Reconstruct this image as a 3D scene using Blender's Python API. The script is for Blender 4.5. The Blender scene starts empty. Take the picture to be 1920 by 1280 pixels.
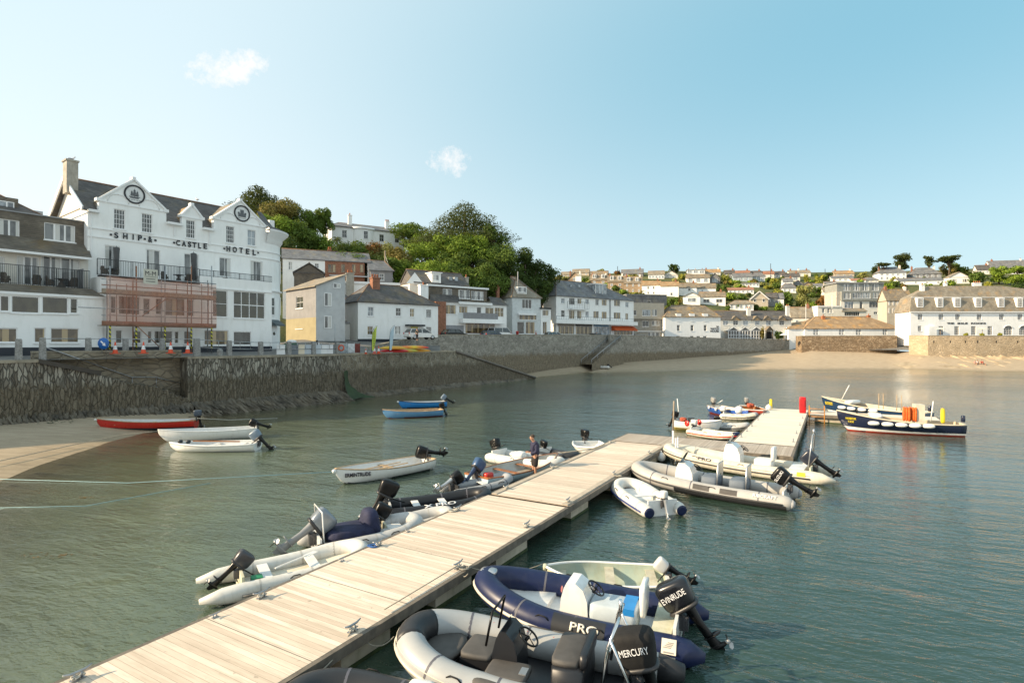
import bpy,bmesh,math,random
import numpy as np
from mathutils import Vector,Matrix
random.seed(7);rng=np.random.default_rng(7)
scene=bpy.context.scene
COL=scene.collection
# ------------------------------------------------------------------ camera
H,FP,HY=5.9,1050.0,645.0          # eye height over the water, focal length in photo pixels, eye-level row
cd=bpy.data.cameras.new("camera");cam=bpy.data.objects.new("camera",cd);COL.objects.link(cam)
cam.location=(0,0,H);cam.rotation_euler=(math.pi/2,0,0)
cd.sensor_width=36.0;cd.lens=36.0*FP/1920.0;cd.shift_y=(HY-640)/1920.0
cd.clip_start=0.1;cd.clip_end=4000
scene.camera=cam
# ------------------------------------------------------------------ light
SUN_AZ,SUN_EL=math.radians(12.0),math.radians(25.0)     # light travels towards +x, 12 deg to +y
w=bpy.data.worlds.new("World");scene.world=w;w.use_nodes=True
nt=w.node_tree;nt.nodes.clear();N=nt.nodes;Lk=nt.links
out=N.new('ShaderNodeOutputWorld');bg=N.new('ShaderNodeBackground');bg.inputs[1].default_value=0.1
sky=N.new('ShaderNodeTexSky');sky.sky_type='NISHITA';sky.sun_disc=False
sky.sun_elevation=SUN_EL;sky.sun_rotation=math.radians(270-12)
sky.air_density=1.0;sky.dust_density=1.6;sky.ozone_density=1.6;sky.altitude=0
hsv=N.new('ShaderNodeHueSaturation');hsv.inputs['Hue'].default_value=0.47;hsv.inputs['Saturation'].default_value=1.0
hsv.inputs['Value'].default_value=1.0
Lk.new(sky.outputs[0],hsv.inputs['Color'])
tc=N.new('ShaderNodeTexCoord')
def wmath(op,a,b=None):
    n=N.new('ShaderNodeMath');n.operation=op
    for i,v in enumerate((a,b)):
        if v is None:continue
        if isinstance(v,(int,float)):n.inputs[i].default_value=v
        else:Lk.new(v,n.inputs[i])
    return n.outputs[0]
def wmix(fac,a,b):
    n=N.new('ShaderNodeMix');n.data_type='RGBA'
    if isinstance(fac,float):n.inputs[0].default_value=fac
    else:Lk.new(fac,n.inputs[0])
    for s,v in ((6,a),(7,b)):
        if isinstance(v,tuple):n.inputs[s].default_value=(*v,1)
        else:Lk.new(v,n.inputs[s])
    return n.outputs[2]
# hazy summer evening sky: paler towards the sun and the horizon; also paled behind the camera to whiten shaded fronts
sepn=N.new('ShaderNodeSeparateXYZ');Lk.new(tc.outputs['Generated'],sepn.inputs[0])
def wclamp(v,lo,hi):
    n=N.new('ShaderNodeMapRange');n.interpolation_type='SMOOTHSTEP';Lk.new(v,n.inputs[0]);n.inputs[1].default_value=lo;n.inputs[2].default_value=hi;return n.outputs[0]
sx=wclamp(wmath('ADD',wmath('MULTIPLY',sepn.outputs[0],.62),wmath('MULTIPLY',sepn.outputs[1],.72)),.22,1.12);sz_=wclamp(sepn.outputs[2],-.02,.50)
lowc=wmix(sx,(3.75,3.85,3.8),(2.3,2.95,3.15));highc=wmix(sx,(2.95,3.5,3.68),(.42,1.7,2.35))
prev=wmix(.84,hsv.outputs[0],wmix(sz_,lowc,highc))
# two small clouds, placed by direction in the sky, and faint high streaks
for (px,py,rx,rz,amt,tilt)in ((420,128,.068,.026,.95,.35),(842,303,.042,.026,.9,0.0)):
    d=Vector(((px-960)/FP,1,(HY-py)/FP)).normalized()
    right=d.cross(Vector((0,0,1))).normalized();up=right.cross(d).normalized()
    r2=right*math.cos(tilt)+up*math.sin(tilt);u2=up*math.cos(tilt)-right*math.sin(tilt)
    def dot(v):
        n=N.new('ShaderNodeVectorMath');n.operation='DOT_PRODUCT'
        Lk.new(tc.outputs['Generated'],n.inputs[0]);n.inputs[1].default_value=v;return n.outputs['Value']
    a=wmath('DIVIDE',dot(r2),rx);b=wmath('DIVIDE',dot(u2),rz)
    rad=wmath('ADD',wmath('MULTIPLY',a,a),wmath('MULTIPLY',b,b))
    nz=N.new('ShaderNodeTexNoise');nz.inputs['Scale'].default_value=38;nz.inputs['Detail'].default_value=6
    nz.inputs['Roughness'].default_value=.68
    Lk.new(tc.outputs['Generated'],nz.inputs['Vector'])
    m=wmath('SUBTRACT',wmath('MULTIPLY',nz.outputs['Fac'],3.4),wmath('ADD',rad,.95))
    m=wmath('MULTIPLY',m,1.0)
    cl=N.new('ShaderNodeClamp');Lk.new(m,cl.inputs[0])
    front=wmath('GREATER_THAN',dot(d),.9)
    fac=wmath('MULTIPLY',wmath('MULTIPLY',cl.outputs[0],amt),front)
    prev=wmix(fac,prev,(4.1,3.95,3.85))
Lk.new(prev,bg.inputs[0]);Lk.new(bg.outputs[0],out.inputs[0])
sd=bpy.data.lights.new("sun",'SUN');sd.energy=3.15;sd.angle=math.radians(.6);sd.color=(1.0,.79,.53)
so=bpy.data.objects.new("sun",sd);COL.objects.link(so)
Ld=Vector((math.cos(SUN_AZ)*math.cos(SUN_EL),math.sin(SUN_AZ)*math.cos(SUN_EL),-math.sin(SUN_EL)))
so.rotation_euler=Ld.to_track_quat('-Z','Y').to_euler();so.location=(-60,-10,60)
vs=scene.view_settings;vs.view_transform='Standard';vs.look='None';vs.gamma=1;vs.exposure=1.45
# ------------------------------------------------------------------ helpers
CR={'A':(0,280,3.2),'B':(300,320,3.555),'C':(500,380,4.0),'D':(740,360,3.764),'E':(980,480,5.333),
      'F':(1180,480,5.333),'G':(1440,450,5.12),'I':(1660,450,5.12),'P':(0,0,1.0)}
def cp(c,x,y):                                     # a reading on one enlarged view of the photo -> photo pixel
    ox,oy,s=CR[c];return ox+x/s,oy+y/s
def at(px,py,z=0.0):                               # where the sight line meets height z
    Y=(H-z)*FP/(py-HY);return Vector(((px-960)/FP*Y,Y,z))
def atd(px,py,Y):return Vector(((px-960)/FP*Y,Y,H-(py-HY)*Y/FP))
def interp(x,pts):
    if x<=pts[0][0]:return pts[0][1]
    for (a,b),(c,d)in zip(pts,pts[1:]):
        if x<=c:return b+(d-b)*(x-a)/(c-a)
    return pts[-1][1]
def tag(o,label=None,cat=None,group=None,kind=None):
    if label:o['label']=label
    if cat:o['category']=cat
    if group:o['group']=group
    if kind:o['kind']=kind
    return o
def empty(name,loc=(0,0,0),rz=0.0,label=None,cat=None,group=None):
    o=bpy.data.objects.new(name,None);COL.objects.link(o);o.location=loc;o.rotation_euler=(0,0,rz)
    o.empty_display_size=.3
    return tag(o,label,cat,group)
class MB:
    def __init__(s):s.v=[];s.f=[];s.mi=[];s.uv=[];s.m=0;s.sm=[]
    def face(s,pts,sm=False):
        i=len(s.v);s.v+=[tuple(p)for p in pts];s.f.append(tuple(range(i,i+len(pts))));s.mi.append(s.m);s.sm.append(sm)
    def grid(s,rows,close=False,sm=True,flip=False):
        i=len(s.v);n=len(rows[0])
        for r in rows:s.v+=[tuple(p)for p in r]
        for a in range(len(rows)-1):
            for b in range(n if close else n-1):
                c=(b+1)%n
                q=(i+a*n+b,i+a*n+c,i+(a+1)*n+c,i+(a+1)*n+b)
                s.f.append(q[::-1]if flip else q);s.mi.append(s.m);s.sm.append(sm)
    def box(s,x0,x1,y0,y1,z0,z1):
        i=len(s.v)
        s.v+=[(x0,y0,z0),(x1,y0,z0),(x1,y1,z0),(x0,y1,z0),(x0,y0,z1),(x1,y0,z1),(x1,y1,z1),(x0,y1,z1)]
        for q in ((0,3,2,1),(4,5,6,7),(0,1,5,4),(1,2,6,5),(2,3,7,6),(3,0,4,7)):
            s.f.append(tuple(i+k for k in q));s.mi.append(s.m);s.sm.append(False)
    def obox(s,c,ax,ay,az,hx,hy,hz):          # oriented box
        c=Vector(c);ax,ay,az=Vector(ax)*hx,Vector(ay)*hy,Vector(az)*hz;i=len(s.v)
        for dz in (-1,1):
            for dx,dy in ((-1,-1),(1,-1),(1,1),(-1,1)):s.v.append(tuple(c+ax*dx+ay*dy+az*dz))
        for q in ((0,3,2,1),(4,5,6,7),(0,1,5,4),(1,2,6,5),(2,3,7,6),(3,0,4,7)):
            s.f.append(tuple(i+k for k in q));s.mi.append(s.m);s.sm.append(False)
    def beam(s,p,q,wx,wz,up=(0,0,1)):
        p,q=Vector(p),Vector(q);d=(q-p);L=d.length;d.normalize();u=Vector(up);side=d.cross(u)
        if side.length<1e-4:side=Vector((1,0,0))
        side.normalize();u=side.cross(d);s.obox((p+q)/2,d,side,u,L/2,wx/2,wz/2)
    def cyl(s,p,q,r0,r1=None,n=8,caps=True):
        r1=r0 if r1 is None else r1;s.tube([p,q],[r0,r1],n,caps)
    def tube(s,path,rad,n=8,caps=True,squash=1.0):
        P=[Vector(p)for p in path];R=rad if isinstance(rad,(list,tuple))else [rad]*len(P)
        rows=[];T0=None;u=None
        for i,p in enumerate(P):
            a=P[max(i-1,0)];b=P[min(i+1,len(P)-1)];t=(b-a)
            if t.length<1e-9:t=Vector((0,0,1))
            t.normalize()
            if u is None:
                u=Vector((0,0,1)).cross(t)
                if u.length<.05:u=Vector((1,0,0)).cross(t)
                u.normalize()
            else:
                u=(u-t*u.dot(t))
                if u.length<1e-6:u=Vector((1,0,0)).cross(t)
                u.normalize()
            v=t.cross(u)
            rows.append([p+(u*math.cos(2*math.pi*k/n)+v*math.sin(2*math.pi*k/n)*squash)*R[i]for k in range(n)])
        s.grid(rows,close=True)
        if caps:s.face(rows[0][::-1]);s.face(rows[-1])
    def sq(s,c,a,e1=.4,e2=.4,nu=10,nv=18,M=None,taper=0.0):      # superellipsoid: rounded box
        c=Vector(c);rows=[]
        pw=lambda x,e:math.copysign(abs(x)**e,x)
        for i in range(nu+1):
            th=-math.pi/2+math.pi*i/nu;r=[]
            for j in range(nv):
                ph=2*math.pi*j/nv
                z=pw(math.sin(th),e1);k=1+taper*z
                p=Vector((a[0]*k*pw(math.cos(th),e1)*pw(math.cos(ph),e2),a[1]*k*pw(math.cos(th),e1)*pw(math.sin(ph),e2),a[2]*z))
                if M is not None:p=M@p
                r.append(c+p)
            rows.append(r)
        s.grid(rows,close=True)
    def lathe(s,c,prof,n=12,axis=(0,0,1)):
        c=Vector(c);q=Vector((0,0,1)).rotation_difference(Vector(axis));rows=[]
        for r,z in prof:rows.append([c+q@Vector((r*math.cos(2*math.pi*k/n),r*math.sin(2*math.pi*k/n),z))for k in range(n)])
        s.grid(rows,close=True)
    def xf(s,M):
        s.v=[tuple(M@Vector(p))for p in s.v];return s
    def build(s,name,mats,parent=None,loc=None,label=None):
        if not isinstance(mats,(list,tuple)):mats=[mats]
        me=bpy.data.meshes.new(name);me.from_pydata(s.v,[],s.f)
        for m in mats:me.materials.append(m)
        me.polygons.foreach_set('material_index',s.mi);me.polygons.foreach_set('use_smooth',s.sm)
        if len(s.uv)==len(s.v)and s.uv:
            uvl=me.uv_layers.new(name='UVMap');li=np.zeros(len(me.loops),dtype=np.int32);me.loops.foreach_get('vertex_index',li)
            uvl.data.foreach_set('uv',np.array(s.uv,dtype=np.float32)[li].ravel())
        me.update()
        if any(s.sm):
            bm=bmesh.new();bm.from_mesh(me);bmesh.ops.remove_doubles(bm,verts=bm.verts,dist=1e-5);
            bmesh.ops.recalc_face_normals(bm,faces=bm.faces);bm.to_mesh(me);bm.free()
        o=bpy.data.objects.new(name,me);COL.objects.link(o)
        if parent:o.parent=parent
        if loc is not None:o.location=loc
        if label:o['label']=label
        return o
def copy_tree(o,parent=None):
    c=o.copy();COL.objects.link(c);c.parent=parent
    for ch in list(o.children):copy_tree(ch,c)
    return c
def text_mesh(txt,h,mat,parent,name='lettering',M=None,ext=.01,width=None,bold=0.0,spacing=1.0):
    c=bpy.data.curves.new('t','FONT');c.body=txt;c.size=1;c.extrude=0;c.offset=bold;c.align_x='CENTER';c.align_y='CENTER'
    c.space_character=spacing
    o=bpy.data.objects.new('t',c);COL.objects.link(o)
    dg=bpy.context.evaluated_depsgraph_get();me=bpy.data.meshes.new_from_object(o.evaluated_get(dg));bpy.data.objects.remove(o)
    co=np.array([v.co[:]for v in me.vertices]);mn,mx=co.min(0),co.max(0)
    sy=h/(mx[1]-mn[1])if '\n' not in txt else h/(mx[1]-mn[1]);sx=sy if width is None else width/(mx[0]-mn[0])
    ctr=(mn+mx)/2
    for v in me.vertices:v.co=((v.co[0]-ctr[0])*sx,(v.co[1]-ctr[1])*sy,0)
    bm=bmesh.new();bm.from_mesh(me)
    r=bmesh.ops.extrude_face_region(bm,geom=bm.faces[:]);bmesh.ops.translate(bm,vec=(0,0,ext),verts=[e for e in r['geom']if isinstance(e,bmesh.types.BMVert)])
    bm.to_mesh(me);bm.free()
    if M is not None:me.transform(M)
    me.materials.clear();me.materials.append(mat);me.name=name
    ob=bpy.data.objects.new(name,me);COL.objects.link(ob)
    if parent:ob.parent=parent
    return ob
def frameM(o,x,y,z):                              # matrix from origin and the three axes
    x,y,z=Vector(x),Vector(y),Vector(z)
    return Matrix(((x[0],y[0],z[0],o[0]),(x[1],y[1],z[1],o[1]),(x[2],y[2],z[2],o[2]),(0,0,0,1)))
# ------------------------------------------------------------------ materials
def newmat(name):
    m=bpy.data.materials.new(name);m.use_nodes=True;t=m.node_tree;t.nodes.clear()
    o=t.nodes.new('ShaderNodeOutputMaterial');p=t.nodes.new('ShaderNodeBsdfPrincipled');t.links.new(p.outputs[0],o.inputs[0])
    return m,t,p
class NT:
    def __init__(s,t):s.t=t
    def n(s,k,**kw):
        x=s.t.nodes.new(k)
        for a,b in kw.items():setattr(x,a,b)
        return x
    def l(s,a,b):s.t.links.new(a,b)
    def val(s,i,v):
        if isinstance(v,(int,float)):i.default_value=v
        elif isinstance(v,tuple):i.default_value=(*v,1)if len(v)==3 and i.type=='RGBA' else v
        else:s.l(v,i)
    def math(s,op,a,b=0.0,c=None):
        x=s.n('ShaderNodeMath',operation=op);s.val(x.inputs[0],a);s.val(x.inputs[1],b)
        if c is not None:s.val(x.inputs[2],c)
        return x.outputs[0]
    def mix(s,f,a,b,blend='MIX'):
        x=s.n('ShaderNodeMix',data_type='RGBA',blend_type=blend);s.val(x.inputs[0],f);s.val(x.inputs[6],a);s.val(x.inputs[7],b);return x.outputs[2]
    def noise(s,vec,scale,detail=4,rough=.55,dim='3D',dist=0.0):
        x=s.n('ShaderNodeTexNoise');x.inputs['Scale'].default_value=scale;x.inputs['Detail'].default_value=detail
        x.inputs['Roughness'].default_value=rough;x.inputs['Distortion'].default_value=dist
        if vec is not None:s.l(vec,x.inputs['Vector'])
        return x.outputs['Fac']
    def ramp(s,f,lo,hi):
        x=s.n('ShaderNodeMapRange');s.val(x.inputs[0],f);x.inputs[1].default_value=lo;x.inputs[2].default_value=hi;return x.outputs[0]
    def map(s,vec,sc,rot=(0,0,0)):
        x=s.n('ShaderNodeMapping');x.inputs['Scale'].default_value=sc;x.inputs['Rotation'].default_value=rot;s.l(vec,x.inputs['Vector']);return x.outputs[0]
    def sep(s,vec):
        x=s.n('ShaderNodeSeparateXYZ');s.l(vec,x.inputs[0]);return x.outputs
    def bump(s,h,st,dist,nrm=None):
        x=s.n('ShaderNodeBump');x.inputs['Strength'].default_value=st;x.inputs['Distance'].default_value=dist;s.l(h,x.inputs['Height'])
        if nrm is not None:s.l(nrm,x.inputs['Normal'])
        return x.outputs[0]
    def obj(s):return s.n('ShaderNodeTexCoord').outputs['Object']
MATS={}
def M(name,col,rough=.6,var=.15,scale=1.5,metal=0.0,col2=None,bump=0.0,bscale=20,spec=.5,coat=0.0,grime=None):
    if name in MATS:return MATS[name]
    m,t,p=newmat(name);g=NT(t);v=g.obj()
    nz=g.noise(v,scale,6,.6)
    c2=col2 or tuple(max(0,c*(1-var*1.6))for c in col)
    f=g.ramp(nz,.38,.68)
    c=g.mix(f,col,c2)
    if grime:
        gz=g.noise(g.map(v,(1,1,.25)),scale*3,5,.65);c=g.mix(g.math('MULTIPLY',g.ramp(gz,.5,.8),.55),c,grime)
    g.l(c,p.inputs['Base Color'])
    rz=g.math('MULTIPLY_ADD',nz,.2,rough-.1);g.l(rz,p.inputs['Roughness'])
    p.inputs['Metallic'].default_value=metal;p.inputs['Specular IOR Level'].default_value=spec;p.inputs['Coat Weight'].default_value=coat
    if bump:g.l(g.bump(g.noise(v,bscale,4),bump,.02),p.inputs['Normal'])
    MATS[name]=m;return m
white=M('white_render',(.86,.86,.84),.75,.04,.6,grime=(.62,.62,.58),bump=.15,bscale=9)
whitewarm=M('cream_render',(.78,.74,.66),.75,.06,.6,grime=(.6,.56,.5))
greyrender=M('grey_render',(.24,.24,.245),.8,.12,.8,grime=(.28,.27,.26))
paleblue=M('pale_blue_render',(.55,.66,.7),.8,.06,.8)
peach=M('peach_render',(.62,.36,.25),.8,.1,.8)
beige=M('beige_render',(.50,.44,.35),.8,.1,.8,grime=(.36,.32,.27))
yellowr=M('yellow_render',(.30,.26,.15),.8,.1,.8)
trimw=M('white_trim',(.8,.8,.79),.5,.03,2)
plinthm=M('navy_plinth',(.02,.025,.035),.5)
metalg=M('galvanised_metal',(.42,.43,.44),.4,.2,5,metal=.9)
chrome=M('polished_steel',(.75,.75,.75),.15,.1,5,metal=1)
darkmetal=M('dark_iron',(.04,.045,.05),.5,.2,5,metal=.4)
rustm=M('rusty_tube',(.22,.12,.08),.7,.4,6,col2=(.34,.14,.06))
blackp=M('black_plastic',(.004,.004,.0045),.3,.2,6,spec=.35)
blackm=M('black_rubber',(.009,.009,.01),.65,.3,6,spec=.3)
timber=M('weathered_timber',(.34,.27,.2),.8,.25,5,grime=(.18,.14,.1))
brickm=M('brick_plain',(.33,.15,.09),.9,.3,4)
concrete=M('concrete',(.42,.39,.33),.9,.2,1.6,grime=(.2,.19,.15),bump=.4,bscale=12)
granite=M('granite_post',(.30,.30,.29),.85,.3,9,bump=.5,bscale=25)
ropem=M('rope',(.5,.48,.42),.9,.3,20)
blueline=M('pale_blue_rope',(.30,.48,.52),.8,.1,10)
def slate(name,c1,c2,lich=None,la=.35,rowh=.22):
    m,t,p=newmat(name);g=NT(t);v=g.obj();x,y,z=g.sep(v)
    row=g.math('FLOOR',g.math('DIVIDE',z,rowh*.7));fr=g.math('FRACT',g.math('DIVIDE',z,rowh*.7))
    xy=g.math('ADD',g.math('ADD',x,y),g.math('MULTIPLY',row,.137))
    cell=g.math('FLOOR',g.math('DIVIDE',xy,.3))
    cm=g.n('ShaderNodeCombineXYZ');g.l(cell,cm.inputs[0]);g.l(row,cm.inputs[1])
    wn=g.n('ShaderNodeTexWhiteNoise');g.l(cm.outputs[0],wn.inputs[0])
    c=g.mix(wn.outputs['Value'],c1,c2)
    big=g.noise(v,.7,6,.65);c=g.mix(g.ramp(big,.35,.7),c,tuple(q*.62 for q in c1))
    if lich:c=g.mix(g.math('MULTIPLY',g.ramp(g.noise(v,.45,7,.7),.53,.64),la*1.6),c,lich)
    c=g.mix(g.math('MULTIPLY',g.math('LESS_THAN',fr,.18),.45),c,(.02,.02,.02))
    g.l(c,p.inputs['Base Color']);p.inputs['Roughness'].default_value=.75
    g.l(g.bump(g.math('ADD',g.math('MULTIPLY',fr,-.6),wn.outputs['Value']),.5,.02),p.inputs['Normal'])
    MATS[name]=m;return m
sl_dark=slate('dark_slate',(.085,.08,.078),(.15,.14,.13),(.2,.15,.06),.25)
sl_grey=slate('grey_slate',(.15,.155,.165),(.23,.235,.24),(.28,.24,.15),.3)
sl_brown=slate('brown_slate',(.20,.165,.12),(.31,.26,.19),(.42,.24,.06),.4)
sl_tan=slate('tan_slate',(.25,.215,.16),(.34,.30,.235),(.42,.24,.08),.3)
sl_orange=slate('lichened_slate',(.32,.21,.11),(.44,.31,.18),(.50,.26,.07),.5)
sl_red=slate('red_tile',(.34,.16,.1),(.42,.2,.12),None)
sl_hang=slate('slate_hanging',(.13,.11,.085),(.2,.17,.13),(.2,.13,.05),.3)
def glass(name,col,rough=.08,cur=None,ca=.3):
    m,t,p=newmat(name);g=NT(t);v=g.obj();c=g.mix(g.ramp(g.noise(g.map(v,(1,1,.6)),1.3,2),.4,.62),col,tuple(q*.35 for q in col))
    if cur:
        x,y,z=g.sep(v);wv=g.math('SINE',g.math('MULTIPLY',g.math('ADD',x,y),5.1));c=g.mix(g.ramp(wv,1-2*ca,1-2*ca+.1),c,cur)
    g.l(c,p.inputs['Base Color']);p.inputs['Roughness'].default_value=rough;p.inputs['Specular IOR Level'].default_value=.9
    g.l(g.bump(g.noise(v,1.2,2),.06,.05),p.inputs['Normal'])
    MATS[name]=m;return m
gl_dark=glass('window_glass',(.06,.065,.06));gl_cur=glass('curtained_glass',(.16,.17,.17),.1,(.5,.5,.47),.35)
gl_pale=glass('pale_glass',(.34,.38,.41),.12);gl_warm=glass('warm_glass',(.15,.11,.055),.08,(.36,.27,.14),.25)
gl_olive=glass('olive_glass',(.05,.046,.025),.05)
GL={'d':gl_dark,'c':gl_cur,'p':gl_pale,'w':gl_warm,'o':gl_olive}
def stone(name,c1,c2,mortar,sc=(1.6,2.6),tide=None,mort=.045,wob_=.28):
    """rubble / coursed masonry driven by a UV map in metres (u along, v height)"""
    m,t,p=newmat(name);g=NT(t);uv=g.n('ShaderNodeTexCoord').outputs['UV']
    nz=g.n('ShaderNodeTexNoise');nz.inputs['Scale'].default_value=1.3;g.l(uv,nz.inputs['Vector'])
    dv=g.n('ShaderNodeVectorMath',operation='MULTIPLY_ADD');g.l(nz.outputs['Color'],dv.inputs[0]);dv.inputs[1].default_value=(wob_,wob_,0);g.l(uv,dv.inputs[2])
    mp=g.map(dv.outputs[0],(sc[0],sc[1],1))
    v1=g.n('ShaderNodeTexVoronoi',feature='F1');v1.inputs['Scale'].default_value=1;g.l(mp,v1.inputs['Vector'])
    v2=g.n('ShaderNodeTexVoronoi',feature='DISTANCE_TO_EDGE');v2.inputs['Scale'].default_value=1;g.l(mp,v2.inputs['Vector'])
    sp=g.n('ShaderNodeSeparateColor');g.l(v1.outputs['Color'],sp.inputs[0])
    c=g.mix(sp.outputs[0],c1,c2)
    c=g.mix(g.math('MULTIPLY',g.ramp(g.noise(uv,.35,6,.65),.35,.7),.6),c,tuple(q*.45 for q in c1))
    edge=g.math('SUBTRACT',1.0,g.ramp(v2.outputs['Distance'],mort*.3,mort*1.6))
    c=g.mix(g.math('MULTIPLY',edge,.75),c,mortar)
    if tide:
        x,y,z=g.sep(uv);wob=g.math('MULTIPLY',g.math('SUBTRACT',g.noise(g.map(uv,(1,.2,1)),.8,5,.7),.5),2.2)
        f=g.ramp(g.math('ADD',y,wob),tide[1]+.25,tide[1]-.35)
        st=g.mix(g.ramp(g.noise(g.map(uv,(5,1.1,1)),1.0,5,.7),.4,.62),tide[0],tuple(q*2.1 for q in tide[0]))
        c=g.mix(g.math('MULTIPLY',f,.86),c,st)
    g.l(c,p.inputs['Base Color']);p.inputs['Roughness'].default_value=.9;p.inputs['Specular IOR Level'].default_value=.25
    hgt=g.math('ADD',g.ramp(v2.outputs['Distance'],0,.12),g.math('MULTIPLY',g.noise(uv,7,5,.7),.7))
    g.l(g.bump(hgt,.9,.09),p.inputs['Normal'])
    MATS[name]=m;return m
st_quay=stone('quay_stone',(.17,.145,.105),(.32,.28,.21),(.34,.32,.27),(2.4,1.5),((.085,.07,.05),3.2),.05)
st_edge=stone('edge_set_stone',(.15,.13,.10),(.46,.43,.36),(.06,.055,.045),(5.2,1.3),((.085,.07,.048),3.0),.08)
st_block=stone('block_stone',(.26,.22,.16),(.36,.31,.23),(.2,.18,.15),(1.1,2.2),((.08,.07,.05),2.3),.03,.07)
st_upper=stone('upper_quay_stone',(.25,.235,.20),(.46,.43,.37),(.36,.34,.30),(2.2,3.0),((.13,.105,.07),4.0),.05)
st_warm=stone('warm_rubble',(.26,.18,.11),(.52,.40,.27),(.12,.09,.06),(1.7,4.5),None,.07)
st_tan=stone('tan_rubble',(.46,.36,.24),(.58,.47,.33),(.46,.37,.26),(1.3,2.6),None,.04)
def wallstrip(mb,pts,zb,zt,thick=.0,zc=None,u0=0):
    """vertical sheet along pts (world xy), v = height; zb/zt numbers or lists; returns length"""
    n=len(pts);zb=zb if isinstance(zb,(list,tuple))else [zb]*n;zt=zt if isinstance(zt,(list,tuple))else [zt]*n
    u=u0
    for i in range(n-1):
        a,b=Vector(pts[i]).to_2d(),Vector(pts[i+1]).to_2d();L=(b-a).length
        k=len(mb.v);mb.v+=[(a.x,a.y,zb[i]),(b.x,b.y,zb[i+1]),(b.x,b.y,zt[i+1]),(a.x,a.y,zt[i])]
        mb.uv+=[(u,zb[i]),(u+L,zb[i+1]),(u+L,zt[i+1]),(u,zt[i])]
        mb.f.append((k,k+1,k+2,k+3));mb.mi.append(mb.m);mb.sm.append(False);u+=L
    return u
def thickwall(name,pts,zb,zt,th,mats,capz=.22,capo=.12,parent=None):
    """a masonry wall of real thickness with a coping; pts run left to right as seen from the harbour"""
    n=len(pts);P=[Vector(p).to_2d()for p in pts];nrm=[]
    for i in range(n):
        a=P[max(i-1,0)];b=P[min(i+1,n-1)];d=(b-a).normalized();nrm.append(Vector((-d.y,d.x)))
    Q=[p+m*th for p,m in zip(P,nrm)];n=len(P)
    zb=zb if isinstance(zb,(list,tuple))else [zb]*n;zt=zt if isinstance(zt,(list,tuple))else [zt]*n
    mb=MB();wallstrip(mb,P,zb,zt);wallstrip(mb,Q[::-1],zb[::-1],zt[::-1])
    wallstrip(mb,[Q[0],P[0]],[zb[0]]*2,[zt[0]]*2);wallstrip(mb,[P[-1],Q[-1]],[zb[-1]]*2,[zt[-1]]*2)
    o=mb.build(name,mats[0],parent)
    cm=MB();r0=[p-m*capo for p,m in zip(P,nrm)];r1=[q+m*capo for q,m in zip(Q,nrm)]
    lo0=[(p.x,p.y,z-.0)for p,z in zip(r0,zt)];hi0=[(p.x,p.y,z+capz)for p,z in zip(r0,zt)]
    lo1=[(p.x,p.y,z-.0)for p,z in zip(r1,zt)];hi1=[(p.x,p.y,z+capz)for p,z in zip(r1,zt)]
    cm.grid([lo0,hi0,hi1,lo1,lo0],sm=False)
    cm.face([lo0[0],lo1[0],hi1[0],hi0[0]]);cm.face([lo0[-1],hi0[-1],hi1[-1],lo1[-1]])
    c=cm.build('coping',mats[1],o)
    return o
# ------------------------------------------------------------------ shape of the place
def X_(px,Z):return (px-960)/FP*Z
low_line=[(-45.1,23),(-27.1,47.0),(X_(640,60),60),(X_(850,77.7),77.7),(X_(990,94),94)]
up_line=[(X_(690,71),71),(X_(760,80),80),(X_(840,88),88),(X_(1000,109),109),(X_(1143,129),129)]
rt_line=[(X_(1143,127),127),(X_(1300,144),144),(X_(1390,155),155),(X_(1484,166),166)]
br_line=[(X_(1503,156),156),(X_(1600,154),154),(X_(1682,152),152)]
id_line=[(X_(1704,146),146),(X_(1740,141),141),(X_(1830,139.5),139.5),(X_(1990,139),139),(X_(2300,139),139)]
shore=low_line[:1]+[(-27.1,47.0)]+low_line[2:4]+up_line[3:]+rt_line[1:]+[(X_(1495,170),170)]+br_line+id_line+[(X_(3000,120),120)]
def rayhit(px,line):
    r=(px-960)/FP;best=None
    for (a,b),(c,d)in zip(line,line[1:]):
        # point a+(c-a)t = r*(b+(d-b)t)
        den=(c-a)-r*(d-b)
        if abs(den)<1e-9:continue
        t=(r*b-a)/den
        if -1e-3<=t<=1+1e-3:
            Z=b+(d-b)*t
            if best is None or Z<best:best=Z
    return best
Zw_pts=[(-900,8),(-300,16),(13,24.5),(66,27),(122,29.4),(168,31.6),(210,34.2),(293,38.5),(409,49),(497,54.5),(640,61),(850,79),(985,95),
          (1016,103),(1100,119),(1200,121),(1350,129),(1500,132),(1700,134),(1780,128),(1900,121),(2300,112),(3000,100)]
zf_pts=[(-900,.8),(0,.55),(200,.55),(355,.3),(640,.15),(985,.2),(1050,1.0),(1143,1.95),(1250,2.2),(1390,3.1),(1480,4.3),(1500,4.1),(1690,3.4),(1780,2.9),(1920,2.6),(3000,2.6)]
def Zshore(px):
    z=rayhit(px,shore)
    return z if z else (24 if px<0 else 120)
def bed(px,Z):
    zw,zf,Zf=interp(px,Zw_pts),interp(px,zf_pts),Zshore(px)
    if Z>=zw:
        t=(Z-zw)/max(Zf-zw,1.0);return zf*min(t,1.15)
    d=zw-Z
    return -min(d*.045,2.6)
def zroad(px,Z):
    if px>=835:return 6.75+.25*min(max((Z-Zshore(px))/20,0),1)
    Zl=rayhit(px,low_line)or 30
    base=4.8+.45*min(max((Z-Zl-3)/6,0),1)
    k=min(max((px-470)/90,0),1)
    return base+k*1.35*min(max((Z-Zl-7)/14,0),1)
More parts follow.
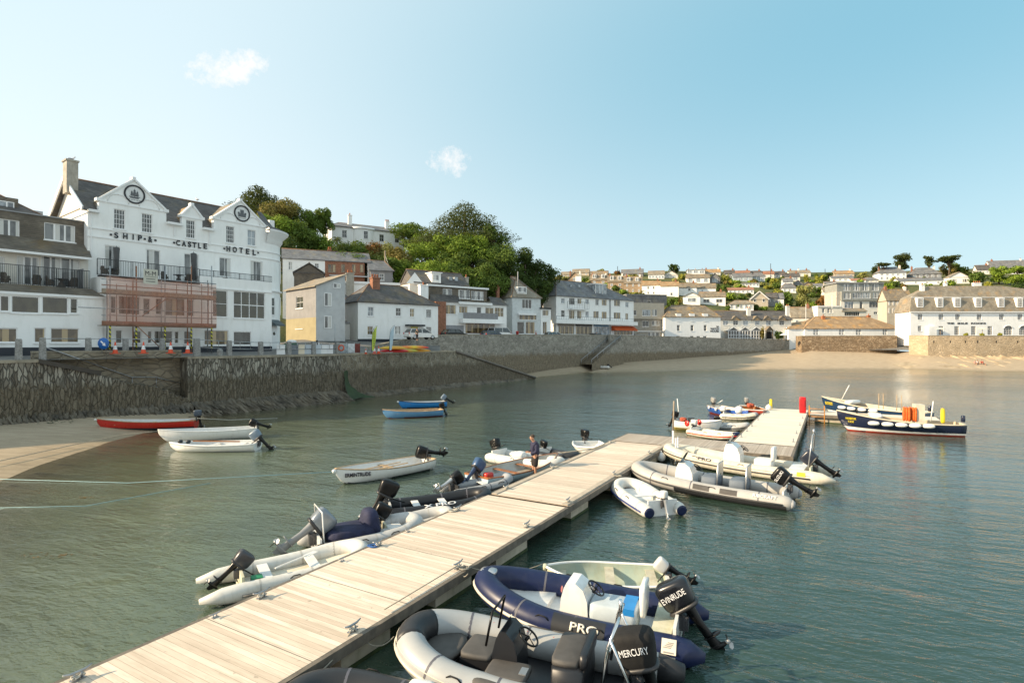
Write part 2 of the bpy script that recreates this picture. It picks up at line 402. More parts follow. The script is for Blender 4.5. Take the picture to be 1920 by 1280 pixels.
def zhill(px,Z):
    cap=interp(px,[(-600,20),(300,31),(560,31),(690,27),(870,24),(950,21),(1000,14),(1050,6.5),(1110,5)])
    zs=interp(px,[(-600,60),(300,70),(560,88),(760,100),(900,112),(1050,125)])
    a=min(4+.46*max(Z-zs,0),cap)
    b=-1
    if px>960:
        z0=interp(px,[(1000,175),(1250,168),(1500,178),(1700,172),(1900,165)])
        b=min(6.2+.262*max(Z-z0,0),interp(px,[(960,30),(1060,48),(1400,50),(1800,52),(1950,56)])+.02*max(Z-320,0))
    return max(a,b)
def march(px,py,Z0=90,Z1=420):
    s=(HY-py)/FP;Z=Z0
    while Z<Z1:
        if H+s*Z<=zhill(px,Z):return Z
        Z+=.5
    return None
def polar(name,pxs,fz,ts,fh,mat,kind='structure',attr=None):
    mb=MB();rows=[];at_=[]
    for t in ts:
        r=[]
        for px in pxs:
            Z=fz(px,t);r.append(((px-960)/FP*Z,Z,fh(px,Z)))
            if attr:at_.append(attr(px,Z))
        rows.append(r)
    mb.grid(rows)
    o=mb.build(name,mat);tag(o,kind=kind)
    return o,rows,at_
# sand / seabed -----------------------------------------------------
m,t,p=newmat('sand');g=NT(t);v=g.obj();x,y,z=g.sep(v)
n1=g.noise(v,.25,6,.6);n2=g.noise(g.map(v,(.5,2.5,1)),1.2,5,.6);n3=g.noise(v,14,3)
dry=g.mix(g.ramp(n2,.35,.65),(.41,.33,.23),(.32,.25,.17));wet=g.mix(g.ramp(n2,.35,.65),(.34,.265,.17),(.24,.185,.115))
c=g.mix(g.ramp(g.math('ADD',z,g.math('MULTIPLY',n1,.5)),.28,.62),wet,dry)
c=g.mix(g.math('MULTIPLY',g.ramp(n3,.62,.7),.35),c,(.1,.08,.05))
weed=g.math('MULTIPLY',g.ramp(g.noise(g.map(v,(.35,1.6,1)),.55,6,.7),.53,.63),g.math('LESS_THAN',z,-.05))
c=g.mix(g.math('MULTIPLY',weed,.75),c,(.05,.035,.018))
g.l(c,p.inputs['Base Color']);g.l(g.ramp(z,-.05,.5),p.inputs['Roughness']);
r_=g.n('ShaderNodeMapRange');g.l(z,r_.inputs[0]);r_.inputs[1].default_value=.05;r_.inputs[2].default_value=.5;r_.inputs[3].default_value=.55;r_.inputs[4].default_value=.95
g.l(r_.outputs[0],p.inputs['Roughness'])
g.l(g.bump(g.math('ADD',n2,g.math('MULTIPLY',n3,.3)),.5,.06),p.inputs['Normal'])
SAND=m
pxs=list(range(-2600,0,100))+list(range(0,2000,20))+list(range(2000,5200,200))
ts=[0,.02,.05,.1,.15,.2,.25,.3,.35,.4,.45,.5,.55,.6,.65,.7,.75,.8,.85,.9,.95,1.0,1.05]
polar('beach',pxs,lambda px,t:1.5+t*(Zshore(px)+2.0-1.5),ts,bed,SAND)
# water ---------------------------------------------------------------
m,t,p=newmat('harbour_water');g=NT(t);v=g.obj();x,y,z=g.sep(v)
att=g.n('ShaderNodeAttribute',attribute_name='shallow');sh=att.outputs['Fac']
rot=g.map(v,(1,1,1),(0,0,math.radians(24)))
w1=g.noise(g.map(rot,(1.7,4.6,1)),1.0,3,.55,dist=.5)
w2=g.noise(g.map(rot,(.30,.75,1)),1.0,3,.5,dist=.6)
w3=g.noise(g.map(v,(5,11.0,1)),1.0,2,.5)
calm=g.ramp(g.noise(v,.055,3,.5),.32,.68)
calm2=g.math('MULTIPLY_ADD',calm,.75,.35)
lee=g.ramp(g.math('SUBTRACT',x,g.math('MULTIPLY',y,.573)),5.0,-3.5)      # ruffled on the open side, smoother in the lee of the pontoon
h=g.math('ADD',g.math('MULTIPLY',w1,.046),g.math('ADD',g.math('MULTIPLY',w2,.115),g.math('MULTIPLY',w3,.016)))
h=g.math('MULTIPLY',h,calm2)
t.nodes.remove(p)
b=g.n('ShaderNodeBump');b.inputs['Strength'].default_value=1.0;b.inputs['Distance'].default_value=1.15;g.l(h,b.inputs['Height']);nrm=b.outputs[0]
body=g.mix(sh,(.026,.050,.037),(.25,.285,.155))
body=g.mix(g.math('MULTIPLY',g.ramp(g.noise(g.map(v,(.09,.22,1)),1,4,.6),.4,.65),.35),body,(.035,.055,.045))
df=g.n('ShaderNodeBsdfDiffuse');g.l(body,df.inputs[0]);g.l(nrm,df.inputs['Normal'])
tr=g.n('ShaderNodeBsdfTransparent');g.l(g.mix(sh,(.25,.40,.30),(.97,.93,.80)),tr.inputs[0])
mx0=g.n('ShaderNodeMixShader');g.l(g.ramp(sh,.30,.92),mx0.inputs[0]);g.l(df.outputs[0],mx0.inputs[1]);g.l(tr.outputs[0],mx0.inputs[2])
gl=g.n('ShaderNodeBsdfGlossy');gl.inputs['Roughness'].default_value=.10;g.l(nrm,gl.inputs['Normal']);gl.inputs['Color'].default_value=(1,1,1,1)
fr=g.n('ShaderNodeFresnel');fr.inputs[0].default_value=1.33;g.l(nrm,fr.inputs['Normal'])
mx=g.n('ShaderNodeMixShader');g.l(g.math('MINIMUM',g.math('MULTIPLY',fr.outputs[0],1.3),.85),mx.inputs[0]);g.l(mx0.outputs[0],mx.inputs[1]);g.l(gl.outputs[0],mx.inputs[2])
outn=[n for n in t.nodes if n.type=='OUTPUT_MATERIAL'][0];g.l(mx.outputs[0],outn.inputs[0])
WATER=m
wp=list(range(-2600,0,60))+list(range(0,2000,12))+list(range(2000,5200,120))
wt=[i/90 for i in range(0,96)]
def shal(px,Z):
    zw=interp(px,Zw_pts);d=zw-Z
    depth=max(d,0)*.045
    k=math.exp(-depth*.95)
    if px>900:k=math.exp(-max(d,0)*.05*3.2)
    return k
wo,rows,av=polar('water',wp,lambda px,t:1.2+t*t*(interp(px,Zw_pts)+6-1.2),wt,lambda a,b:0.0,WATER,attr=shal)
ca=wo.data.attributes.new('shallow','FLOAT','POINT')
if len(ca.data)==len(av):ca.data.foreach_set('value',av)
else:
    vals=[shal(960+v.co.x/v.co.y*FP,v.co.y)for v in wo.data.vertices];ca.data.foreach_set('value',vals)
# water and bed behind the camera, for other view points
mb=MB();mb.face([(-60,-60,-.004),(60,-60,-.004),(60,1.6,-.004),(-60,1.6,-.004)]);o=mb.build('water',WATER);tag(o,kind='structure')
a_=o.data.attributes.new('shallow','FLOAT','POINT');a_.data.foreach_set('value',[.2]*4)
# ground: road, hills ---------------------------------------------------
asph=M('asphalt',(.17,.165,.155),.9,.25,1.2,bump=.3,bscale=30)
pxr=list(range(-900,0,60))+list(range(0,836,15))
def z0road(px):return rayhit(px,low_line)or 26
def zend(px):return z0road(px)+30
polar('road',pxr,lambda px,t:z0road(px)+.02+t*(40),[0,.05,.1,.15,.2,.25,.3,.35,.4,.5,.6,.8,1.0],zroad,asph)
polar('quayside_road',list(range(690,851,10)),lambda px,t:(rayhit(px,up_line)or 71)+.3+t*20,[0,.2,.5,1],lambda px,Z:interp(px,[(690,5.0),(720,5.6),(800,6.4),(850,6.75)]),asph)
polar('harbour_road',list(range(836,1490,12))+[1484],lambda px,t:(rayhit(px,up_line+rt_line[1:])or 166)+.3+t*34,[0,.1,.3,1],lambda px,Z:6.8,asph)
polar('slipway_ground',[1484,1500,1520,1600,1700,1800,1900,2000,2200],lambda px,t:{1484:165,1500:162,1520:157.2}.get(px,Zshore(px)+1.2)+t*40,[0,.1,.3,.6,1],lambda px,Z:4.3+2.2*min(1,max(0,(Z-Zshore(px)-1)/10)),asph)
m,t,p=newmat('hillside');g=NT(t);v=g.obj()
c=g.mix(g.ramp(g.noise(v,.12,6,.6),.4,.6),(.05,.075,.018),(.12,.12,.035));c=g.mix(g.ramp(g.noise(v,.9,4),.55,.7),c,(.02,.03,.01))
g.l(c,p.inputs['Base Color']);p.inputs['Roughness'].default_value=1;g.l(g.bump(g.noise(v,1.1,6,.7),1,.8),p.inputs['Normal'])
HILL=m
polar('hillside',list(range(-900,2500,25)),lambda px,t:interp(px,[(-600,62),(300,72),(560,90),(760,102),(1050,127),(1250,165),(1500,177),(1900,168)])*1.0+t*t*520,[i/44 for i in range(45)],zhill,HILL)
# ------------------------------------------------------------------ quay walls
def lerp2(a,b,t):return (a[0]+(b[0]-a[0])*t,a[1]+(b[1]-a[1])*t)
def onl(px,line):
    Z=rayhit(px,line)
    if Z is None:                                    # just past an end: run the last stretch on
        for (a,b),(c,d)in ((line[-2],line[-1]),(line[0],line[1])):
            r=(px-960)/FP;t=(r*b-a)/((c-a)-r*(d-b));z_=b+(d-b)*t
            if -2<t<3 and z_>0:return (X_(px,z_),z_)
    if Z is None:raise ValueError("no hit %s"%px)
    return (X_(px,Z),Z)
L0,L1=low_line[0],low_line[1]
dL=Vector((L1[0]-L0[0],L1[1]-L0[1])).normalized();nL=Vector((-dL.y,dL.x))
cope_m=M('coping_stone',(.34,.30,.23),.9,.25,1.5,grime=(.2,.15,.07),bump=.4)
pA=onl(72,low_line)
o=thickwall('quay_wall',[L0,onl(-200,low_line),onl(0,low_line),pA],-.6,4.62,.7,[st_edge,cope_m],.2,.08)
tag(o,'dark weedy stretch of harbour wall at the far left, left of the stone steps','harbour wall','stretches of harbour wall')
# recess behind the steps
A1=Vector(onl(72,low_line))+nL*1.5;A2=Vector(onl(355,low_line))+nL*1.5
o=thickwall('quay_wall',[tuple(A1),tuple(A2)],-.6,5.28,.45,[st_block,cope_m],.12,.03)
tag(o,'block stone wall rising behind the stone steps, between granite posts','harbour wall','stretches of harbour wall')
P1=Vector(onl(352,low_line));
o=thickwall('quay_wall',[tuple(P1+nL*2.0),tuple(P1),onl(640,low_line)],-.6,4.66,.7,[st_edge,cope_m],.2,.08)
tag(o,'long grey harbour wall of upright stones below the hotel, with an ochre coping','harbour wall','stretches of harbour wall')
o=thickwall('quay_wall',[onl(640,low_line),onl(700,low_line),onl(854,low_line)],-.6,[4.66,4.75,4.8],.8,[st_quay,cope_m],.2,.06)
tag(o,'harbour wall below the upturned kayaks, ending at the ramp','harbour wall','stretches of harbour wall')
# ramp along the wall
R0,R1=Vector(onl(854,low_line)),Vector(onl(1003,low_line+[(X_(1010,96),96)]));dr=(R1-R0).normalized();nr=Vector((-dr.y,dr.x))
mb=MB();pts=[R0+(R1-R0)*(i/8)for i in range(9)];zt=[4.8-4.65*i/8 for i in range(9)]
wallstrip(mb,[tuple(q)for q in pts],-.6,zt);wallstrip(mb,[tuple(q+nr*2.6)for q in pts[::-1]],-.6,zt[::-1]);wallstrip(mb,[tuple(pts[-1]),tuple(pts[-1]+nr*2.6)],-.6,zt[-1])
ramp=empty('slipway_ramp',(R0.x,R0.y,0),0,'sloping stone ramp running down the harbour wall to the beach','ramp')
o=mb.build('ramp_side',st_quay,ramp,(-R0.x,-R0.y,0))
mb=MB();mb.grid([[(q.x,q.y,z+.003)for q,z in zip(pts,zt)],[(q.x+nr.x*2.6,q.y+nr.y*2.6,z+.003)for q,z in zip(pts,zt)]],sm=False);mb.build('ramp_surface',concrete,ramp,(-R0.x,-R0.y,0))
mb=MB();mb.tube([(q.x-nr.x*.1,q.y-nr.y*.1,z+.08)for q,z in zip(pts,zt)],.17,6);mb.build('timber_edge',M('greyed_timber',(.15,.13,.11),.8),ramp,(-R0.x,-R0.y,0))
o=thickwall('quay_wall',up_line[:3],[4.5,4.6,4.6],[5.45,6.5,7.32],.45,[st_upper,cope_m],.14,.04)
tag(o,'parapet wall climbing behind the upturned kayaks beside the road','harbour wall','stretches of harbour wall')
o=thickwall('quay_wall',up_line[2:],[-.5,-.5,.3],[7.32,7.65,7.95],.5,[st_upper,cope_m],.12,.04)
tag(o,'tall harbour wall between the ramp and the beach steps, cars parked above','harbour wall','stretches of harbour wall')
o=thickwall('quay_wall',rt_line,[.5,1.2,2,3],[7.9,7.6,7.2,7.1],.5,[st_upper,cope_m],.12,.04)
tag(o,'weed stained harbour wall right of the beach steps, below the white cottages','harbour wall','stretches of harbour wall')
o=thickwall('sea_wall',[tuple(Vector(br_line[0])+Vector((.9,5)))]+br_line+[tuple(Vector(br_line[-1])+Vector((2.5,4)))],2.0,8.15,.5,[st_warm,cope_m],.1,.03)
tag(o,'sunlit rubble wall in front of the long low white building on the beach','sea wall')
o=thickwall('sea_wall',id_line,1.0,[8.1,8.0,7.9,7.9,7.9],.5,[st_tan,cope_m],.12,.05)
tag(o,'pale curved stone wall below the terrace of the seafront hotel at right','sea wall')
hm=MB()
for px in (1751,1782,1810,1833,1868,1908):
    a=Vector(onl(px,id_line));hm.box(a.x-.12,a.x+.12,a.y-.02,a.y+.2,6.2,6.75)
hm.build('drain_hole',blackm,o)
# steps at the left
st=empty('stone_steps',(A1.x,A1.y,0),0,'worn stone steps going down beside the harbour wall at left','steps')
mb=MB();S0=Vector(onl(72,low_line));S1=Vector(onl(372,low_line));Ls=(Vector(onl(352,low_line))-S0).length
prof=[(0,4.62),(.36,3.6),(.62,2.75),(.78,2.45),(.9,1.7),(1.0,1.35)]
ns=20
for i in range(ns):
    a=S0+dL*(Ls*i/ns);b=S0+dL*(Ls*(i+1)/ns);zt_=interp((i+.5)/ns,prof)+random.uniform(-.04,.04)
    wallstrip(mb,[tuple(a),tuple(b)],-.6,zt_,u0=Ls*i/ns);wallstrip(mb,[tuple(b),tuple(b+nL*1.49)],interp(min((i+1.5)/ns,1),prof)-.1,zt_)
    k=len(mb.v);mb.v+=[(a.x,a.y,zt_),(b.x,b.y,zt_),(b.x+nL.x*1.49,b.y+nL.y*1.49,zt_),(a.x+nL.x*1.49,a.y+nL.y*1.49,zt_)]
    mb.uv+=[(i,8),(i+.6,8),(i+.6,9.5),(i,9.5)];mb.f.append((k,k+1,k+2,k+3));mb.mi.append(0);mb.sm.append(False)
mb.build('treads',st_edge,st,(-A1.x,-A1.y,0))
mb=MB();a=S0-nL*.1;b=S0+dL*(Ls*.37)-nL*.1
mb.beam((a.x,a.y,4.72),(b.x,b.y,3.72),.3,.3);mb.build('timber_kerb',M('dark_timber',(.06,.05,.04),.8),st,(-A1.x,-A1.y,0))
mb=MB();hp=[(83,650),(248,707),(293,707),(345,720)];P3=[]
for px,py in hp:
    q=Vector(onl(px,[tuple(A1-nL*.15),tuple(A2-nL*.15)]));P3.append((q.x,q.y,H-(py-HY)*q.y/FP))
mb.tube(P3,.04,6)
for q in P3[1:]:mb.cyl(q,(q[0],q[1],q[2]-.9),.025)
mb.build('handrail',metalg,st,(-A1.x,-A1.y,0))
# steps on the beach side
U=Vector(up_line[-1]);du=(Vector(up_line[-1])-Vector(up_line[-2])).normalized();nu=Vector((-du.y,du.x))
bs=empty('stone_steps',(U.x,U.y,0),0,'stone staircase with metal handrails climbing from the beach up the harbour wall','steps')
mb=MB();L_=11.5;ns=24
for i in range(ns):
    a=U-du*(L_*(1-i/ns));zt_=1.6+5.2*(i+1)/ns;b=a+du*(L_/ns);f0,f1=a-nu*3.0,b-nu*3.0
    wallstrip(mb,[tuple(f0),tuple(f1)],-.2,zt_,u0=L_*i/ns);wallstrip(mb,[tuple(a),tuple(f0)],zt_-5.2/ns,zt_)
    k=len(mb.v);mb.v+=[(f0.x,f0.y,zt_),(f1.x,f1.y,zt_),(b.x,b.y,zt_),(a.x,a.y,zt_)];mb.uv+=[(i,8),(i+.5,8),(i+.5,11),(i,11)]
    mb.f.append((k,k+1,k+2,k+3));mb.mi.append(0);mb.sm.append(False)
e0=U-nu*3.0;e1=U+du*1.2-nu*3.0;wallstrip(mb,[tuple(e0),tuple(e1),tuple(U+du*1.2)],-.2,[7.6,7.8,7.9])
mb.build('treads',st_upper,bs,(-U.x,-U.y,0))
for off in (.25,2.9):
    mb=MB();q0=U-du*L_-nu*off;q1=U-nu*off;mb.cyl((q0.x,q0.y,2.6),(q1.x,q1.y,7.8),.07,n=6)
    for k in range(6):
        q=q0+(q1-q0)*k/5;z=2.6+5.2*k/5;mb.cyl((q.x,q.y,z),(q.x,q.y,z-1.0),.05,n=5)
    mb.build('handrail',metalg,bs,(-U.x,-U.y,0))
# rock foot of the walls (one thing each)
rockm=M('wet_rock',(.17,.145,.105),.8,.45,.8,col2=(.06,.055,.045),grime=(.24,.21,.17),bump=.9,bscale=5)
rocktan=M('tan_rock',(.42,.34,.23),.9,.4,.6,col2=(.22,.17,.11),bump=.9,bscale=3)
def rocks(name,line_px,line,reach,ztop,mat,label,n=40,seed=1,jag=.35):
    r=random.Random(seed);rows=[];m_=9
    for i in range(n+1):
        px=line_px[0]+(line_px[1]-line_px[0])*i/n;a=Vector(onl(px,line));b_=onl(px+1,line);d=(Vector(b_)-a).normalized();nn=Vector((d.y,-d.x));row=[]
        for j in range(m_):
            t_=j/(m_-1);rr=reach*t_*(1+.3*math.sin(i*1.7))-.2;z=ztop*(1-t_)**1.3-.35*t_+r.uniform(-jag,jag)*(1-t_*.6)*.8
            row.append((a.x+nn.x*rr+r.uniform(-.15,.15),a.y+nn.y*rr,z if j<m_-1 else -.6))
        rows.append(row)
    mb=MB();mb.grid(rows,sm=False);o=mb.build(name,mat);tag(o,label,'rocks');return o
rocks('rocks',(-60,372),low_line,2.0,1.15,rockm,'dark weedy rocks at the foot of the wall left of the red boat',170,3,.22)
rocks('rocks',(356,640),low_line,3.2,1.1,rockm,'sloping rock apron under the long grey harbour wall below the hotel',150,5,.12)
rocks('rocks',(640,985),low_line,1.5,.6,rockm,'low rocks under the harbour wall below the kayaks and ramp',110,7,.1)
rocks('rocks',(1706,1990),id_line,16,2.9,rocktan,'tan rock shelves below the seafront hotel terrace, running into the water',70,9,.6)
# green weed in the wall outfall
weedm=M('green_weed',(.018,.035,.012),.7,.4,2,col2=(.035,.06,.02),bump=.8,bscale=8)
mb=MB();a=Vector(onl(645,low_line));a2=Vector(onl(690,low_line));d=(a2-a).normalized();n_=Vector((d.y,-d.x));r=random.Random(4);rows=[]
for i in range(10):
    t_=i/9;row=[]
    for j in range(6):
        s_=(j/5-.2)*(.5+3.4*t_**4);z=3.0*(1-t_)+.05;o_=.08+1.5*t_**3+r.uniform(0,.12);row.append((a.x+d.x*s_+n_.x*o_,a.y+d.y*s_+n_.y*o_,z+r.uniform(-.1,.1)))
    rows.append(row)
mb.grid(rows);o=mb.build('seaweed_patch',weedm);tag(o,'dark green weed streak running down the harbour wall to the water','seaweed',kind='stuff')
# ------------------------------------------------------------------ pontoons
TH=math.radians(29.8);pd=Vector((math.sin(TH),math.cos(TH)));pn=Vector((math.cos(TH),-math.sin(TH)));PO=Vector((-5.87,10.91))
DZ,K_=.60,.9725
def pw(s,w_,z=DZ):q=PO+pd*s*K_+pn*w_*K_;return Vector((q.x,q.y,z))
def splank(s_px,w_=3.05):                          # where the pontoon's right edge crosses a photo column
    r=(s_px-960)/FP;a=PO+pn*w_*K_;return (r*a.y-a.x)/(pd.x-r*pd.y)/K_
def plankmat(name,c1,c2,axis,wdt=.145,stain=(.3,.24,.17),gap=.06,seam=2.4):
    m,t,p=newmat(name);g=NT(t);v=g.obj();x,y,z=g.sep(v);a,b=(x,y)if axis=='x' else (y,x)
    q=g.math('DIVIDE',a,wdt);fl=g.math('FLOOR',q);fr=g.math('FRACT',q)
    wn=g.n('ShaderNodeTexWhiteNoise',noise_dimensions='1D');g.l(fl,wn.inputs['W'])
    c=g.mix(wn.outputs['Value'],c1,c2)
    sc=(7,.5,1)if axis=='x' else (.5,7,1)
    c=g.mix(g.math('MULTIPLY',g.ramp(g.noise(g.map(v,sc),1.3,6,.7),.45,.7),.5),c,stain)
    c=g.mix(g.math('MULTIPLY',g.ramp(g.noise(v,.5,5,.6),.42,.7),.35),c,tuple(k*.72 for k in c1))
    c=g.mix(g.math('MULTIPLY',g.ramp(g.noise(v,5,3,.5),.68,.74),.5),c,tuple(k*.35 for k in c1))
    sm_=g.math('LESS_THAN',g.math('FRACT',g.math('DIVIDE',a,seam)),.008)
    c=g.mix(g.math('MULTIPLY',g.math('LESS_THAN',fr,gap),.55),c,(.06,.045,.03));c=g.mix(g.math('MULTIPLY',sm_,.8),c,(.05,.04,.03))
    g.l(c,p.inputs['Base Color']);p.inputs['Roughness'].default_value=.85;p.inputs['Specular IOR Level'].default_value=.3
    g.l(g.bump(g.math('ADD',g.ramp(fr,0,.1),g.noise(g.map(v,(30,3,1)if axis=='x' else (3,30,1)),1,3)),.25,.01),p.inputs['Normal']);return m
deck_main=plankmat('deck_planks',(.56,.465,.37),(.76,.665,.55),'x',.125)
deck_cross=plankmat('grey_deck_planks',(.36,.31,.26),(.47,.42,.36),'y',.16)
deck_arm=plankmat('pale_deck',(.68,.62,.51),(.73,.67,.57),'x',.3,(.5,.45,.37),.015)
fascia=M('grey_fascia_timber',(.17,.145,.115),.85,.4,3,col2=(.09,.08,.065),grime=(.05,.045,.04),bump=.3)
concf=M('float_concrete',(.46,.41,.32),.85,.2,2,grime=(.2,.2,.12),bump=.3)
algae=M('float_algae',(.04,.065,.015),.8,.4,4)
PR=math.atan2(pd.y,pd.x)                          # local x = s, local y = -w
def pontoon(s0,s1,w0,w1,mat,label,floats,name='pontoon',trims=True,axis='s'):
    o=pw(s0,w0,0);e=empty(name,(o.x,o.y,0),PR,label,'pontoon','pontoon sections');Ls,Ws=(s1-s0)*K_,(w1-w0)*K_
    mb=MB();mb.box(0,Ls,-Ws,0,DZ-.05,DZ);mb.build('deck',mat,e)
    tk=.10
    mb=MB()
    for y0 in (.002,-Ws-tk-.002):mb.box(-.05,Ls+.05,y0,y0+tk,DZ-.20,DZ-.004)
    mb.box(-.05-tk,-.052,-Ws-tk,tk,DZ-.20,DZ-.004);mb.box(Ls+.052,Ls+.05+tk,-Ws-tk,tk,DZ-.20,DZ-.004)
    mb.build('fascia_board',fascia,e)
    mb=MB()
    if trims:
        for y0 in (-.02,-Ws+.22):mb.box(0,Ls,y0-.20,y0,DZ+.002,DZ+.03)
        mb.build('edge_board',timber_l,e)
    for a,b in floats:
        a,b=(s0+(a-s0)*K_,s0+(b-s0)*K_)if axis=='s' else (w0+(a-w0)*K_,w0+(b-w0)*K_)
        if axis=='s':
            mb=MB();mb.box(a-s0,b-s0,-Ws+.05,-.05,-.25,DZ-.21);f=mb.build('float',concf,e)
            mb=MB();mb.box(a-s0-.01,b-s0+.01,-Ws+.035,-.035,-.3,.07+.03*random.random());mb.build('waterline_weed',algae,f)
        else:
            mb=MB();mb.box(.1,Ls-.1,-(b-w0),-(a-w0),-.25,DZ-.21);f=mb.build('float',concf,e)
            mb=MB();mb.box(.09,Ls-.09,-(b-w0)-.01,-(a-w0)+.01,-.3,.06);mb.build('waterline_weed',algae,f)
    return e
timber_l=M('edge_timber',(.45,.39,.31),.85,.2,4,grime=(.3,.25,.19))
fl=[(splank(a),splank(b))for a,b in ((643,735),(820,887),(933,991),(1073,1105),(1150,1185),(1215,1238))]
pontoon(-7.5,10.4,0,3.05,deck_main,'near end of the main pontoon, broad pale timber deck running out of the picture',[(-5.5,-3.2)]+fl[:2],trims=False)
pontoon(10.62,23.45,.0,3.05,deck_main,'middle stretch of the main pontoon, pale timber deck where the man stands beside',fl[2:])
pontoon(23.68,26.5,0,9.05,deck_cross,'grey planked cross pontoon behind the big white inflatable boat',[(.5,2.5),(4.2,6.0),(7.3,8.9)],trims=False,axis='w')
pontoon(26.72,45.6,6.0,9.05,deck_arm,'smooth pale far pontoon leading to the red lifebuoy cabinet',[(28,30.4),(33,35.4),(38,40.4),(43,45)],trims=False)
pontoon(42.6,45.4,9.28,17.5,deck_arm,'short far pontoon finger where the two navy launches are moored',[(9.6,12.2),(13.5,16.5)],trims=False,axis='w')
# cleats -------------------------------------------------------------
def cleat(s,w_,label,big=True,rope=True):
    q=pw(s,w_,DZ);k=1.0 if big else .6
    e=empty('mooring_cleat',q,PR,label,'cleat','mooring cleats on the pontoon')
    mb=MB();mb.box(-.1*k,.1*k,-.045*k,.045*k,0,.02)
    for sx in (-1,1):mb.cyl((sx*.055*k,0,.015),(sx*.05*k,0,.12*k),.018*k,n=6)
    mb.tube([(-.2*k,0,.16*k),(-.1*k,0,.125*k),(.1*k,0,.125*k),(.2*k,0,.16*k)],[.012*k,.022*k,.022*k,.012*k],6)
    mb.build('cleat_horn',metalg,e)
    if rope:
        mb=MB();mb.tube([(.09*math.cos(a)*k,.05*math.sin(a*1.3)*k,.06*k+.02*math.sin(a*2))for a in [i*.5 for i in range(28)]],.013,5);mb.build('rope_turns',ropem,e)
    return e
ropec=M('mooring_line',(.34,.31,.25),.9,.2,12)
def line(pts,r=.014,label=None,mat=None,sag=0.0,group='mooring lines'):
    if len(pts)==2 and sag:
        a,b=Vector(pts[0]),Vector(pts[1]);pts=[a+(b-a)*i/10-Vector((0,0,sag*4*(i/10)*(1-i/10)))for i in range(11)]
    mb=MB();mb.tube(pts,r,5);o=mb.build('mooring_rope',mat or ropec);tag(o,label,'rope',group);return o
cl_right=[(splank(672),'rope-wrapped cleat at the near right edge of the pontoon beside the grey inflatable'),(splank(868),'cleat with a rope at the pontoon edge by the bow of the navy inflatable'),
            (splank(996),'lone cleat on the right pontoon edge above the middle float'),(splank(1072),'small cleat on the right pontoon edge, third back from the navy inflatable'),
            (splank(1157),'cleat on the right pontoon edge beside the small white tender'),(splank(1222),'cleat at the inner corner of the pontoon by the white buoy')]
for s_,lb in cl_right:cleat(s_,2.9,lb)
for (px,py),lb in (((490,1120),'cleat on the left pontoon edge by the nearest white inflatable'),((705,1022),'cleat wrapped in blue rope on the left pontoon edge'),
                     ((846,955),'cleat on the left pontoon edge at the bow of the black inflatable'),((938,915),'cleat on the left pontoon edge left of the standing man'),
                     ((1018,876),'cleat on the left pontoon edge just right of the standing man'),((1120,828),'cleat on the left pontoon edge by the round white tender'),((140,1270),'cleat at the near left corner of the picture on the pontoon')):
    q=at(px,py,DZ);s_=(Vector((q.x,q.y))-PO).dot(pd)/K_;cleat(s_,.16,lb)
for (px,py),lb in (((400,1156),'small ring on the left pontoon edge, nearest the camera'),((634,1050),'small ring on the left pontoon edge by the white inflatable'),((765,997),'small ring on the left pontoon edge by the covered inflatable')):
    q=at(px,py,DZ);s_=(Vector((q.x,q.y))-PO).dot(pd)/K_;cleat(s_,.12,lb,False,False)
for k,s_ in enumerate((28.5,31,33.5,37,40.5)):
    cleat(s_,6.15,['cleat on the far pontoon beside the tender with red wheels','cleat on the far pontoon beside the pale grey inflatable','cleat on the far pontoon next to the grey and black inflatable','cleat on the far pontoon near the blue fishing boat','cleat at the far left of the far pontoon by the red-brown boat'][k],True,False)
for k,s_ in enumerate((28.2,31.5,35.5,39.5)):
    cleat(s_,8.9,['nearest cleat on the right edge of the far pontoon','second nearest cleat on the right edge of the far pontoon','third cleat on the right edge of the far pontoon','cleat on the right edge of the far pontoon below the red cabinet'][k],True,False)
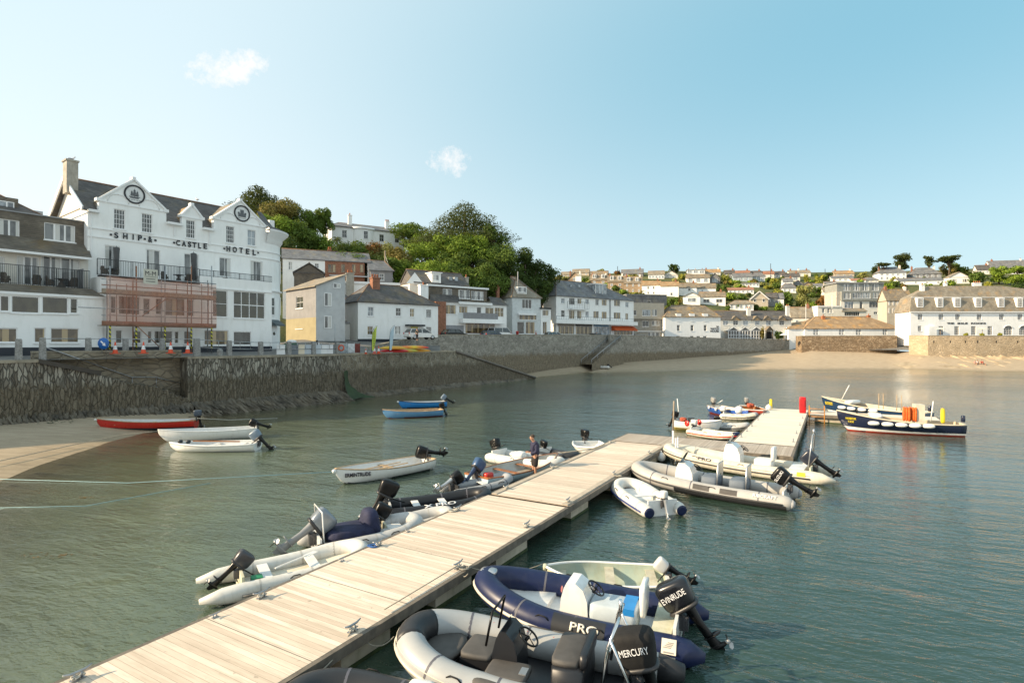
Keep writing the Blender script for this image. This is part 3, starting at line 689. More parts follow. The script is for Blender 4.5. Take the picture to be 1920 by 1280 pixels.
# ------------------------------------------------------------------ buildings
class Bld:
    def __init__(s,name,label,cat,cr,x,Z,ang,z0,group=None,D=8):
        s.px,_=cp(cr,x,0);s.A=Vector(((s.px-960)/FP*Z,Z));a=math.radians(ang);s.d=Vector((math.cos(a),math.sin(a)));s.n=Vector((-s.d.y,s.d.x))
        s.z0=z0;s.cr=cr;s.D=D;s.e=empty(name,(s.A.x,s.A.y,z0),a,label,cat,group);s.holes=[]
    def c(s,x,y,off=0.0,cr=None):
        px,py=cp(cr or s.cr,x,y);r=(px-960)/FP;a=s.A+s.n*off
        u=(r*a.y-a.x)/(s.d.x-r*s.d.y);Z=a.y+s.d.y*u
        return u,H-(py-HY)*Z/FP-s.z0
    def u(s,x,off=0.0,cr=None):return s.c(x,0,off,cr)[0]
    def z(s,x,y,off=0.0,cr=None):return s.c(x,y,off,cr)[1]
    def rect(s,x0,y0,x1,y1,off=0.0,cr=None):
        xm=(x0+x1)/2;return s.u(x0,off,cr),s.u(x1,off,cr),s.z(xm,y1,off,cr),s.z(xm,y0,off,cr)
    def win(s,x0,y0,x1,y1,nx=2,nz=2,gl='d',off=0.0,cr=None,fr=.07,hole=True,sill=True,name='window',mat=None,R=None,bar=.035,arch=False):
        u0,u1,z0,z1=R or s.rect(x0,y0,x1,y1,off,cr);mat=mat or trimw
        if hole:s.holes.append((off,u0,u1,z0,z1))
        yb=off+(.07 if hole else -.05);mb=MB()
        mb.box(u0,u0+fr,yb,yb+.07,z0,z1);mb.box(u1-fr,u1,yb,yb+.07,z0,z1)
        mb.box(u0+fr,u1-fr,yb,yb+.07,z0,z0+fr);mb.box(u0+fr,u1-fr,yb,yb+.07,z1-fr,z1)
        for i in range(1,nx):x=u0+(u1-u0)*i/nx;mb.box(x-bar/2,x+bar/2,yb+.01,yb+.055,z0+fr,z1-fr)
        for i in range(1,nz):
            z=z0+(z1-z0)*i/nz;b=bar*1.3 if nz==2 else bar;mb.box(u0+fr,u1-fr,yb+.014,yb+.051,z-b/2,z+b/2)
        if sill:mb.box(u0-.06,u1+.06,off-.09,off+.06,z0-.09,z0-.003)
        f=mb.build(name,mat,s.e)
        pb=MB();y=yb+.045;pb.face([(u0+.01,y,z0+.01),(u1-.01,y,z0+.01),(u1-.01,y,z1-.01),(u0+.01,y,z1-.01)]);pb.build('pane',GL[gl],f)
        return f
    def wall(s,u0,u1,z0,z1,off,mat,dep=.3,name='wall',sides=True,gabL=None,gabR=None,front=None,lab=None):
        """body whose front has real openings; gabL/gabR: ridge height of end gables; front: apex height of a front gable"""
        hs=[h for h in s.holes if abs(h[0]-off)<.01 and h[1]>u0-.05 and h[2]<u1+.05 and h[3]>=z0-.02 and h[4]<=z1+.02]
        xs=sorted({u0,u1,*[h[1]for h in hs],*[h[2]for h in hs]});zs=sorted({z0,z1,*[h[3]for h in hs],*[h[4]for h in hs]})
        mb=MB()
        for a,b in zip(xs,xs[1:]):
            for c,d in zip(zs,zs[1:]):
                mx,mz=(a+b)/2,(c+d)/2
                if any(h[1]<mx<h[2]and h[3]<mz<h[4]for h in hs):continue
                mb.face([(a,off,c),(b,off,c),(b,off,d),(a,off,d)])
        R=.16
        for h in hs:
            a,b,c,d=h[1:];y=off+R
            mb.face([(a,off,c),(a,off,d),(a,y,d),(a,y,c)]);mb.face([(b,off,c),(b,y,c),(b,y,d),(b,off,d)])
            mb.face([(a,off,c),(a,y,c),(b,y,c),(b,off,c)]);mb.face([(a,off,d),(b,off,d),(b,y,d),(a,y,d)])
            mb.face([(a,y,c),(b,y,c),(b,y,d),(a,y,d)])
        y1=off+dep
        for (x,g_)in ((u0,gabL),(u1,gabR)):
            pts=[(x,off,z0),(x,y1,z0),(x,y1,z1)]+([(x,(off+y1)/2,g_)]if g_ else [])+[(x,off,z1)]
            mb.face(pts if x==u1 else pts[::-1])
        mb.face([(u0,y1,z0),(u0,y1,z1),(u1,y1,z1),(u1,y1,z0)])
        if not gabL:mb.face([(u0,off,z1),(u1,off,z1),(u1,y1,z1),(u0,y1,z1)])
        if front:
            um=(u0+u1)/2;mb.face([(u0,off,z1),(u1,off,z1),(um,off,front)]);mb.face([(u1,off+min(dep,.3),z1),(u0,off+min(dep,.3),z1),(um,off+min(dep,.3),front)])
            mb.face([(u0,off,z1),(um,off,front),(um,off+min(dep,.3),front),(u0,off+min(dep,.3),z1)]);mb.face([(um,off,front),(u1,off,z1),(u1,off+min(dep,.3),z1),(um,off+min(dep,.3),front)])
        return mb.build(name,mat,s.e,label=lab)
    def roof(s,u0,u1,y0,y1,ze,zr,mat,hl=0.0,hr=0.0,axis='u',ov=.3,th=.14,name='roof',ymid=None):
        mb=MB();a,b,c,d=u0-ov,u1+ov,y0-ov,y1+ov
        if axis=='u':ym=(c+d)/2 if ymid is None else ymid;r0,r1=(a+hl,ym,zr),(b-hr,ym,zr)
        else:um=(a+b)/2;r0,r1=(um,c+hl,zr),(um,d-hr,zr)
        E=[(a,c,ze),(b,c,ze),(b,d,ze),(a,d,ze)];T=[(x,y,z+th)for x,y,z in E];r0=(r0[0],r0[1],zr+th);r1=(r1[0],r1[1],zr+th)
        b0,b1=(r0[0],r0[1],zr),(r1[0],r1[1],zr)
        for i in range(4):j=(i+1)%4;mb.face([E[i],E[j],T[j],T[i]])
        S=([(0,1,1,0),(2,3,0,1)],[(3,0,0,hl),(1,2,1,hr)])if axis=='u' else ([(1,2,1,0),(3,0,0,1)],[(0,1,0,hl),(2,3,1,hr)])
        R2,B2=(r0,r1),(b0,b1)
        for i,j,k,l in S[0]:mb.face([T[i],T[j],R2[k],R2[l]]);mb.face([B2[l],B2[k],E[j],E[i]])
        for i,j,k,h_ in S[1]:
            if h_:mb.face([T[i],T[j],R2[k]]);mb.face([B2[k],E[j],E[i]])
            else:mb.face([E[i],T[i],R2[k],B2[k]]);mb.face([B2[k],R2[k],T[j],E[j]])
        r=mb.build(name,mat,s.e)
        if hl==0 or hr==0 or True:
            mb=MB();k=.012
            if axis=='u':mb.tube([(r0[0],r0[1],r0[2]),(r1[0],r1[1],r1[2])],.09,6)
            else:mb.tube([r0,r1],.09,6)
            if hl:mb.tube([r0,T[0]],.06,5);mb.tube([r0,T[3]if axis=='u' else T[1]],.06,5)
            if hr:mb.tube([r1,T[1]if axis=='u' else T[2]],.06,5);mb.tube([r1,T[2]if axis=='u' else T[3]],.06,5)
            mb.build('ridge_tiles',ridgem,r)
        return r
    def rafters(s,u0,u1,y0,y1,ze,zr,parent=None):pass
    def slab(s,x0,y0,x1,y1,off,dep,mat,name='trim',cr=None,R=None):
        u0,u1,z0,z1=R or s.rect(x0,y0,x1,y1,off,cr);mb=MB();mb.box(u0,u1,off,off+dep,z0,z1);return mb.build(name,mat,s.e)
    def chimney(s,x0,y0,x1,y1,off,mat,pots=2,cr=None,dep=.7,potm=None):
        u0,u1,z0,z1=s.rect(x0,y0,x1,y1,off,cr);mb=MB();mb.box(u0,u1,off,off+dep,z0,z1-.15);mb.box(u0-.08,u1+.08,off-.08,off+dep+.08,z1-.15,z1)
        o=mb.build('chimney',mat,s.e)
        for i in range(pots):
            x=u0+(u1-u0)*(i+.5)/pots;mb=MB();mb.lathe((x,off+dep/2,z1-.001),[(.14,0),(.12,.4),(.15,.42),(.13,.5),(.05,.5)],8);mb.build('chimney_pot',potm or terra,o)
    def gutter(s,u0,u1,z,off,mat=None,downs=()):
        mb=MB();mb.box(u0,u1,off-.12,off-.003,z-.1,z+.02);
        for u in downs:mb.box(u-.05,u+.05,off-.1,off-.004,.2,z-.1)
        mb.build('gutter',mat or trimw,s.e)
    def rail(s,u0,u1,z0,z1,off,mat,step=.13,name='balcony_railing',r=.014,ends=0):
        mb=MB();mb.box(u0,u1,off-.025,off+.025,z1-.05,z1);mb.box(u0,u1,off-.015,off+.015,z0+.06,z0+.09)
        n=int((u1-u0)/step)
        for i in range(n+1):
            u=u0+(u1-u0)*i/n;k=r*2.2 if i%10==0 else r;mb.box(u-k,u+k,off-k*.9,off+k*.9,z0,z1-.05)
        for u in (u0,u1)[:ends]if ends else ():mb.box(u-.02,u+.02,off,off+1.6,z1-.05,z1)
        return mb.build(name,mat,s.e)
ridgem=M('ridge_tile',(.26,.15,.09),.9,.3,3);terra=M('terracotta',(.45,.16,.07),.8,.2,3)
leadm=M('lead_flashing',(.3,.31,.32),.6,.1,2)
# ---------- the hotel
hb=Bld('hotel','big white gabled hotel lettered SHIP & CASTLE HOTEL, with scaffolding on its front','hotel','A',525,49.5,math.degrees(math.atan2(1,.752)),5.15)
D=9.5;uR=hb.u(705,cr='B');zE=hb.z(540,368);zF1=hb.z(700,487);zF2=hb.z(700,537)
ub1=(hb.u(593),hb.u(998));zs1=hb.z(800,338);za1=hb.z(803,182)
ud=(hb.u(1092),hb.u(1214));zsd=hb.z(1150,408);zad=hb.z(1150,335)
ub2=(hb.u(358,cr='B'),hb.u(705,cr='B'));zs2=hb.z(530,345,cr='B');za2=hb.z(540,202,cr='B')
OFL=-2.3
uBL,uBM,uBR=hb.u(600,OFL),hb.u(262,OFL,'B'),hb.u(745,OFL,'B')
zBL=hb.z(900,786,OFL);zBR=hb.z(500,722,OFL,'B')
for r_ in ((682,360,752,478),(850,387,915,500),(1116,425,1172,533)):hb.win(*r_,4,4,'d')
hb.win(440,370,497,482,4,4,'d',cr='B');hb.win(583,395,640,500,2,2,'p',cr='B')
for r_ in ((628,578,720,755),(878,603,962,760),(1105,628,1192,765)):hb.win(*r_,2,1,'c',name='french_door',sill=False)
for r_ in ((395,580,472,705),(602,603,684,735)):hb.win(*r_,2,1,'c',cr='B',name='french_door',sill=False)
hb.wall(0,uR,0,zF2,0,white,D)
segs=[(0,ub1[0],zE,None),(ub1[0],ub1[1],zs1,za1),(ub1[1],ud[0],zE,None),(ud[0],ud[1],zsd,zad),(ud[1],ub2[0],zE,None),(ub2[0],ub2[1],zs2,za2)]
for i,(a,b,zt_,ap)in enumerate(segs):
    hb.wall(a,b,zF2,zt_,0 if not ap else 0,white,D if i==0 else (.35 if not ap else .5),name='wall' if not ap else 'gable',gabL=None,front=ap)
zR=hb.z(700,232,D/2)
mb=MB();mb.face([(0,0,zE),(0,D/2,zR),(0,D,zE)][::-1]);mb.face([(.02,0,zF2),(.02,D,zF2),(.02,D,zE),(.02,0,zE)]);mb.build('end_gable',whitewarm,hb.e)
hb.roof(-.45,uR+1.5,.23,D-.04,zE,zR,sl_dark,0,3.5,ov=.03)
mb=MB()
for y0,y1,za,zb in ((-.45,D/2,zE,zR),(D/2,D+.45,zR,zE)):mb.beam((-.5,y0,za+.02),(-.5,y1,zb+.02),.12,.4)
mb.build('barge_board',trimw,hb.e)
for (a,b,zt_,ap)in segs:                         # cross roofs behind each gable
    if not ap:continue
    um=(a+b)/2;back=D/2*(ap-zE)/(zR-zE)if ap<zR else D/2;mb=MB();yb0=D/2*(zt_-zE)/(zR-zE)
    mb.face([(a,.5,zt_),(um,.5,ap),(um,back,ap),(a,max(yb0,.6),zt_)]);mb.face([(um,.5,ap),(b,.5,zt_),(b,max(yb0,.6),zt_),(um,back,ap)])
    mb.face([(a,.5,zE),(a,.5,zt_),(a,max(yb0,.6),zt_),(a,.52,zE)]);mb.face([(b,.5,zE),(b,max(yb0,.6),zt_),(b,.5,zt_)])
    mb.build('gable_roof',sl_orange if b-a<5 else sl_brown,hb.e)
    mb=MB();t_=.13
    for p_,q_ in (((a-.15,zt_-.04),(um,ap+.05)),((um,ap+.05),(b+.15,zt_-.04))):mb.beam((p_[0],.2,p_[1]),(q_[0],.2,q_[1]),.62,.16)
    mb.box(a-.1,b+.1,-.08,-.003,zt_-.12,zt_);mb.box(um-.16,um+.16,-.05,.5,ap,ap+.25)
    mb.box(a-.2,a+.25,-.1,.5,zt_-.1,zt_+.18);mb.box(b-.25,b+.2,-.1,.5,zt_-.1,zt_+.18);mb.build('gable_coping',trimw,hb.e)
mb=MB()
for z_ in (zF1,zF2):mb=MB();mb.box(-.05,uR,-.09,-.003,z_-.1,z_);(mb.build('string_course',trimw,hb.e)if z_==zF1 else 0)
mb.build('string_course',trimw,hb.e)
for a,b in ((0,ub1[0]),(ub1[1],ud[0]),(ud[1],ub2[0])):hb.slab(0,0,0,0,-.4,.42,trimw,'eaves',R=(a,b,zE-.12,zE+.1))
emb_b=M('emblem_black',(.015,.015,.018),.5);emb_g=M('emblem_grey',(.12,.13,.14),.6);emb_w=M('emblem_white',(.72,.73,.72),.6)
def emblem(cu,cz,r,kind):
    o=MB();rows=[[(cu+rr*math.cos(a),y,cz+rr*math.sin(a))for a in [i*math.pi/18 for i in range(36)]]for rr,y in ((r,-.004),(r,-.07),(r*.84,-.07),(r*.84,-.004))]
    o.grid(rows,close=True,sm=False);e_=o.build('round_emblem',emb_b,hb.e)
    o=MB();o.face([(cu+r*.86*math.cos(a),-.02,cz+r*.86*math.sin(a))for a in [i*math.pi/18 for i in range(36)]]);o.build('emblem_field',emb_w,e_)
    P=[]
    if kind=='ship':
        P+=[[(-.6,-.25),(-.45,-.5),(.4,-.5),(.65,-.2),(.5,-.3),(-.45,-.32)]]
        for mx,t_,w_ in ((-.3,.35,.16),(0,.6,.2),(.3,.4,.17)):
            P+=[[(mx-.02,-.3),(mx+.02,-.3),(mx+.02,t_+.08),(mx-.02,t_+.08)]]
            for k in range(3):
                z0_=-.22+k*(t_+.2)/3;P+=[[(mx-w_*(1-.2*k),z0_),(mx+w_*(1-.2*k),z0_+.02),(mx+w_*.8*(1-.2*k),z0_+(t_+.2)/3.6),(mx-w_*.8*(1-.2*k),z0_+(t_+.2)/3.6)]]
    else:
        P+=[[(-.55,-.5),(.55,-.5),(.55,-.05),(-.55,-.05)],[(-.25,-.05),(.25,-.05),(.25,.4),(-.25,.4)],[(-.6,-.1),(-.35,-.1),(-.35,.15),(-.6,.15)],[(.35,-.1),(.6,-.1),(.6,.15),(.35,.15)]]
        for k in range(4):P+=[[(-.27+k*.15,.4),(-.19+k*.15,.4),(-.19+k*.15,.52),(-.27+k*.15,.52)]]
    o=MB()
    for q in P:
        f=[(cu+a*r*.86,-.05,cz+b*r*.86)for a,b in q];o.face(f);n_=len(f)
        for i in range(n_):j=(i+1)%n_;o.face([f[i],f[j],(f[j][0],-.021,f[j][2]),(f[i][0],-.021,f[i][2])])
    for k in range(5):
        o.box(cu+(-.6+.25*k)*r,cu+(-.42+.25*k)*r,-.04,-.022,cz-.62*r,cz-.57*r)
    o.build('emblem_motif',emb_g,e_)
cu,cz=hb.c(807,271);emblem(cu,cz,.88,'ship');cu,cz=hb.c(546,286,cr='B');emblem(cu,cz,.88,'castle')
for (a,b,zt_,ap)in (segs[1],segs[5]):           # blind arches in the gables
    mb=MB()
    for f in (.27,.73):c_=a+(b-a)*f;mb.tube([(c_+.85*math.cos(t_),-.02,zt_+.05+.75*math.sin(t_))for t_ in [math.pi*i/12 for i in range(13)]],.05,5)
    mb.build('arch_moulding',trimw,hb.e)
letm=M('black_lettering',(.02,.022,.028),.5)
def hl(txt,x0,y0,x1,y1,cr,hh=1.0,wid=None,b=None,off=-.02,mat=None,bold=.03,spacing=1.0,nm='lettering'):
    b=b or hb;u0,u1,z0,z1=b.rect(x0,y0,x1,y1,off,cr);return text_mesh(txt,z1-z0,mat or letm,b.e,nm,frameM(((u0+u1)/2,off,(z0+z1)/2),(1,0,0),(0,0,1),(0,-1,0)),.04,(u1-u0)if wid is None else wid,bold,spacing)
for txt,x0,x1,ym,hh,cr in (('S',685,710,516,34,'A'),('H',738,765,521,34,'A'),('I',795,802,526,34,'A'),('P',828,852,532,34,'A'),('&',888,914,541,34,'A'),
                            ('C',107,134,481,36,'B'),('A',145,174,487,36,'B'),('S',186,208,491,36,'B'),('T',216,243,496,36,'B'),('L',254,274,500,36,'B'),('E',290,314,503,36,'B'),
                            ('H',443,468,521,36,'B'),('O',484,512,526,36,'B'),('T',528,553,531,36,'B'),('E',573,596,538,36,'B'),('L',617,639,545,36,'B')):
    hl(txt,x0,ym-hh/2,x1,ym+hh/2,cr,off=-.095)
mb=MB()
for x,y,cr in ((665,512,'A'),(868,538,'A'),(932,546,'A'),(93,480,'B'),(428,519,'B'),(653,547,'B')):c_,z_=hb.c(x,y,cr=cr);mb.box(c_-.09,c_+.09,-.06,-.015,z_-.09,z_+.09)
mb.build('lettering',letm,hb.e)
# lower projecting storeys, balcony
for r_ in ((662,880,700,985,'d'),(710,880,842,992,'o'),(858,893,903,992,'o'),(933,893,977,992,'o'),(988,893,1112,1000,'w'),(1122,900,1165,1003,'o')):hb.win(*r_[:4],1,1,r_[4],off=OFL)
hb.win(350,797,450,975,1,2,'o',OFL,'B');hb.win(490,808,700,985,4,2,'o',OFL,'B',bar=.07)
for r_ in ((693,1083,735,1165,1,1),(795,1088,850,1165,1,1),(885,1088,912,1165,1,1),(925,1088,1037,1165,1,1),(1046,1090,1074,1165,1,1),(1103,1090,1157,1168,1,1)):hb.win(*r_,'o',OFL)
hb.win(295,1062,457,1162,1,1,'w',OFL,'B');hb.win(490,1072,608,1162,1,1,'d',OFL,'B')
hb.wall(uBL,uBM,0,zBL,OFL,white,-OFL-.01,name='lower_wall');hb.wall(uBM,uBR,0,zBR,OFL,white,-OFL-.01,name='lower_wall')
zP=hb.z(900,1180,OFL);hb.slab(0,0,0,0,OFL-.03,.5,plinthm,'plinth',R=(uBL-.02,uBR+.02,-.3,zP-.05))
mb=MB();mb.box(uBL-.1,uBM,OFL-.15,OFL+.3,zBL+.001,zBL+.12);mb.build('balcony_edge',blackm,hb.e)
zrl=hb.z(900,684,OFL);zrr=hb.z(500,680,OFL,'B')
hb.rail(uBL-.2,uBM,zBL+.12,zrl,OFL,darkmetal);hb.rail(uBM+.02,uBR,zBR+.002,zrr,OFL,darkmetal)
zBc=hb.z(500,790,OFL,'B');hb.slab(0,0,0,0,OFL-.1,.1-.003,trimw,'string_course',R=(uBM,uBR+.05,zBc-.12,zBc))
# rounded corner tower
cx_,R_=uR,3.0;mb=MB();zc_top=hb.z(760,415,cr='B')
def arc(r,z,n=9,a0=-90,a1=0):return [(cx_+r*math.cos(math.radians(a0+(a1-a0)*i/n))*1.0,R_+r*math.sin(math.radians(a0+(a1-a0)*i/n)),z)for i in range(n+1)]
mb.grid([arc(R_,0),arc(R_,zc_top)],sm=True)
mb.face([(cx_+R_,R_,0),(cx_+R_,D,0),(cx_+R_,D,zc_top),(cx_+R_,R_,zc_top)]);mb.build('corner_wall',white,hb.e)
mb=MB();mb.grid([arc(R_+.004,zc_top-1.3),arc(R_+.25,zc_top-.9),arc(R_+.3,zc_top-.5),arc(R_+.9,zc_top+.05),arc(R_+.95,zc_top+.22),arc(R_-.2,zc_top+.24)]);mb.build('cornice',trimw,hb.e)
mb=MB();mb.grid([arc(R_+.97,zc_top+.245),arc(R_*.75,zc_top+1.0),arc(R_*.35,zc_top+2.6)]);mb.build('corner_roof',sl_dark,hb.e)
mb=MB()
for z_ in (zF1,zF2):mb=MB();mb.grid([arc(R_+.004,z_-.1),arc(R_+.09,z_-.1),arc(R_+.09,z_),arc(R_+.004,z_)],sm=False);mb.build('string_course',trimw,hb.e)
mb=MB();zb_=hb.z(760,800,cr='B');mb.grid([arc(R_+.004,zb_-.15),arc(R_+.2,zb_-.1),arc(R_+.2,zb_+.05),arc(R_+.004,zb_+.06)],sm=False);mb.build('string_course',trimw,hb.e)
for x0,y0,x1,y1 in ((724,845,756,960),(806,850,831,960),(808,625,831,750)):
    px,_=cp('B',(x0+x1)/2,0);best=None
    for k in range(91):
        a=math.radians(-90+k);q=hb.A+hb.d*(cx_+(R_+.02)*math.cos(a))+hb.n*(R_+(R_+.02)*math.sin(a));e_=abs(960+FP*q.x/q.y-px)
        if best is None or e_<best[0]:best=(e_,a,q)
    _,a,q=best;z1_=H-(cp('B',0,y0)[1]-HY)*q.y/FP-hb.z0;z0_=H-(cp('B',0,y1)[1]-HY)*q.y/FP-hb.z0
    o_=Vector((math.cos(a),math.sin(a),0));t_=Vector((-math.sin(a),math.cos(a),0));c_=Vector((cx_,R_,0))+o_*(R_+.02);w_=.5
    mb=MB()
    for sgn in (-1,1):mb.obox(c_+t_*w_*sgn+Vector((0,0,(z0_+z1_)/2)),t_,o_,(0,0,1),.05,.05,(z1_-z0_)/2)
    for z_ in (z0_,(z0_+z1_)/2,z1_):mb.obox(c_+Vector((0,0,z_)),t_,o_,(0,0,1),w_,.05,.05)
    f=mb.build('window',trimw,hb.e);mb=MB();mb.obox(c_+Vector((0,0,(z0_+z1_)/2)),t_,o_,(0,0,1),w_-.04,.02,(z1_-z0_)/2-.04);mb.build('pane',gl_dark,f)
u_,z_=hb.c(745,1180,0,'B');a=math.radians(-70);zt_=hb.z(745,1040,0,'B');o_=Vector((math.cos(a),math.sin(a),0));t_=Vector((-math.sin(a),math.cos(a),0));c_=Vector((cx_,R_,0))+o_*(R_+.03)
mb=MB();mb.obox(c_+Vector((0,0,zt_/2+.05)),t_,o_,(0,0,1),.5,.05,zt_/2);dr_=mb.build('door',trimw,hb.e)
mb=MB();mb.lathe(tuple(c_+o_*.055+Vector((0,0,zt_*.72))),[(0,.01),(.2,.01),(.2,0)],14,axis=o_);mb.build('door_window',gl_olive,dr_)
mb=MB();zt2=hb.z(745,992,0,'B');zb2=hb.z(745,1034,0,'B')
for k in range(1):
    p0,p1=c_+t_*.75+o_*.02,c_-t_*.75+o_*.02;q0,q1=p0+o_*.9,p1+o_*.9;f=lambda v,z:(v.x,v.y,z)
    mb.face([f(p0,zt2),f(p1,zt2),f(q1,zb2+.15),f(q0,zb2+.15)]);mb.face([f(q0,zb2),f(q1,zb2),f(q1,zb2+.15),f(q0,zb2+.15)]);mb.face([f(p0,zt2),f(q0,zb2+.15),f(q0,zb2),f(p0,zb2)]);mb.face([f(p1,zt2),f(p1,zb2),f(q1,zb2),f(q1,zb2+.15)])
mb.build('awning',M('grey_awning',(.10,.12,.13),.8),hb.e)
hb.chimney(400,62,470,262,2.9,concrete,0,dep=1.1)
hb.chimney(1,1,2,2,3.0,white,0)if False else None
u0,z0_=hb.c(745,330,4.5,'B');mb=MB();mb.box(u0-.3,u0+.35,4.5,5.6,z0_-3.5,z0_);mb.build('chimney',white,hb.e)
mb=MB()
for x,y0,y1,cr in ((545,380,640,'A'),(1045,455,520,'A'),(330,395,500,'B')):u_=hb.u(x,cr=cr);mb.box(u_-.05,u_+.05,-.1,-.004,hb.z(x,y1,cr=cr),hb.z(x,y0,cr=cr))
mb.build('downpipe',trimw,hb.e)
# ---------- restaurant building left of the hotel (same street line)
lb=Bld('restaurant_building','white building with slate-hung upper storeys, cut off by the left edge of the photo','building','A',525,49.5,math.degrees(math.atan2(1,.752)),5.0)
O1=-2.5;uA=lb.u(616,O1);uZ=-17.0
for r_ in ((0,877,58,972),(68,880,237,982),(252,885,410,985),(421,893,468,985)):lb.win(*r_,1,1,'o',O1)
for r_ in ((-110,1070,105,1158),(205,1070,275,1160),(303,1072,475,1160)):lb.win(*r_,1,1,'w',O1)
zT=lb.z(300,868,O1);lb.wall(uZ,uA,0,zT,O1,white,4,name='lower_wall')
lb.slab(0,0,0,0,O1-.03,.4,plinthm,'plinth',R=(uZ,uA+.02,-.3,lb.z(300,1187,O1)))
lb.slab(0,0,0,0,O1-.12,.115,trimw,'fascia',R=(uZ,uA+.15,zT-.18,zT+.02))
zK=lb.z(300,822,O1+.9)
mb=MB();mb.face([(uZ,O1-.1,zT+.02),(uA+.2,O1-.1,zT+.02),(uA-.5,O1+.9,zK),(uZ,O1+.9,zK)]);mb.face([(uA+.2,O1-.1,zT+.02),(uA+.2,O1+2,zT+.02),(uA-.5,O1+.9,zK)]);mb.build('skirt_roof',sl_hang,lb.e)
uB2=lb.u(497,-.2);zW=lb.z(300,630,-.2)
for r_ in ((-60,640,28,800,2),(100,642,235,812,3),(245,648,480,825,4)):lb.win(*r_[:4],r_[4],1,'c',-.2,name='french_door',sill=False,bar=.12)
lb.wall(uZ,uB2+.4,zT-.3,zW,-.2,whitewarm,3)
lb.rail(uZ,uB2+.1,zK,lb.z(300,708,O1+.9),O1+.9,darkmetal,.12)
zV=lb.z(300,625,-1.0);uC=lb.u(552,-1.0);zU=lb.z(300,545,.9);uD=lb.u(525,.9)
mb=MB();mb.face([(uZ,-1.0,zV),(uC,-1.0,zV),(uD,.9,zU),(uZ,.9,zU)]);mb.face([(uC,-1.0,zV),(uC,1.2,zV),(uD,.9,zU)]);mb.face([(uZ,-1.0,zV-.02),(uC,-1.0,zV-.02),(uC,0,zV-.02),(uZ,0,zV-.02)]);mb.build('pent_roof',sl_hang,lb.e)
lb.slab(0,0,0,0,-1.1,.09,trimw,'fascia',R=(uZ,uC+.05,zV-.2,zV-.01))
lb.win(-140,412,118,520,4,1,'c',.9,bar=.12);lb.win(265,448,452,550,3,1,'c',.9,bar=.12)
zX=lb.z(300,408,.9);lb.wall(uZ,uD,zV-.5,zX,.9,sl_hang,6)
lb.slab(0,0,0,0,.82,6,leadm,'parapet_cap',R=(uZ,uD+.05,zX+.002,zX+.1))
lb.win(-100,305,85,380,4,1,'p',4.2,bar=.1,hole=False);zY=lb.z(60,290,4.3);lb.wall(uZ,lb.u(110,4.3),zX,zY,4.3,sl_hang,3)
ze_=zX+.1;zr_=lb.z(100,270,6.5)
lb.roof(uZ,lb.u(235,6.0),3.2,10.5,ze_,zr_,sl_dark,0,3.5,ov=.1)
mb=MB();q0=lb.c(195,372,5.2);mb.box(q0[0]-.6,q0[0]+.6,4.6,5.4,q0[1]-.35,q0[1]+.0);mb.build('skylight',gl_pale,lb.e)
mb=MB();mb.box(lb.u(497,O1+.9),lb.u(497,O1+.9)+.06,O1+.9,0,zK,zK+1.7);mb.build('side_screen',M('grey_screen',(.3,.31,.32),.6),lb.e)
# off-frame neighbour whose shade lies on the beach
nb=Bld('terraced_house','tall white waterfront house beside the restaurant, beyond the left edge','house','A',525,49.5,math.degrees(math.atan2(1,.752)),5.0)
nb.wall(-33,-17.3,0,7.2,-2.2,white,10,gabL=10,gabR=10);nb.roof(-33,-17.3,-2.2,7.8,7.2,10,sl_dark)
# ---------- furniture on the balconies, scaffolding
wick=M('wicker',(.12,.10,.08),.8,.35,20);tabt=M('table_top',(.07,.07,.075),.4)
def wchair():
    e=empty('wicker_chair',(0,0,0),0,'x','chair','wicker armchairs on the balconies');mb=MB();mb.sq((0,0,.36),(.27,.27,.09),.3,.4,6,14)
    mb.build('seat',wick,e);rows=[]
    for z,k in ((.1,.26),(.4,.29),(.66,.33),(.9,.30)):rows.append([(k*math.cos(a),k*math.sin(a),z if abs(a-math.pi/2)<1 else min(z,.62))for a in [-.35+i*(math.pi+.7)/12 for i in range(13)]])
    mb=MB();mb.grid(rows);mb.build('backrest',wick,e)
    for x,y in ((-.22,-.22),(.22,-.22),(-.22,.22),(.22,.22)):mb=MB();mb.cyl((x,y,0),(x,y,.3),.02,n=5);mb.build('leg',wick,e)
    return e
def wtable():
    e=empty('garden_table',(0,0,0),0,'x','table','garden tables on the balconies');mb=MB();mb.lathe((0,0,.7),[(0,0),(.48,0),(.5,.02),(.48,.04),(0,.04)],20);mb.build('tabletop',tabt,e)
    mb=MB();mb.lathe((0,0,0),[(.3,0),(.28,.1),(.1,.5),(.22,.7)],10);mb.build('pedestal',wick,e);return e
c0,t0=wchair(),wtable();first={'c':1,'t':1}
def put(kind,b,cr,x,off,z,rot,label):
    src=c0 if kind=='c' else t0
    e=src if first[kind]else copy_tree(src);first[kind]=0
    q=b.A+b.d*b.u(x,off,cr)+b.n*off;e.location=(q.x,q.y,b.z0+z);e.rotation_euler=(0,0,rot);e['label']=label
zz=zBL+.12
put('t',hb,'A',668,-1.3,zz,0,'table on the hotel balcony at its far left end');put('c',hb,'A',628,-1.4,zz,2.6,'wicker chair at the far left of the hotel balcony');put('c',hb,'A',690,-1.1,zz,5.2,'wicker chair right of the leftmost hotel balcony table')
put('t',hb,'A',1072,-1.4,zz,0,'round table in the middle of the hotel balcony');put('c',hb,'A',988,-1.5,zz,2.4,'wicker chair left of the middle hotel balcony table');put('c',hb,'A',1128,-1.2,zz,4.2,'wicker chair right of the middle hotel balcony table')
put('t',hb,'B',640,-1.3,zBR-.75,0,'small table at the right end of the hotel balcony');put('c',hb,'B',440,-1.3,zBR-.7,1,'wicker chair on the right part of the hotel balcony')
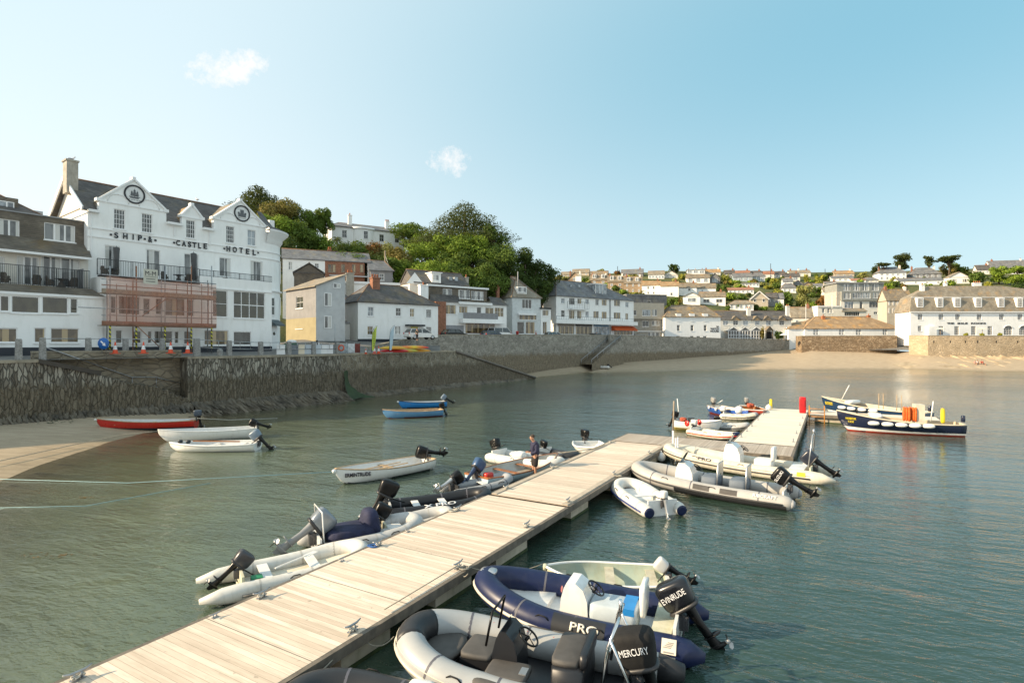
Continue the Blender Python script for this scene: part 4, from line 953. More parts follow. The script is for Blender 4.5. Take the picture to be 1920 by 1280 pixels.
put('t',lb,'A',368,-1.1,zK,0,'round table on the balcony of the building left of the hotel');put('c',lb,'A',300,-1.2,zK,2.3,'wicker chair left of the table on the restaurant balcony')
put('c',lb,'A',438,-1.1,zK,4.3,'wicker chair right of the table on the restaurant balcony');put('c',lb,'A',32,-1.3,zK,3,'wicker chair at the very left of the restaurant balcony');put('c',lb,'A',220,-1.1,zK,3.9,'wicker chair by the glass screen on the restaurant balcony')
u_=hb.u(1162,-1.7);q=hb.A+hb.d*u_+hb.n*-1.7;e=empty('parasol',(q.x,q.y,hb.z0+zz),0,'tall furled dark parasol on the hotel balcony','parasol')
mb=MB();mb.lathe((0,0,0),[(.05,.3),(.24,.4),(.2,1.6),(.28,2.9),(.05,3.0)],10);mb.build('furled_canopy',M('dark_canvas',(.09,.09,.09),.9),e);mb=MB();mb.cyl((0,0,0),(0,0,3.15),.03);mb.build('pole',metalg,e)
u_=hb.u(735,-1.7);q=hb.A+hb.d*hb.u(700,-.9)+hb.n*-.9;e=empty('parasol',(q.x,q.y,hb.z0+zz),0,'furled dark parasol by the leftmost hotel french door','parasol')
mb=MB();mb.lathe((0,0,0),[(.05,.3),(.2,.4),(.18,1.6),(.24,2.7),(.05,2.8)],10);mb.build('furled_canopy',M('dark_canvas',(.09,.09,.09),.9),e);mb=MB();mb.cyl((0,0,0),(0,0,2.9),.03);mb.build('pole',metalg,e)
SO=-3.7;q=hb.A+hb.d*0+hb.n*SO
sc=empty('scaffolding',(hb.A.x,hb.A.y,hb.z0),hb.e.rotation_euler[2],'scaffolding with boards and pink netting across the front of the hotel','scaffolding')
class _S:pass
xs_=[660,818,990,1148,1270]
def su(x,off=SO,cr='A'):return hb.u(x,off,cr)
def sz(x,y,off=SO,cr='A'):return hb.z(x,y,off,cr)
m,t,p=newmat('hazard_tape');g=NT(t);x,y,z=g.sep(g.obj());g.l(g.mix(g.math('LESS_THAN',g.math('FRACT',g.math('MULTIPLY',g.math('ADD',z,x),2.7)),.5),(.02,.02,.02),(.6,.54,.04)),p.inputs['Base Color']);ypx=m
for i,x in enumerate(xs_):
    for off in (SO,SO+1.05):
        u_=su(x)+(.0 if off==SO else .1);mb=MB();mb.cyl((u_,off,-.2),(u_,off,sz(x,700 if off==SO else 780)),.05,n=8);st_=mb.build('upright',rustm if i%2 else metalg,sc)
        if off==SO:mb=MB();mb.cyl((u_,off,.3),(u_,off,2.7),.075,n=8);mb.build('hazard_tape',ypx,st_)
ue0,ue1=su(608),su(1295)
for y in (775,800,832,965,1003):
    mb=MB();z_=sz(900,y);mb.cyl((ue0-(1.6 if y==965 else 0),SO-.05,z_),(ue1,SO-.05,z_),.045,n=6);mb.build('ledger',metalg if y!=832 else rustm,sc)
for k,(ya,yb)in enumerate(((853,878),(1036,1062))):
    mb=MB();z0_,z1_=sz(900,yb),sz(900,ya);mb.box(ue0,ue1,SO-.12,SO-.07,z0_,z1_);mb.build('toe_board',timber if k==0 else M('brown_board',(.26,.13,.08),.8,.3),sc)
    mb=MB();[mb.box(ue0,ue1,SO+.02+j*.24,SO+.24+j*.24,z0_-.02,z0_+.03)for j in range(4)];mb.build('walk_boards',timber,sc)
for x0,y0,x1,y1 in ((820,1060,960,1190),(850,1000,990,900)):
    mb=MB();mb.cyl((su(x0),SO-.1,sz(x0,y0)),(su(x1),SO-.1,sz(x1,y1)),.04,n=6);mb.build('brace',rustm,sc)
for x in (700,760,1060,1210,1250):
    mb=MB();mb.cyl((su(x,SO+1.0),SO+1.0,sz(x,1060)),(su(x,SO+1.0),SO+1.0,sz(x,800)),.03,n=6);mb.build('inner_upright',rustm,sc)
m,t,p=newmat('pink_netting');g=NT(t);v=g.obj();x,y,z=g.sep(v)
tr=g.n('ShaderNodeBsdfTransparent');tr.inputs[0].default_value=(1,.86,.80,1);dfn=g.n('ShaderNodeBsdfDiffuse');g.l(g.mix(g.ramp(g.noise(v,.7,4),.4,.6),(.72,.36,.28),(.66,.46,.40)),dfn.inputs[0]);mx=g.n('ShaderNodeMixShader');mx.inputs[0].default_value=.23
t.links.new(tr.outputs[0],mx.inputs[1]);t.links.new(dfn.outputs[0],mx.inputs[2]);t.nodes.remove(p);t.links.new(mx.outputs[0],[n for n in t.nodes if n.type=='OUTPUT_MATERIAL'][0].inputs[0])
mb=MB();rows=[]
for j in range(5):
    z_=sz(900,1050)+(sz(900,782)-sz(900,1050))*j/4;rows.append([(ue0+(ue1-ue0)*i/30+.3,SO-.16+.05*math.sin(i*1.9+j),z_+.05*math.sin(i*1.1))for i in range(30)])
mb.grid(rows);mb.build('netting',m,sc)
# banner M-M
u0,u1,z0_,z1_=hb.rect(860,720,946,808,SO-.25,'A');e=empty('banner',(hb.A.x,hb.A.y,hb.z0),hb.e.rotation_euler[2],'cream builder\'s banner lettered M-M hung on the hotel scaffolding','banner')
mb=MB();mb.box(u0,u1,SO-.27,SO-.25,z0_,z1_);mb.build('board',M('banner_cloth',(.55,.54,.46),.9,.05),e)
text_mesh('M-M',(z1_-z0_)*.3,letm,e,'lettering',frameM(((u0+u1)/2,SO-.272,z0_+(z1_-z0_)*.72),(1,0,0),(0,0,1),(0,-1,0)),.01,(u1-u0)*.75)
mb=MB();mb.box(u0+.1,u1-.1,SO-.277,SO-.272,z0_+(z1_-z0_)*.48,z0_+(z1_-z0_)*.5)
for k in range(2):mb.box(u0+.2,u1-.2,SO-.277,SO-.272,z0_+(z1_-z0_)*(.15+.17*k),z0_+(z1_-z0_)*(.19+.17*k))
mb.build('small_print',letm,e)
# ------------------------------------------------------------------ the waterfront rows
# grey and yellow house on the corner
b=Bld('house','grey house with a yellow lower wall and tan slate roof, right of the hotel','house','C',145,81,-45,6.3)
uE=b.u(370);zt0=b.z(258,640)
b.win(220,703,273,792,2,2);b.win(218,855,272,945,2,2)
zy=b.z(260,866)
b.wall(0,uE,0,zy,0,yellowr,4.2,name='lower_wall');b.wall(0,uE,zy+.002,zt0,0,greyrender,4.2)
zr0=zt0+2.0
mb=MB();mb.face([(-.3,-.3,zt0),(uE+.3,-.3,zt0),(uE+.3,4.5,zr0),(-.3,4.5,zr0)]);mb.face([(-.3,-.3,zt0-.15),(uE+.3,-.3,zt0-.15),(uE+.3,-.3,zt0),(-.3,-.3,zt0)]);mb.face([(uE+.3,-.3,zt0-.15),(uE+.3,4.5,zr0-.15),(uE+.3,4.5,zr0),(uE+.3,-.3,zt0)]);mb.build('roof',sl_tan,b.e)
mb=MB();mb.face([(uE,0,zt0),(uE,4.2,zt0),(uE,4.2,zr0-.2)]);mb.face([(uE+.01,0,0),(uE+.01,4.2,0),(uE+.01,4.2,zt0),(uE+.01,0,zt0)]);mb.build('side_wall',M('pale_grey_render',(.52,.53,.53),.8,.1,1),b.e)
for zc_,h_ in ((zt0-2.6,1.7),(zt0-5.6,1.6),(zt0-.1,.6)):
    mb=MB();y0=1.1 if h_>1 else 2.4
    for a,c in ((y0,y0+.1),(y0+1.0,y0+1.1),(y0+.52,y0+.58)):mb.box(uE+.012,uE+.08,a,c,zc_,zc_+h_)
    for a in (zc_,zc_+h_):mb.box(uE+.012,uE+.08,y0,y0+1.1,a-.05,a+.05)
    f=mb.build('window',trimw,b.e);mb=MB();mb.box(uE+.014,uE+.04,y0+.05,y0+1.05,zc_,zc_+h_);mb.build('pane',gl_cur,f)
# peach cottage
b=Bld('cottage','narrow peach-pink cottage squeezed between the grey house and the white house','cottage','C',465,88,20,6.5)
uE=b.u(600);z1=b.z(530,765)
b.win(518,768,583,826,4,2,'d');b.win(513,880,578,935,4,2,'d')
b.wall(0,uE,0,z1,0,peach,5);
mb=MB();za=b.z(485,600);mb.face([(-.5,-.05,z1),(uE+1.5,-.05,z1),(uE+1.5,-.05,z1+.3),(b.u(485),-.05,za),(-.5,-.05,za-1)]);mb.face([(b.u(485),-.05,za),(uE+1.5,-.05,z1+.3),(uE+1.5,5,z1+.3),(b.u(485),5,za)]);mb.build('roof',sl_grey,b.e)
b.slab(492,843,512,1000,-.4,.38,trimw,'porch_post')
# white house with brick chimney
b=Bld('house','long white house with dark slate hip roof and brick chimney, white estate car in front','house','C',685,80,math.degrees(math.atan2(1,1.22)),6.4)
uE=b.u(1285);z1=b.z(900,756);zr=b.z(860,622,3.2)
for r_ in ((757,780,803,850,2,2,'p'),(968,788,1008,850,2,2,'d'),(1074,793,1108,856,2,2,'w'),(1196,800,1236,862,4,4,'d'),(755,925,798,990,2,2,'w'),(963,925,1005,988,2,2,'c'),(1196,930,1236,988,4,4,'d'),(1140,935,1178,1010,2,1,'c')):b.win(*r_)
b.wall(0,uE,0,z1,0,white,6.5);b.roof(0,uE,0,6.5,z1,zr,sl_dark,3.4,5.2,ov=.25)
b.chimney(795,560,850,680,2.2,brickm,3,dep=1.0);b.slab(1060,913,1190,925,-.9,.9,darkmetal,'porch_roof');b.slab(1082,930,1135,955,-.06,.058,M('yellow_board',(.6,.5,.05),.6),'shop_sign')
b.slab(0,0,0,0,-.03,.1,plinthm,'plinth',R=(-.02,uE,-.4,.25))
# porch of it
pz=Bld('porch','small grey-roofed white porch between the peach cottage and the white house','porch','C',588,82,20,6.4)
pz.win(628,912,656,945,1,1,'d');pz.wall(0,pz.u(665),0,pz.z(620,908),0,white,2);pz.roof(0,pz.u(665),0,2,pz.z(620,908),pz.z(620,896),leadm,0,0,ov=.1)
# terrace behind
b=Bld('terrace','long slate-roofed terrace on the slope with a boarded brick part, behind the grey house','terrace','C',120,100,22,11)
uM,uE=b.u(437),b.u(775);z1=b.z(450,437);zr=b.z(450,368,3)
b.win(163,443,193,502,2,2,'c');b.win(360,455,392,490,2,2,'c');
for x in (460,490,560,640,700):b.win(x,462,x+27,520,1,1,'w',mat=timber)
b.wall(0,uM,-6,z1,0,white,6);b.wall(uM,uE-1,-6,z1,0,brickm,6,name='brick_wall');b.slab(757,450,777,600,-.05,.5,white,'end_pier')
b.roof(0,uE,0,6,z1,zr,sl_grey,0,0,ov=.2);b.slab(470,545,760,553,-.9,.85,metalg,'scaffold_boards');b.chimney(460,350,486,375,3,brickm,2)
b=Bld('house','small grey-rendered house at the right end of the slate terrace, below the bushes','house','C',778,104,22,11);uE=b.u(945);z1=b.z(860,513)
b.win(845,530,882,582,2,2,'c');b.wall(0,uE,-5,z1,0,greyrender,5);b.roof(0,uE,0,5,z1,b.z(850,440,2.5),sl_grey,0,1.5)
b=Bld('house','dark slate-gabled outhouse roof behind the grey house','outhouse','C',205,90,20,9);uE=b.u(430)
b.wall(0,uE,-3,b.z(320,528),0,sl_hang,5,front=b.z(318,460));b.roof(0,uE,0,5,b.z(320,530),b.z(318,455),sl_dark,axis='v',ov=.2)
b=Bld('house','flat-roofed white block behind the white house and its brick chimney','house','C',475,94,20,8);uE=b.u(1000);b.win(565,630,595,690,1,1,'c')
b.wall(0,uE,-2,b.z(740,612),0,white,5);b.slab(470,592,1003,610,-.2,5.4,trimw,'roof_edge');b.chimney(597,525,655,700,-.6,concrete,2,dep=.9)
# mansion in the trees
b=Bld('villa','white Regency villa with a bowed front high on the wooded hill','villa','C',490,137,31,28)
u1,u2,u3,uE=b.u(650),b.u(800),b.u(945),b.u(1036)
z1=b.z(700,196);b.win(565,207,602,262,2,2);b.win(845,238,880,292,2,2);b.win(962,245,993,300,2,2)
b.wall(0,uE,-2,z1,0,white,9);b.roof(0,uE,0,9,z1,b.z(680,168,4.5),sl_grey,3,3,ov=.4)
uc,rr=(u1+u2)/2,(u2-u1)/2;mb=MB();mb.grid([[(uc-rr*math.cos(a),-rr*.45*math.sin(a),z)for a in [math.pi*i/14 for i in range(15)]]for z in (-2,z1)]);mb.build('bow_wall',white,b.e)
mb=MB();mb.grid([[(uc-(rr+.3)*math.cos(a),-(rr*.45+.3)*math.sin(a),z)for a in [math.pi*i/14 for i in range(15)]]for z in (z1-.1,z1+.3)]);mb.grid([[(uc-(rr+.3)*math.cos(a),-(rr*.45+.3)*math.sin(a),z1+.3)for a in [math.pi*i/14 for i in range(15)]],[(uc,2,z1+1)]*15]);mb.build('bow_cornice',trimw,b.e)
b.win(727,212,760,270,2,2,off=-rr*.45-.02,hole=False)
b.chimney(612,92,640,190,3,white,1);b.chimney(893,140,921,215,3,white,3);b.chimney(930,225,1036,240,0.2,trimw,0,dep=1)
b.wall(-.05,.0,-2,z1,-.02,white,.1)
# dormered house with shop and balconies
b=Bld('shop_building','slate-hung building with glass balconies over a shop, brick side wall, left of the hip-roofed house','building','D',290,98,36,6.8)
uE=b.u(790);U=b.u
z0s,z1s,z2s=b.z(560,928),b.z(560,785),b.z(560,680)
b.win(360,795,434,862,2,1,'w');b.win(705,815,770,880,3,2,'w');b.win(500,930,705,997,5,1,'w',sill=False,mat=M('shop_wood',(.2,.06,.03),.6));b.win(580,812,612,858,1,1,'d');b.win(455,805,515,855,3,1,'w');b.win(640,815,700,860,2,1,'w')
b.wall(U(355),uE,0,z1s,0,white,8);b.wall(0,U(355)-.003,0,z1s,-.4,brickm,8,name='brick_wall')
mb=MB();mb.box(U(355),U(486),-.06,-.004,0,b.z(420,940));mb.build('garage_door',M('grey_door',(.30,.31,.33),.6),b.e)
mb=MB();mb.box(U(485,-1.3),U(728,-1.3),-1.35,-1.25,b.z(600,895,-1.3),b.z(600,853,-1.3));mb.build('balcony_screen',M('grey_panel',(.25,.25,.26),.6),b.e)
mb=MB();mb.box(U(480,-1.3),U(780,-1.3),-1.4,-.004,b.z(600,925,-1.3),b.z(600,896,-1.3));mb.build('balcony_slab',white,b.e)
b.win(340,682,406,740,2,1,'c',off=1.0);b.win(450,690,532,752,3,1,'c',off=1.0,bar=.08);b.win(540,700,628,760,4,1,'c',off=1.0,bar=.08)
b.wall(U(250),U(672),z1s-.5,z2s,1.0,sl_hang,6.5);b.slab(0,0,0,0,.6,7.3,trimw,'roof_edge',R=(U(250)-.2,U(672)+.2,z2s,z2s+.3))
mb=MB();zq=b.z(350,775,-.2);mb.face([(U(240),-.3,zq),(U(480),-.3,zq),(U(450),1.0,zq+1.4),(U(270),1.0,zq+1.4)]);mb.face([(U(680),-.3,zq-.1),(uE+.3,-.3,zq-.1),(uE-.4,1.4,zq+1.4),(U(690),1.4,zq+1.6)]);mb.face([(uE+.3,-.3,zq-.1),(uE+.3,6,zq-.1),(uE-.4,1.4,zq+1.4)]);mb.build('pent_roof',sl_dark,b.e)
b.rail(U(452,-.4),U(680,-.4),z1s+.002,b.z(560,740,-.4),-.4,darkmetal,.5);b.slab(455,778,690,795,-.6,.59,trimw,'balcony_slab')
zr=b.z(330,570,5);b.wall(U(140,2),U(520,2),z2s+.301,z2s+.5,2,sl_dark,6,gabL=zr-.1,gabR=zr-.1);b.roof(U(140,2),U(520,2),2,8,z2s+.5,zr,sl_dark,ov=.2)
d0,d1=U(262,2),U(326,2);b.win(270,582,312,624,3,1,'c',off=1.9,hole=False);b.wall(d0,d1,z2s+.3,b.z(295,572,2),2,white,3);b.slab(0,0,0,0,1.7,3.6,trimw,'dormer_roof',R=(d0-.2,d1+.2,b.z(295,572,2),b.z(295,572,2)+.15))
mb=MB();
for x in (390,430):u0,z0_=b.c(x,620,3.2);mb.box(u0-.35,u0+.35,2.9,3.9,z0_-.3,z0_+.5)
mb.build('skylight',gl_pale,b.e);b.chimney(500,600,522,650,4,concrete,1)
gm=MB();g0=U(75,4);gm.box(g0,U(240,2),2.2,7,4,z2s+.3);gm.build('side_wing',whitewarm,b.e);b.chimney(182,655,238,760,-.3,white,1,dep=.9)
gr=MB();za=b.z(140,567,2);ub,uc2=U(80,2),U(205,2);gr.face([(ub,1.9,z2s+.3),(uc2,1.9,z2s+.3),(U(140,2),1.9,za)]);gr.build('white_gable',white,b.e)
# hip-roofed house
b=Bld('house','white house with a tall tan hip roof and small dormer, red letterbox below','house','D',830,112,28,6.8)
uE=b.u(1030);z1=b.z(930,748);b.win(900,757,966,822,3,1,'d',bar=.1);b.win(880,866,1002,902,6,1,'w');b.win(925,915,990,1000,2,1,'w');b.win(865,915,915,1000,1,1,'d')
b.wall(0,uE,0,z1,0,M('streaky_white',(.62,.65,.65),.8,.1,2,grime=(.4,.42,.4)),9);b.roof(0,uE,0,9,z1,b.z(835,602,4.5),sl_tan,3.6,5.0,ov=.3)
b.wall(-3.2,-.01,0,z1-.6,2.6,whitewarm,6,name='side_wall');
for r_ in ((870,672,930,707),):b.win(*r_,3,1,'c',off=.3,hole=False);u0,u1,za,zb=b.rect(*r_,.4);mb=MB();mb.box(u0-.1,u1+.1,.42,3,za-.6,zb+.1);mb.build('dormer',white,b.e)
b.slab(875,855,1000,868,-.7,.69,trimw,'shop_canopy');b.chimney(724,670,740,745,2,brickm,1)
b=Bld('cafe_annexe','low white annexe with a glazed upper room, right of the tan hip-roofed house','annexe','D',1031,115,24,6.8);b.win(1043,832,1087,873,4,1,'w');b.win(1045,915,1075,1000,2,1,'w');b.wall(0,b.u(1102),0,b.z(1065,825),0,white,7);b.slab(1028,815,1106,826,-.2,7.4,darkmetal,'flat_roof')
# big white block
b=Bld('shop_building','large white three-storey block with dark hip roofs, balconies and an orange awning','building','E',335,127,36.5,6.8)
U=b.u;uE=U(1110);z1=b.z(730,425)
for r_ in ((385,423,422,472,1,2,'p'),(465,418,522,486,3,1,'d'),(548,424,590,478,2,1,'w'),(628,430,662,480,2,1,'p'),(724,430,762,492,2,1,'c'),(791,434,842,495,3,1,'w'),(915,440,975,502,3,1,'w'),(1028,458,1060,512,2,1,'p'),
           (385,541,422,609,1,2,'d'),(465,541,520,626,3,1,'w'),(545,545,588,625,2,1,'w'),(628,552,662,612,2,1,'p'),(708,550,762,622,3,1,'w'),(791,555,843,625,2,1,'w'),(912,563,980,628,3,1,'w'),(1028,571,1056,636,2,1,'w')):b.win(*r_)
shopm=M('shop_blue',(.10,.22,.36),.6)
b.win(357,700,516,782,4,1,'w',sill=False);b.win(532,703,692,782,3,1,'w',sill=False,mat=M('shop_dark',(.05,.04,.04),.6));b.win(715,700,862,784,4,1,'p',sill=False,mat=shopm);b.win(915,745,1100,790,5,1,'w',sill=False)
b.wall(0,uE,0,z1,0,white,9.5)
b.slab(352,680,518,700,-.1,.096,M('shop_fascia',(.28,.24,.2),.7),'shop_fascia');b.slab(530,684,694,700,-.1,.096,M('shop_dark',(.05,.04,.04),.6),'shop_fascia');b.slab(712,688,862,702,-.1,.096,shopm,'shop_fascia')
b.slab(0,0,0,0,-1.5,1.49,white,'balcony_slab',R=(U(337,-1.5),U(1152,-1.5),b.z(740,682,-1.5),b.z(740,645,-1.5)))
b.rail(U(340,-1.4),U(1150,-1.4),b.z(740,645,-1.5)+.002,b.z(740,612,-1.4),-1.4,darkmetal,.7)
b.slab(0,0,0,0,-1.3,1.29,trimw,'balcony_slab',R=(U(490,-1.3),U(665,-1.3),b.z(580,536,-1.3),b.z(580,526,-1.3)));b.rail(U(450,-1.25),U(665,-1.25),b.z(560,526,-1.3)+.01,b.z(560,456,-1.25),-1.25,darkmetal,.5)
b.roof(0,uE,0,9.5,z1,b.z(600,268,4.75),sl_grey,4.4,9.0,ov=.35)
u0,u1=U(728,1.2),U(832,1.2);zd0,zd1=b.z(780,402,1.2),b.z(780,285,1.2);mb=MB();mb.box(u0,u1,1.2,5,zd0,zd1);mb.build('dormer',gl_pale,b.e);mb=MB()
for k in range(4):x=u0+(u1-u0)*k/3;mb.box(x-.06,x+.06,1.14,1.19,zd0,zd1)
mb.box(u0-.2,u1+.2,1.05,5.2,zd1+.002,zd1+.2);mb.build('dormer_frame',trimw,b.e)
mb=MB()
for x in (480,558):q0,z_=b.c(x,302,3.1);mb.box(q0-.35,q0+.35,2.8,3.6,z_-.25,z_+.3)
mb.build('skylight',gl_pale,b.e)
mb=MB();a0,a1=U(888,-.1),U(1112,-.1);zt_,zb_=b.z(1000,700,-.1),b.z(1000,745,-1.4);mb.face([(a0,-.05,zt_),(a1,-.05,zt_),(a1,-1.4,zb_+.25),(a0,-1.4,zb_+.25)]);mb.face([(a0,-1.4,zb_),(a1,-1.4,zb_),(a1,-1.4,zb_+.25),(a0,-1.4,zb_+.25)]);mb.face([(a0,-.05,zt_),(a0,-1.4,zb_+.25),(a0,-1.4,zb_),(a0,-.05,zb_)]);mb.build('awning',M('orange_awning',(.55,.10,.02),.8),b.e)
mb=MB();
for x in (868,876):u_=U(x);mb.box(u_-.05,u_+.05,-.12,-.004,0,z1)
mb.build('downpipe',leadm,b.e)
# concrete building
b=Bld('flats','beige flat-roofed flats with a dark slate top storey, right of the orange awning','flats','E',1100,152,12,6.8)
U=b.u
for r_ in ((1107,540,1138,592,1,1,'d'),(1197,535,1278,597,4,1,'p'),(1297,533,1343,597,1,1,'c')):b.win(*r_)
za,zb=b.z(1250,628),b.z(1250,468);b.wall(0,U(1415),za,zb,0,beige,9)
for r_ in ((1197,648,1262,705,2,1,'d'),(1292,645,1368,693,3,1,'c')):b.win(*r_,off=.6)
b.win(1255,762,1370,805,5,1,'c',off=.6);b.win(1100,765,1125,800,1,1,'d',off=.6)
b.wall(U(1095),U(1425),0,za-.003,.6,M('grey_stone_render',(.36,.33,.28),.9,.2,2),8,name='lower_wall');b.slab(1150,748,1425,756,.5,.096,trimw,'string_course')
b.win(1245,445,1285,490,1,1,'d',off=1.6);b.wall(U(1040,1.6),U(1440,1.6),zb-.5,b.z(1240,388,1.6),1.6,sl_grey,7,name='top_storey');b.slab(1038,383,1442,390,1.4,7.4,leadm,'roof_edge')
b.rail(U(1200),U(1415),zb+.002,zb+1.1,.1,darkmetal,.8)
# Watch House
b=Bld('restaurant','square white restaurant building lettered THE WATCH HOUSE','restaurant','F',358,152,5,6.8)
U=b.u;uE=U(912);z1=b.z(630,612)
for x in (475,610,743):b.win(x,592,x+37,652,2,2,'p');u0,u1,za,zb=b.rect(x-6,576,x+43,612);mb=MB();mb.box(u0,u1,-.1,2.2,z1+.002,zb);mb.build('dormer',trimw,b.e)
for x in (476,612,744):b.win(x,688,x+30,748,2,2,'o')
for x in (470,608,672,738):b.win(x,798,x+36,818,2,1,'d')
b.wall(0,uE,0,z1,0,white,9);b.roof(0,uE,0,9,z1,b.z(650,497,4.5),sl_brown,3.8,3.0,ov=.3)
hl('THE',868,698,893,712,'F',b=b);hl('WATCH',809,716,895,736,'F',b=b);hl('HOUSE',809,740,895,760,'F',b=b)
# cottage row with conservatory
b=Bld('cottage_row','white seafront cottage row with slate roof and a glazed white conservatory','inn','F',912,166,4,6.9)
U=b.u;uE=U(1620);z1=b.z(1250,640)
for i,x in enumerate((938,1038,1138,1255,1365,1500)):b.win(x,645,x+50,690,2,2,'d' if i in (1,5)else 'p')
b.wall(0,uE,0,z1,0,whitewarm,8,gabL=b.z(1250,552,4),gabR=b.z(1250,552,4));b.roof(0,uE,0,8,z1,b.z(1250,552,4),sl_dark)
for x in (1010,1222,1330,1480):
    u0,u1=U(x),U(x+90);zt_=z1+1.2;mb=MB();um=(u0+u1)/2;mb.face([(u0,-.35,z1-.1),(u1,-.35,z1-.1),(um,-.35,zt_)]);mb.face([(u0-.2,-.45,z1-.2),(um,-.45,zt_+.1),(um,1.6,zt_+.1),(u0-.2,.3,z1-.2)]);mb.face([(um,-.45,zt_+.1),(u1+.2,-.45,z1-.2),(u1+.2,.3,z1-.2),(um,1.6,zt_+.1)]);mb.build('gablet',sl_brown,b.e)
b.chimney(1180,520,1216,615,1.5,whitewarm,2);b.chimney(1572,498,1604,600,1.5,whitewarm,2)
for x in (990,1105,1218):
    u0,u1=U(x,-3),U(x+105,-3);zt_,ze_,zs_=b.z(x+50,708,-3),b.z(x+50,745,-3),.3;mb=MB();um=(u0+u1)/2
    for q in range(5):xx=u0+(u1-u0)*q/4;mb.box(xx-.07,xx+.07,-3.07,-2.93,0,ze_)
    for z_ in (.8,1.7,ze_):mb.box(u0,u1,-3.06,-2.94,z_-.05,z_+.05)
    mb.beam((u0,-3,ze_),(um,-3,zt_),.14,.14);mb.beam((um,-3,zt_),(u1,-3,ze_),.14,.14);f=mb.build('conservatory_frame',trimw,b.e)
    mb=MB();mb.face([(u0,-2.97,0),(u1,-2.97,0),(u1,-2.97,ze_),(um,-2.97,zt_),(u0,-2.97,ze_)]);mb.build('pane',gl_dark,f)
    mb=MB();mb.face([(u0,-3,ze_),(um,-3,zt_+.05),(um,-.004,zt_+.05),(u0,-.004,ze_)]);mb.face([(um,-3,zt_+.05),(u1,-3,ze_),(u1,-.004,ze_),(um,-.004,zt_+.05)]);mb.build('conservatory_roof',gl_pale,b.e)
u0,u1=U(1362,-1.5),U(1440,-1.5);mb=MB();za=b.z(1400,700,-1.5);zb=b.z(1400,745,-1.5);um=(u0+u1)/2
for x in (u0+.2,u1-.2):mb.box(x-.12,x+.12,-1.6,-1.4,0,zb)
mb.face([(u0,-1.8,zb),(um,-1.8,za),(um,-.004,za),(u0,-.004,zb)]);mb.face([(um,-1.8,za),(u1,-1.8,zb),(u1,-.004,zb),(um,-.004,za)]);mb.face([(u0+.2,-1.5,zb),(u1-.2,-1.5,zb),(um,-1.5,za-.1)]);mb.build('porch',sl_brown,b.e)
b.slab(1375,755,1425,825,-.05,.04,blackm,'doorway')
# long low white building
b=Bld('boathouse','long low white seafront building with a lichened orange-tan roof above the sunlit rubble wall','building','G',352,165,0,4.2)
U=b.u;uE=U(1265);z1=b.z(800,852)
for x in (435,681,843,1101):b.win(x,853,x+50 if x!=1101 else x+42,908,2,4,'d',bar=.2,R=None)
b.wall(0,uE,-1,z1,0,white,11);b.roof(0,uE,0,11,z1,b.z(750,738,5.5),sl_orange,6.5,6.5,ov=.3)
b.chimney(522,728,550,760,4,terra,1);b.chimney(958,722,986,748,5,terra,1)
mb=MB();mb.box(-4.5,-.003,.5,9,-1,z1);mb.build('side_wall',white,b.e);mb=MB();mb.face([(-4.8,.2,z1),(0,.2,z1),(3,5.5,z1+2.6),(-1,5.5,z1+2.0)]);mb.face([(-4.8,.2,z1),(-1,5.5,z1+2.0),(-4.8,9,z1)]);mb.build('side_roof',sl_orange,b.e)
# seafront hotel at right
b=Bld('seafront_hotel','long white seafront hotel with mansard roof lettered THE IDLE ROCKS','hotel','I',240,150,0,7.0)
U=b.u;uE=U(1331)+22;z1=b.z(700,690)
X6=[310,500,668,870,1087,1265]
for x in (312,512,672,878,1093,1270):b.win(x,708,x+45,765,3,4,'d',bar=.05)
b.win(312,822,350,876,3,4,'d',bar=.05)
for x in (512,663,825,982):b.win(x,826,x+46,912,3,5,'d',bar=.05)
for x in (1130,1278):b.win(x+8,845,x+88,912,5,3,'d',bar=.05)
b.wall(0,uE,-1.5,z1,0,white,6)
for x in (1130,1278):
    u0,u1=U(x+8),U(x+88);zc_=b.z(x+45,845);r_=(u1-u0)/2;mb=MB();mb.tube([((u0+u1)/2+r_*math.cos(t),-.06,zc_+r_*.62*math.sin(t))for t in [math.pi*i/10 for i in range(11)]],.09,5);f=mb.build('arched_fanlight',trimw,b.e)
    mb=MB();mb.face([((u0+u1)/2+r_*math.cos(t),-.04,zc_+r_*.62*math.sin(t))for t in [math.pi*i/10 for i in range(11)]]);mb.build('pane',gl_dark,f)
zm=b.z(700,550,.9);zt_=b.z(700,440,3);mb=MB();o=.35
E=[(-o,-o,z1),(uE+o,-o,z1),(uE+o,6+o,z1),(-o,6+o,z1)];T=[(.9,.9,zm),(uE-.9,.9,zm),(uE-.9,5.1,zm),(.9,5.1,zm)]
for i in range(4):j=(i+1)%4;mb.face([E[i],E[j],T[j],T[i]])
mb.face(E[::-1]);rr0,rr1=(U(402,3),3,zt_),(U(1110,3),3,zt_);mb.face([T[0],T[1],rr1,rr0]);mb.face([T[2],T[3],rr0,rr1]);mb.face([T[3],T[0],rr0]);mb.face([T[1],T[2],rr1]);mb.build('roof',sl_tan,b.e)
mb=MB();mb.box(-.45,uE+.45,-.5,-.3,z1-.12,z1+.1);mb.box(.8,uE-.8,.75,.9,zm-.08,zm+.06);mb.build('gutter',trimw,b.e)
for x in X6:
    u0,u1,za,zb=b.rect(x,560,x+50,642,.05);mb=MB();mb.box(u0-.25,u1+.25,.06,1.2,za-.2,zb+.15);f=mb.build('dormer',white,b.e);b.win(0,0,0,0,4,5,'d',bar=.05,R=(u0,u1,za,zb),off=.04,hole=False)
hl('THE',590,790,660,808,'I',b=b,bold=.04);hl('IDLE',692,790,790,808,'I',b=b,bold=.04);hl('ROCKS',822,790,965,808,'I',b=b,bold=.04)
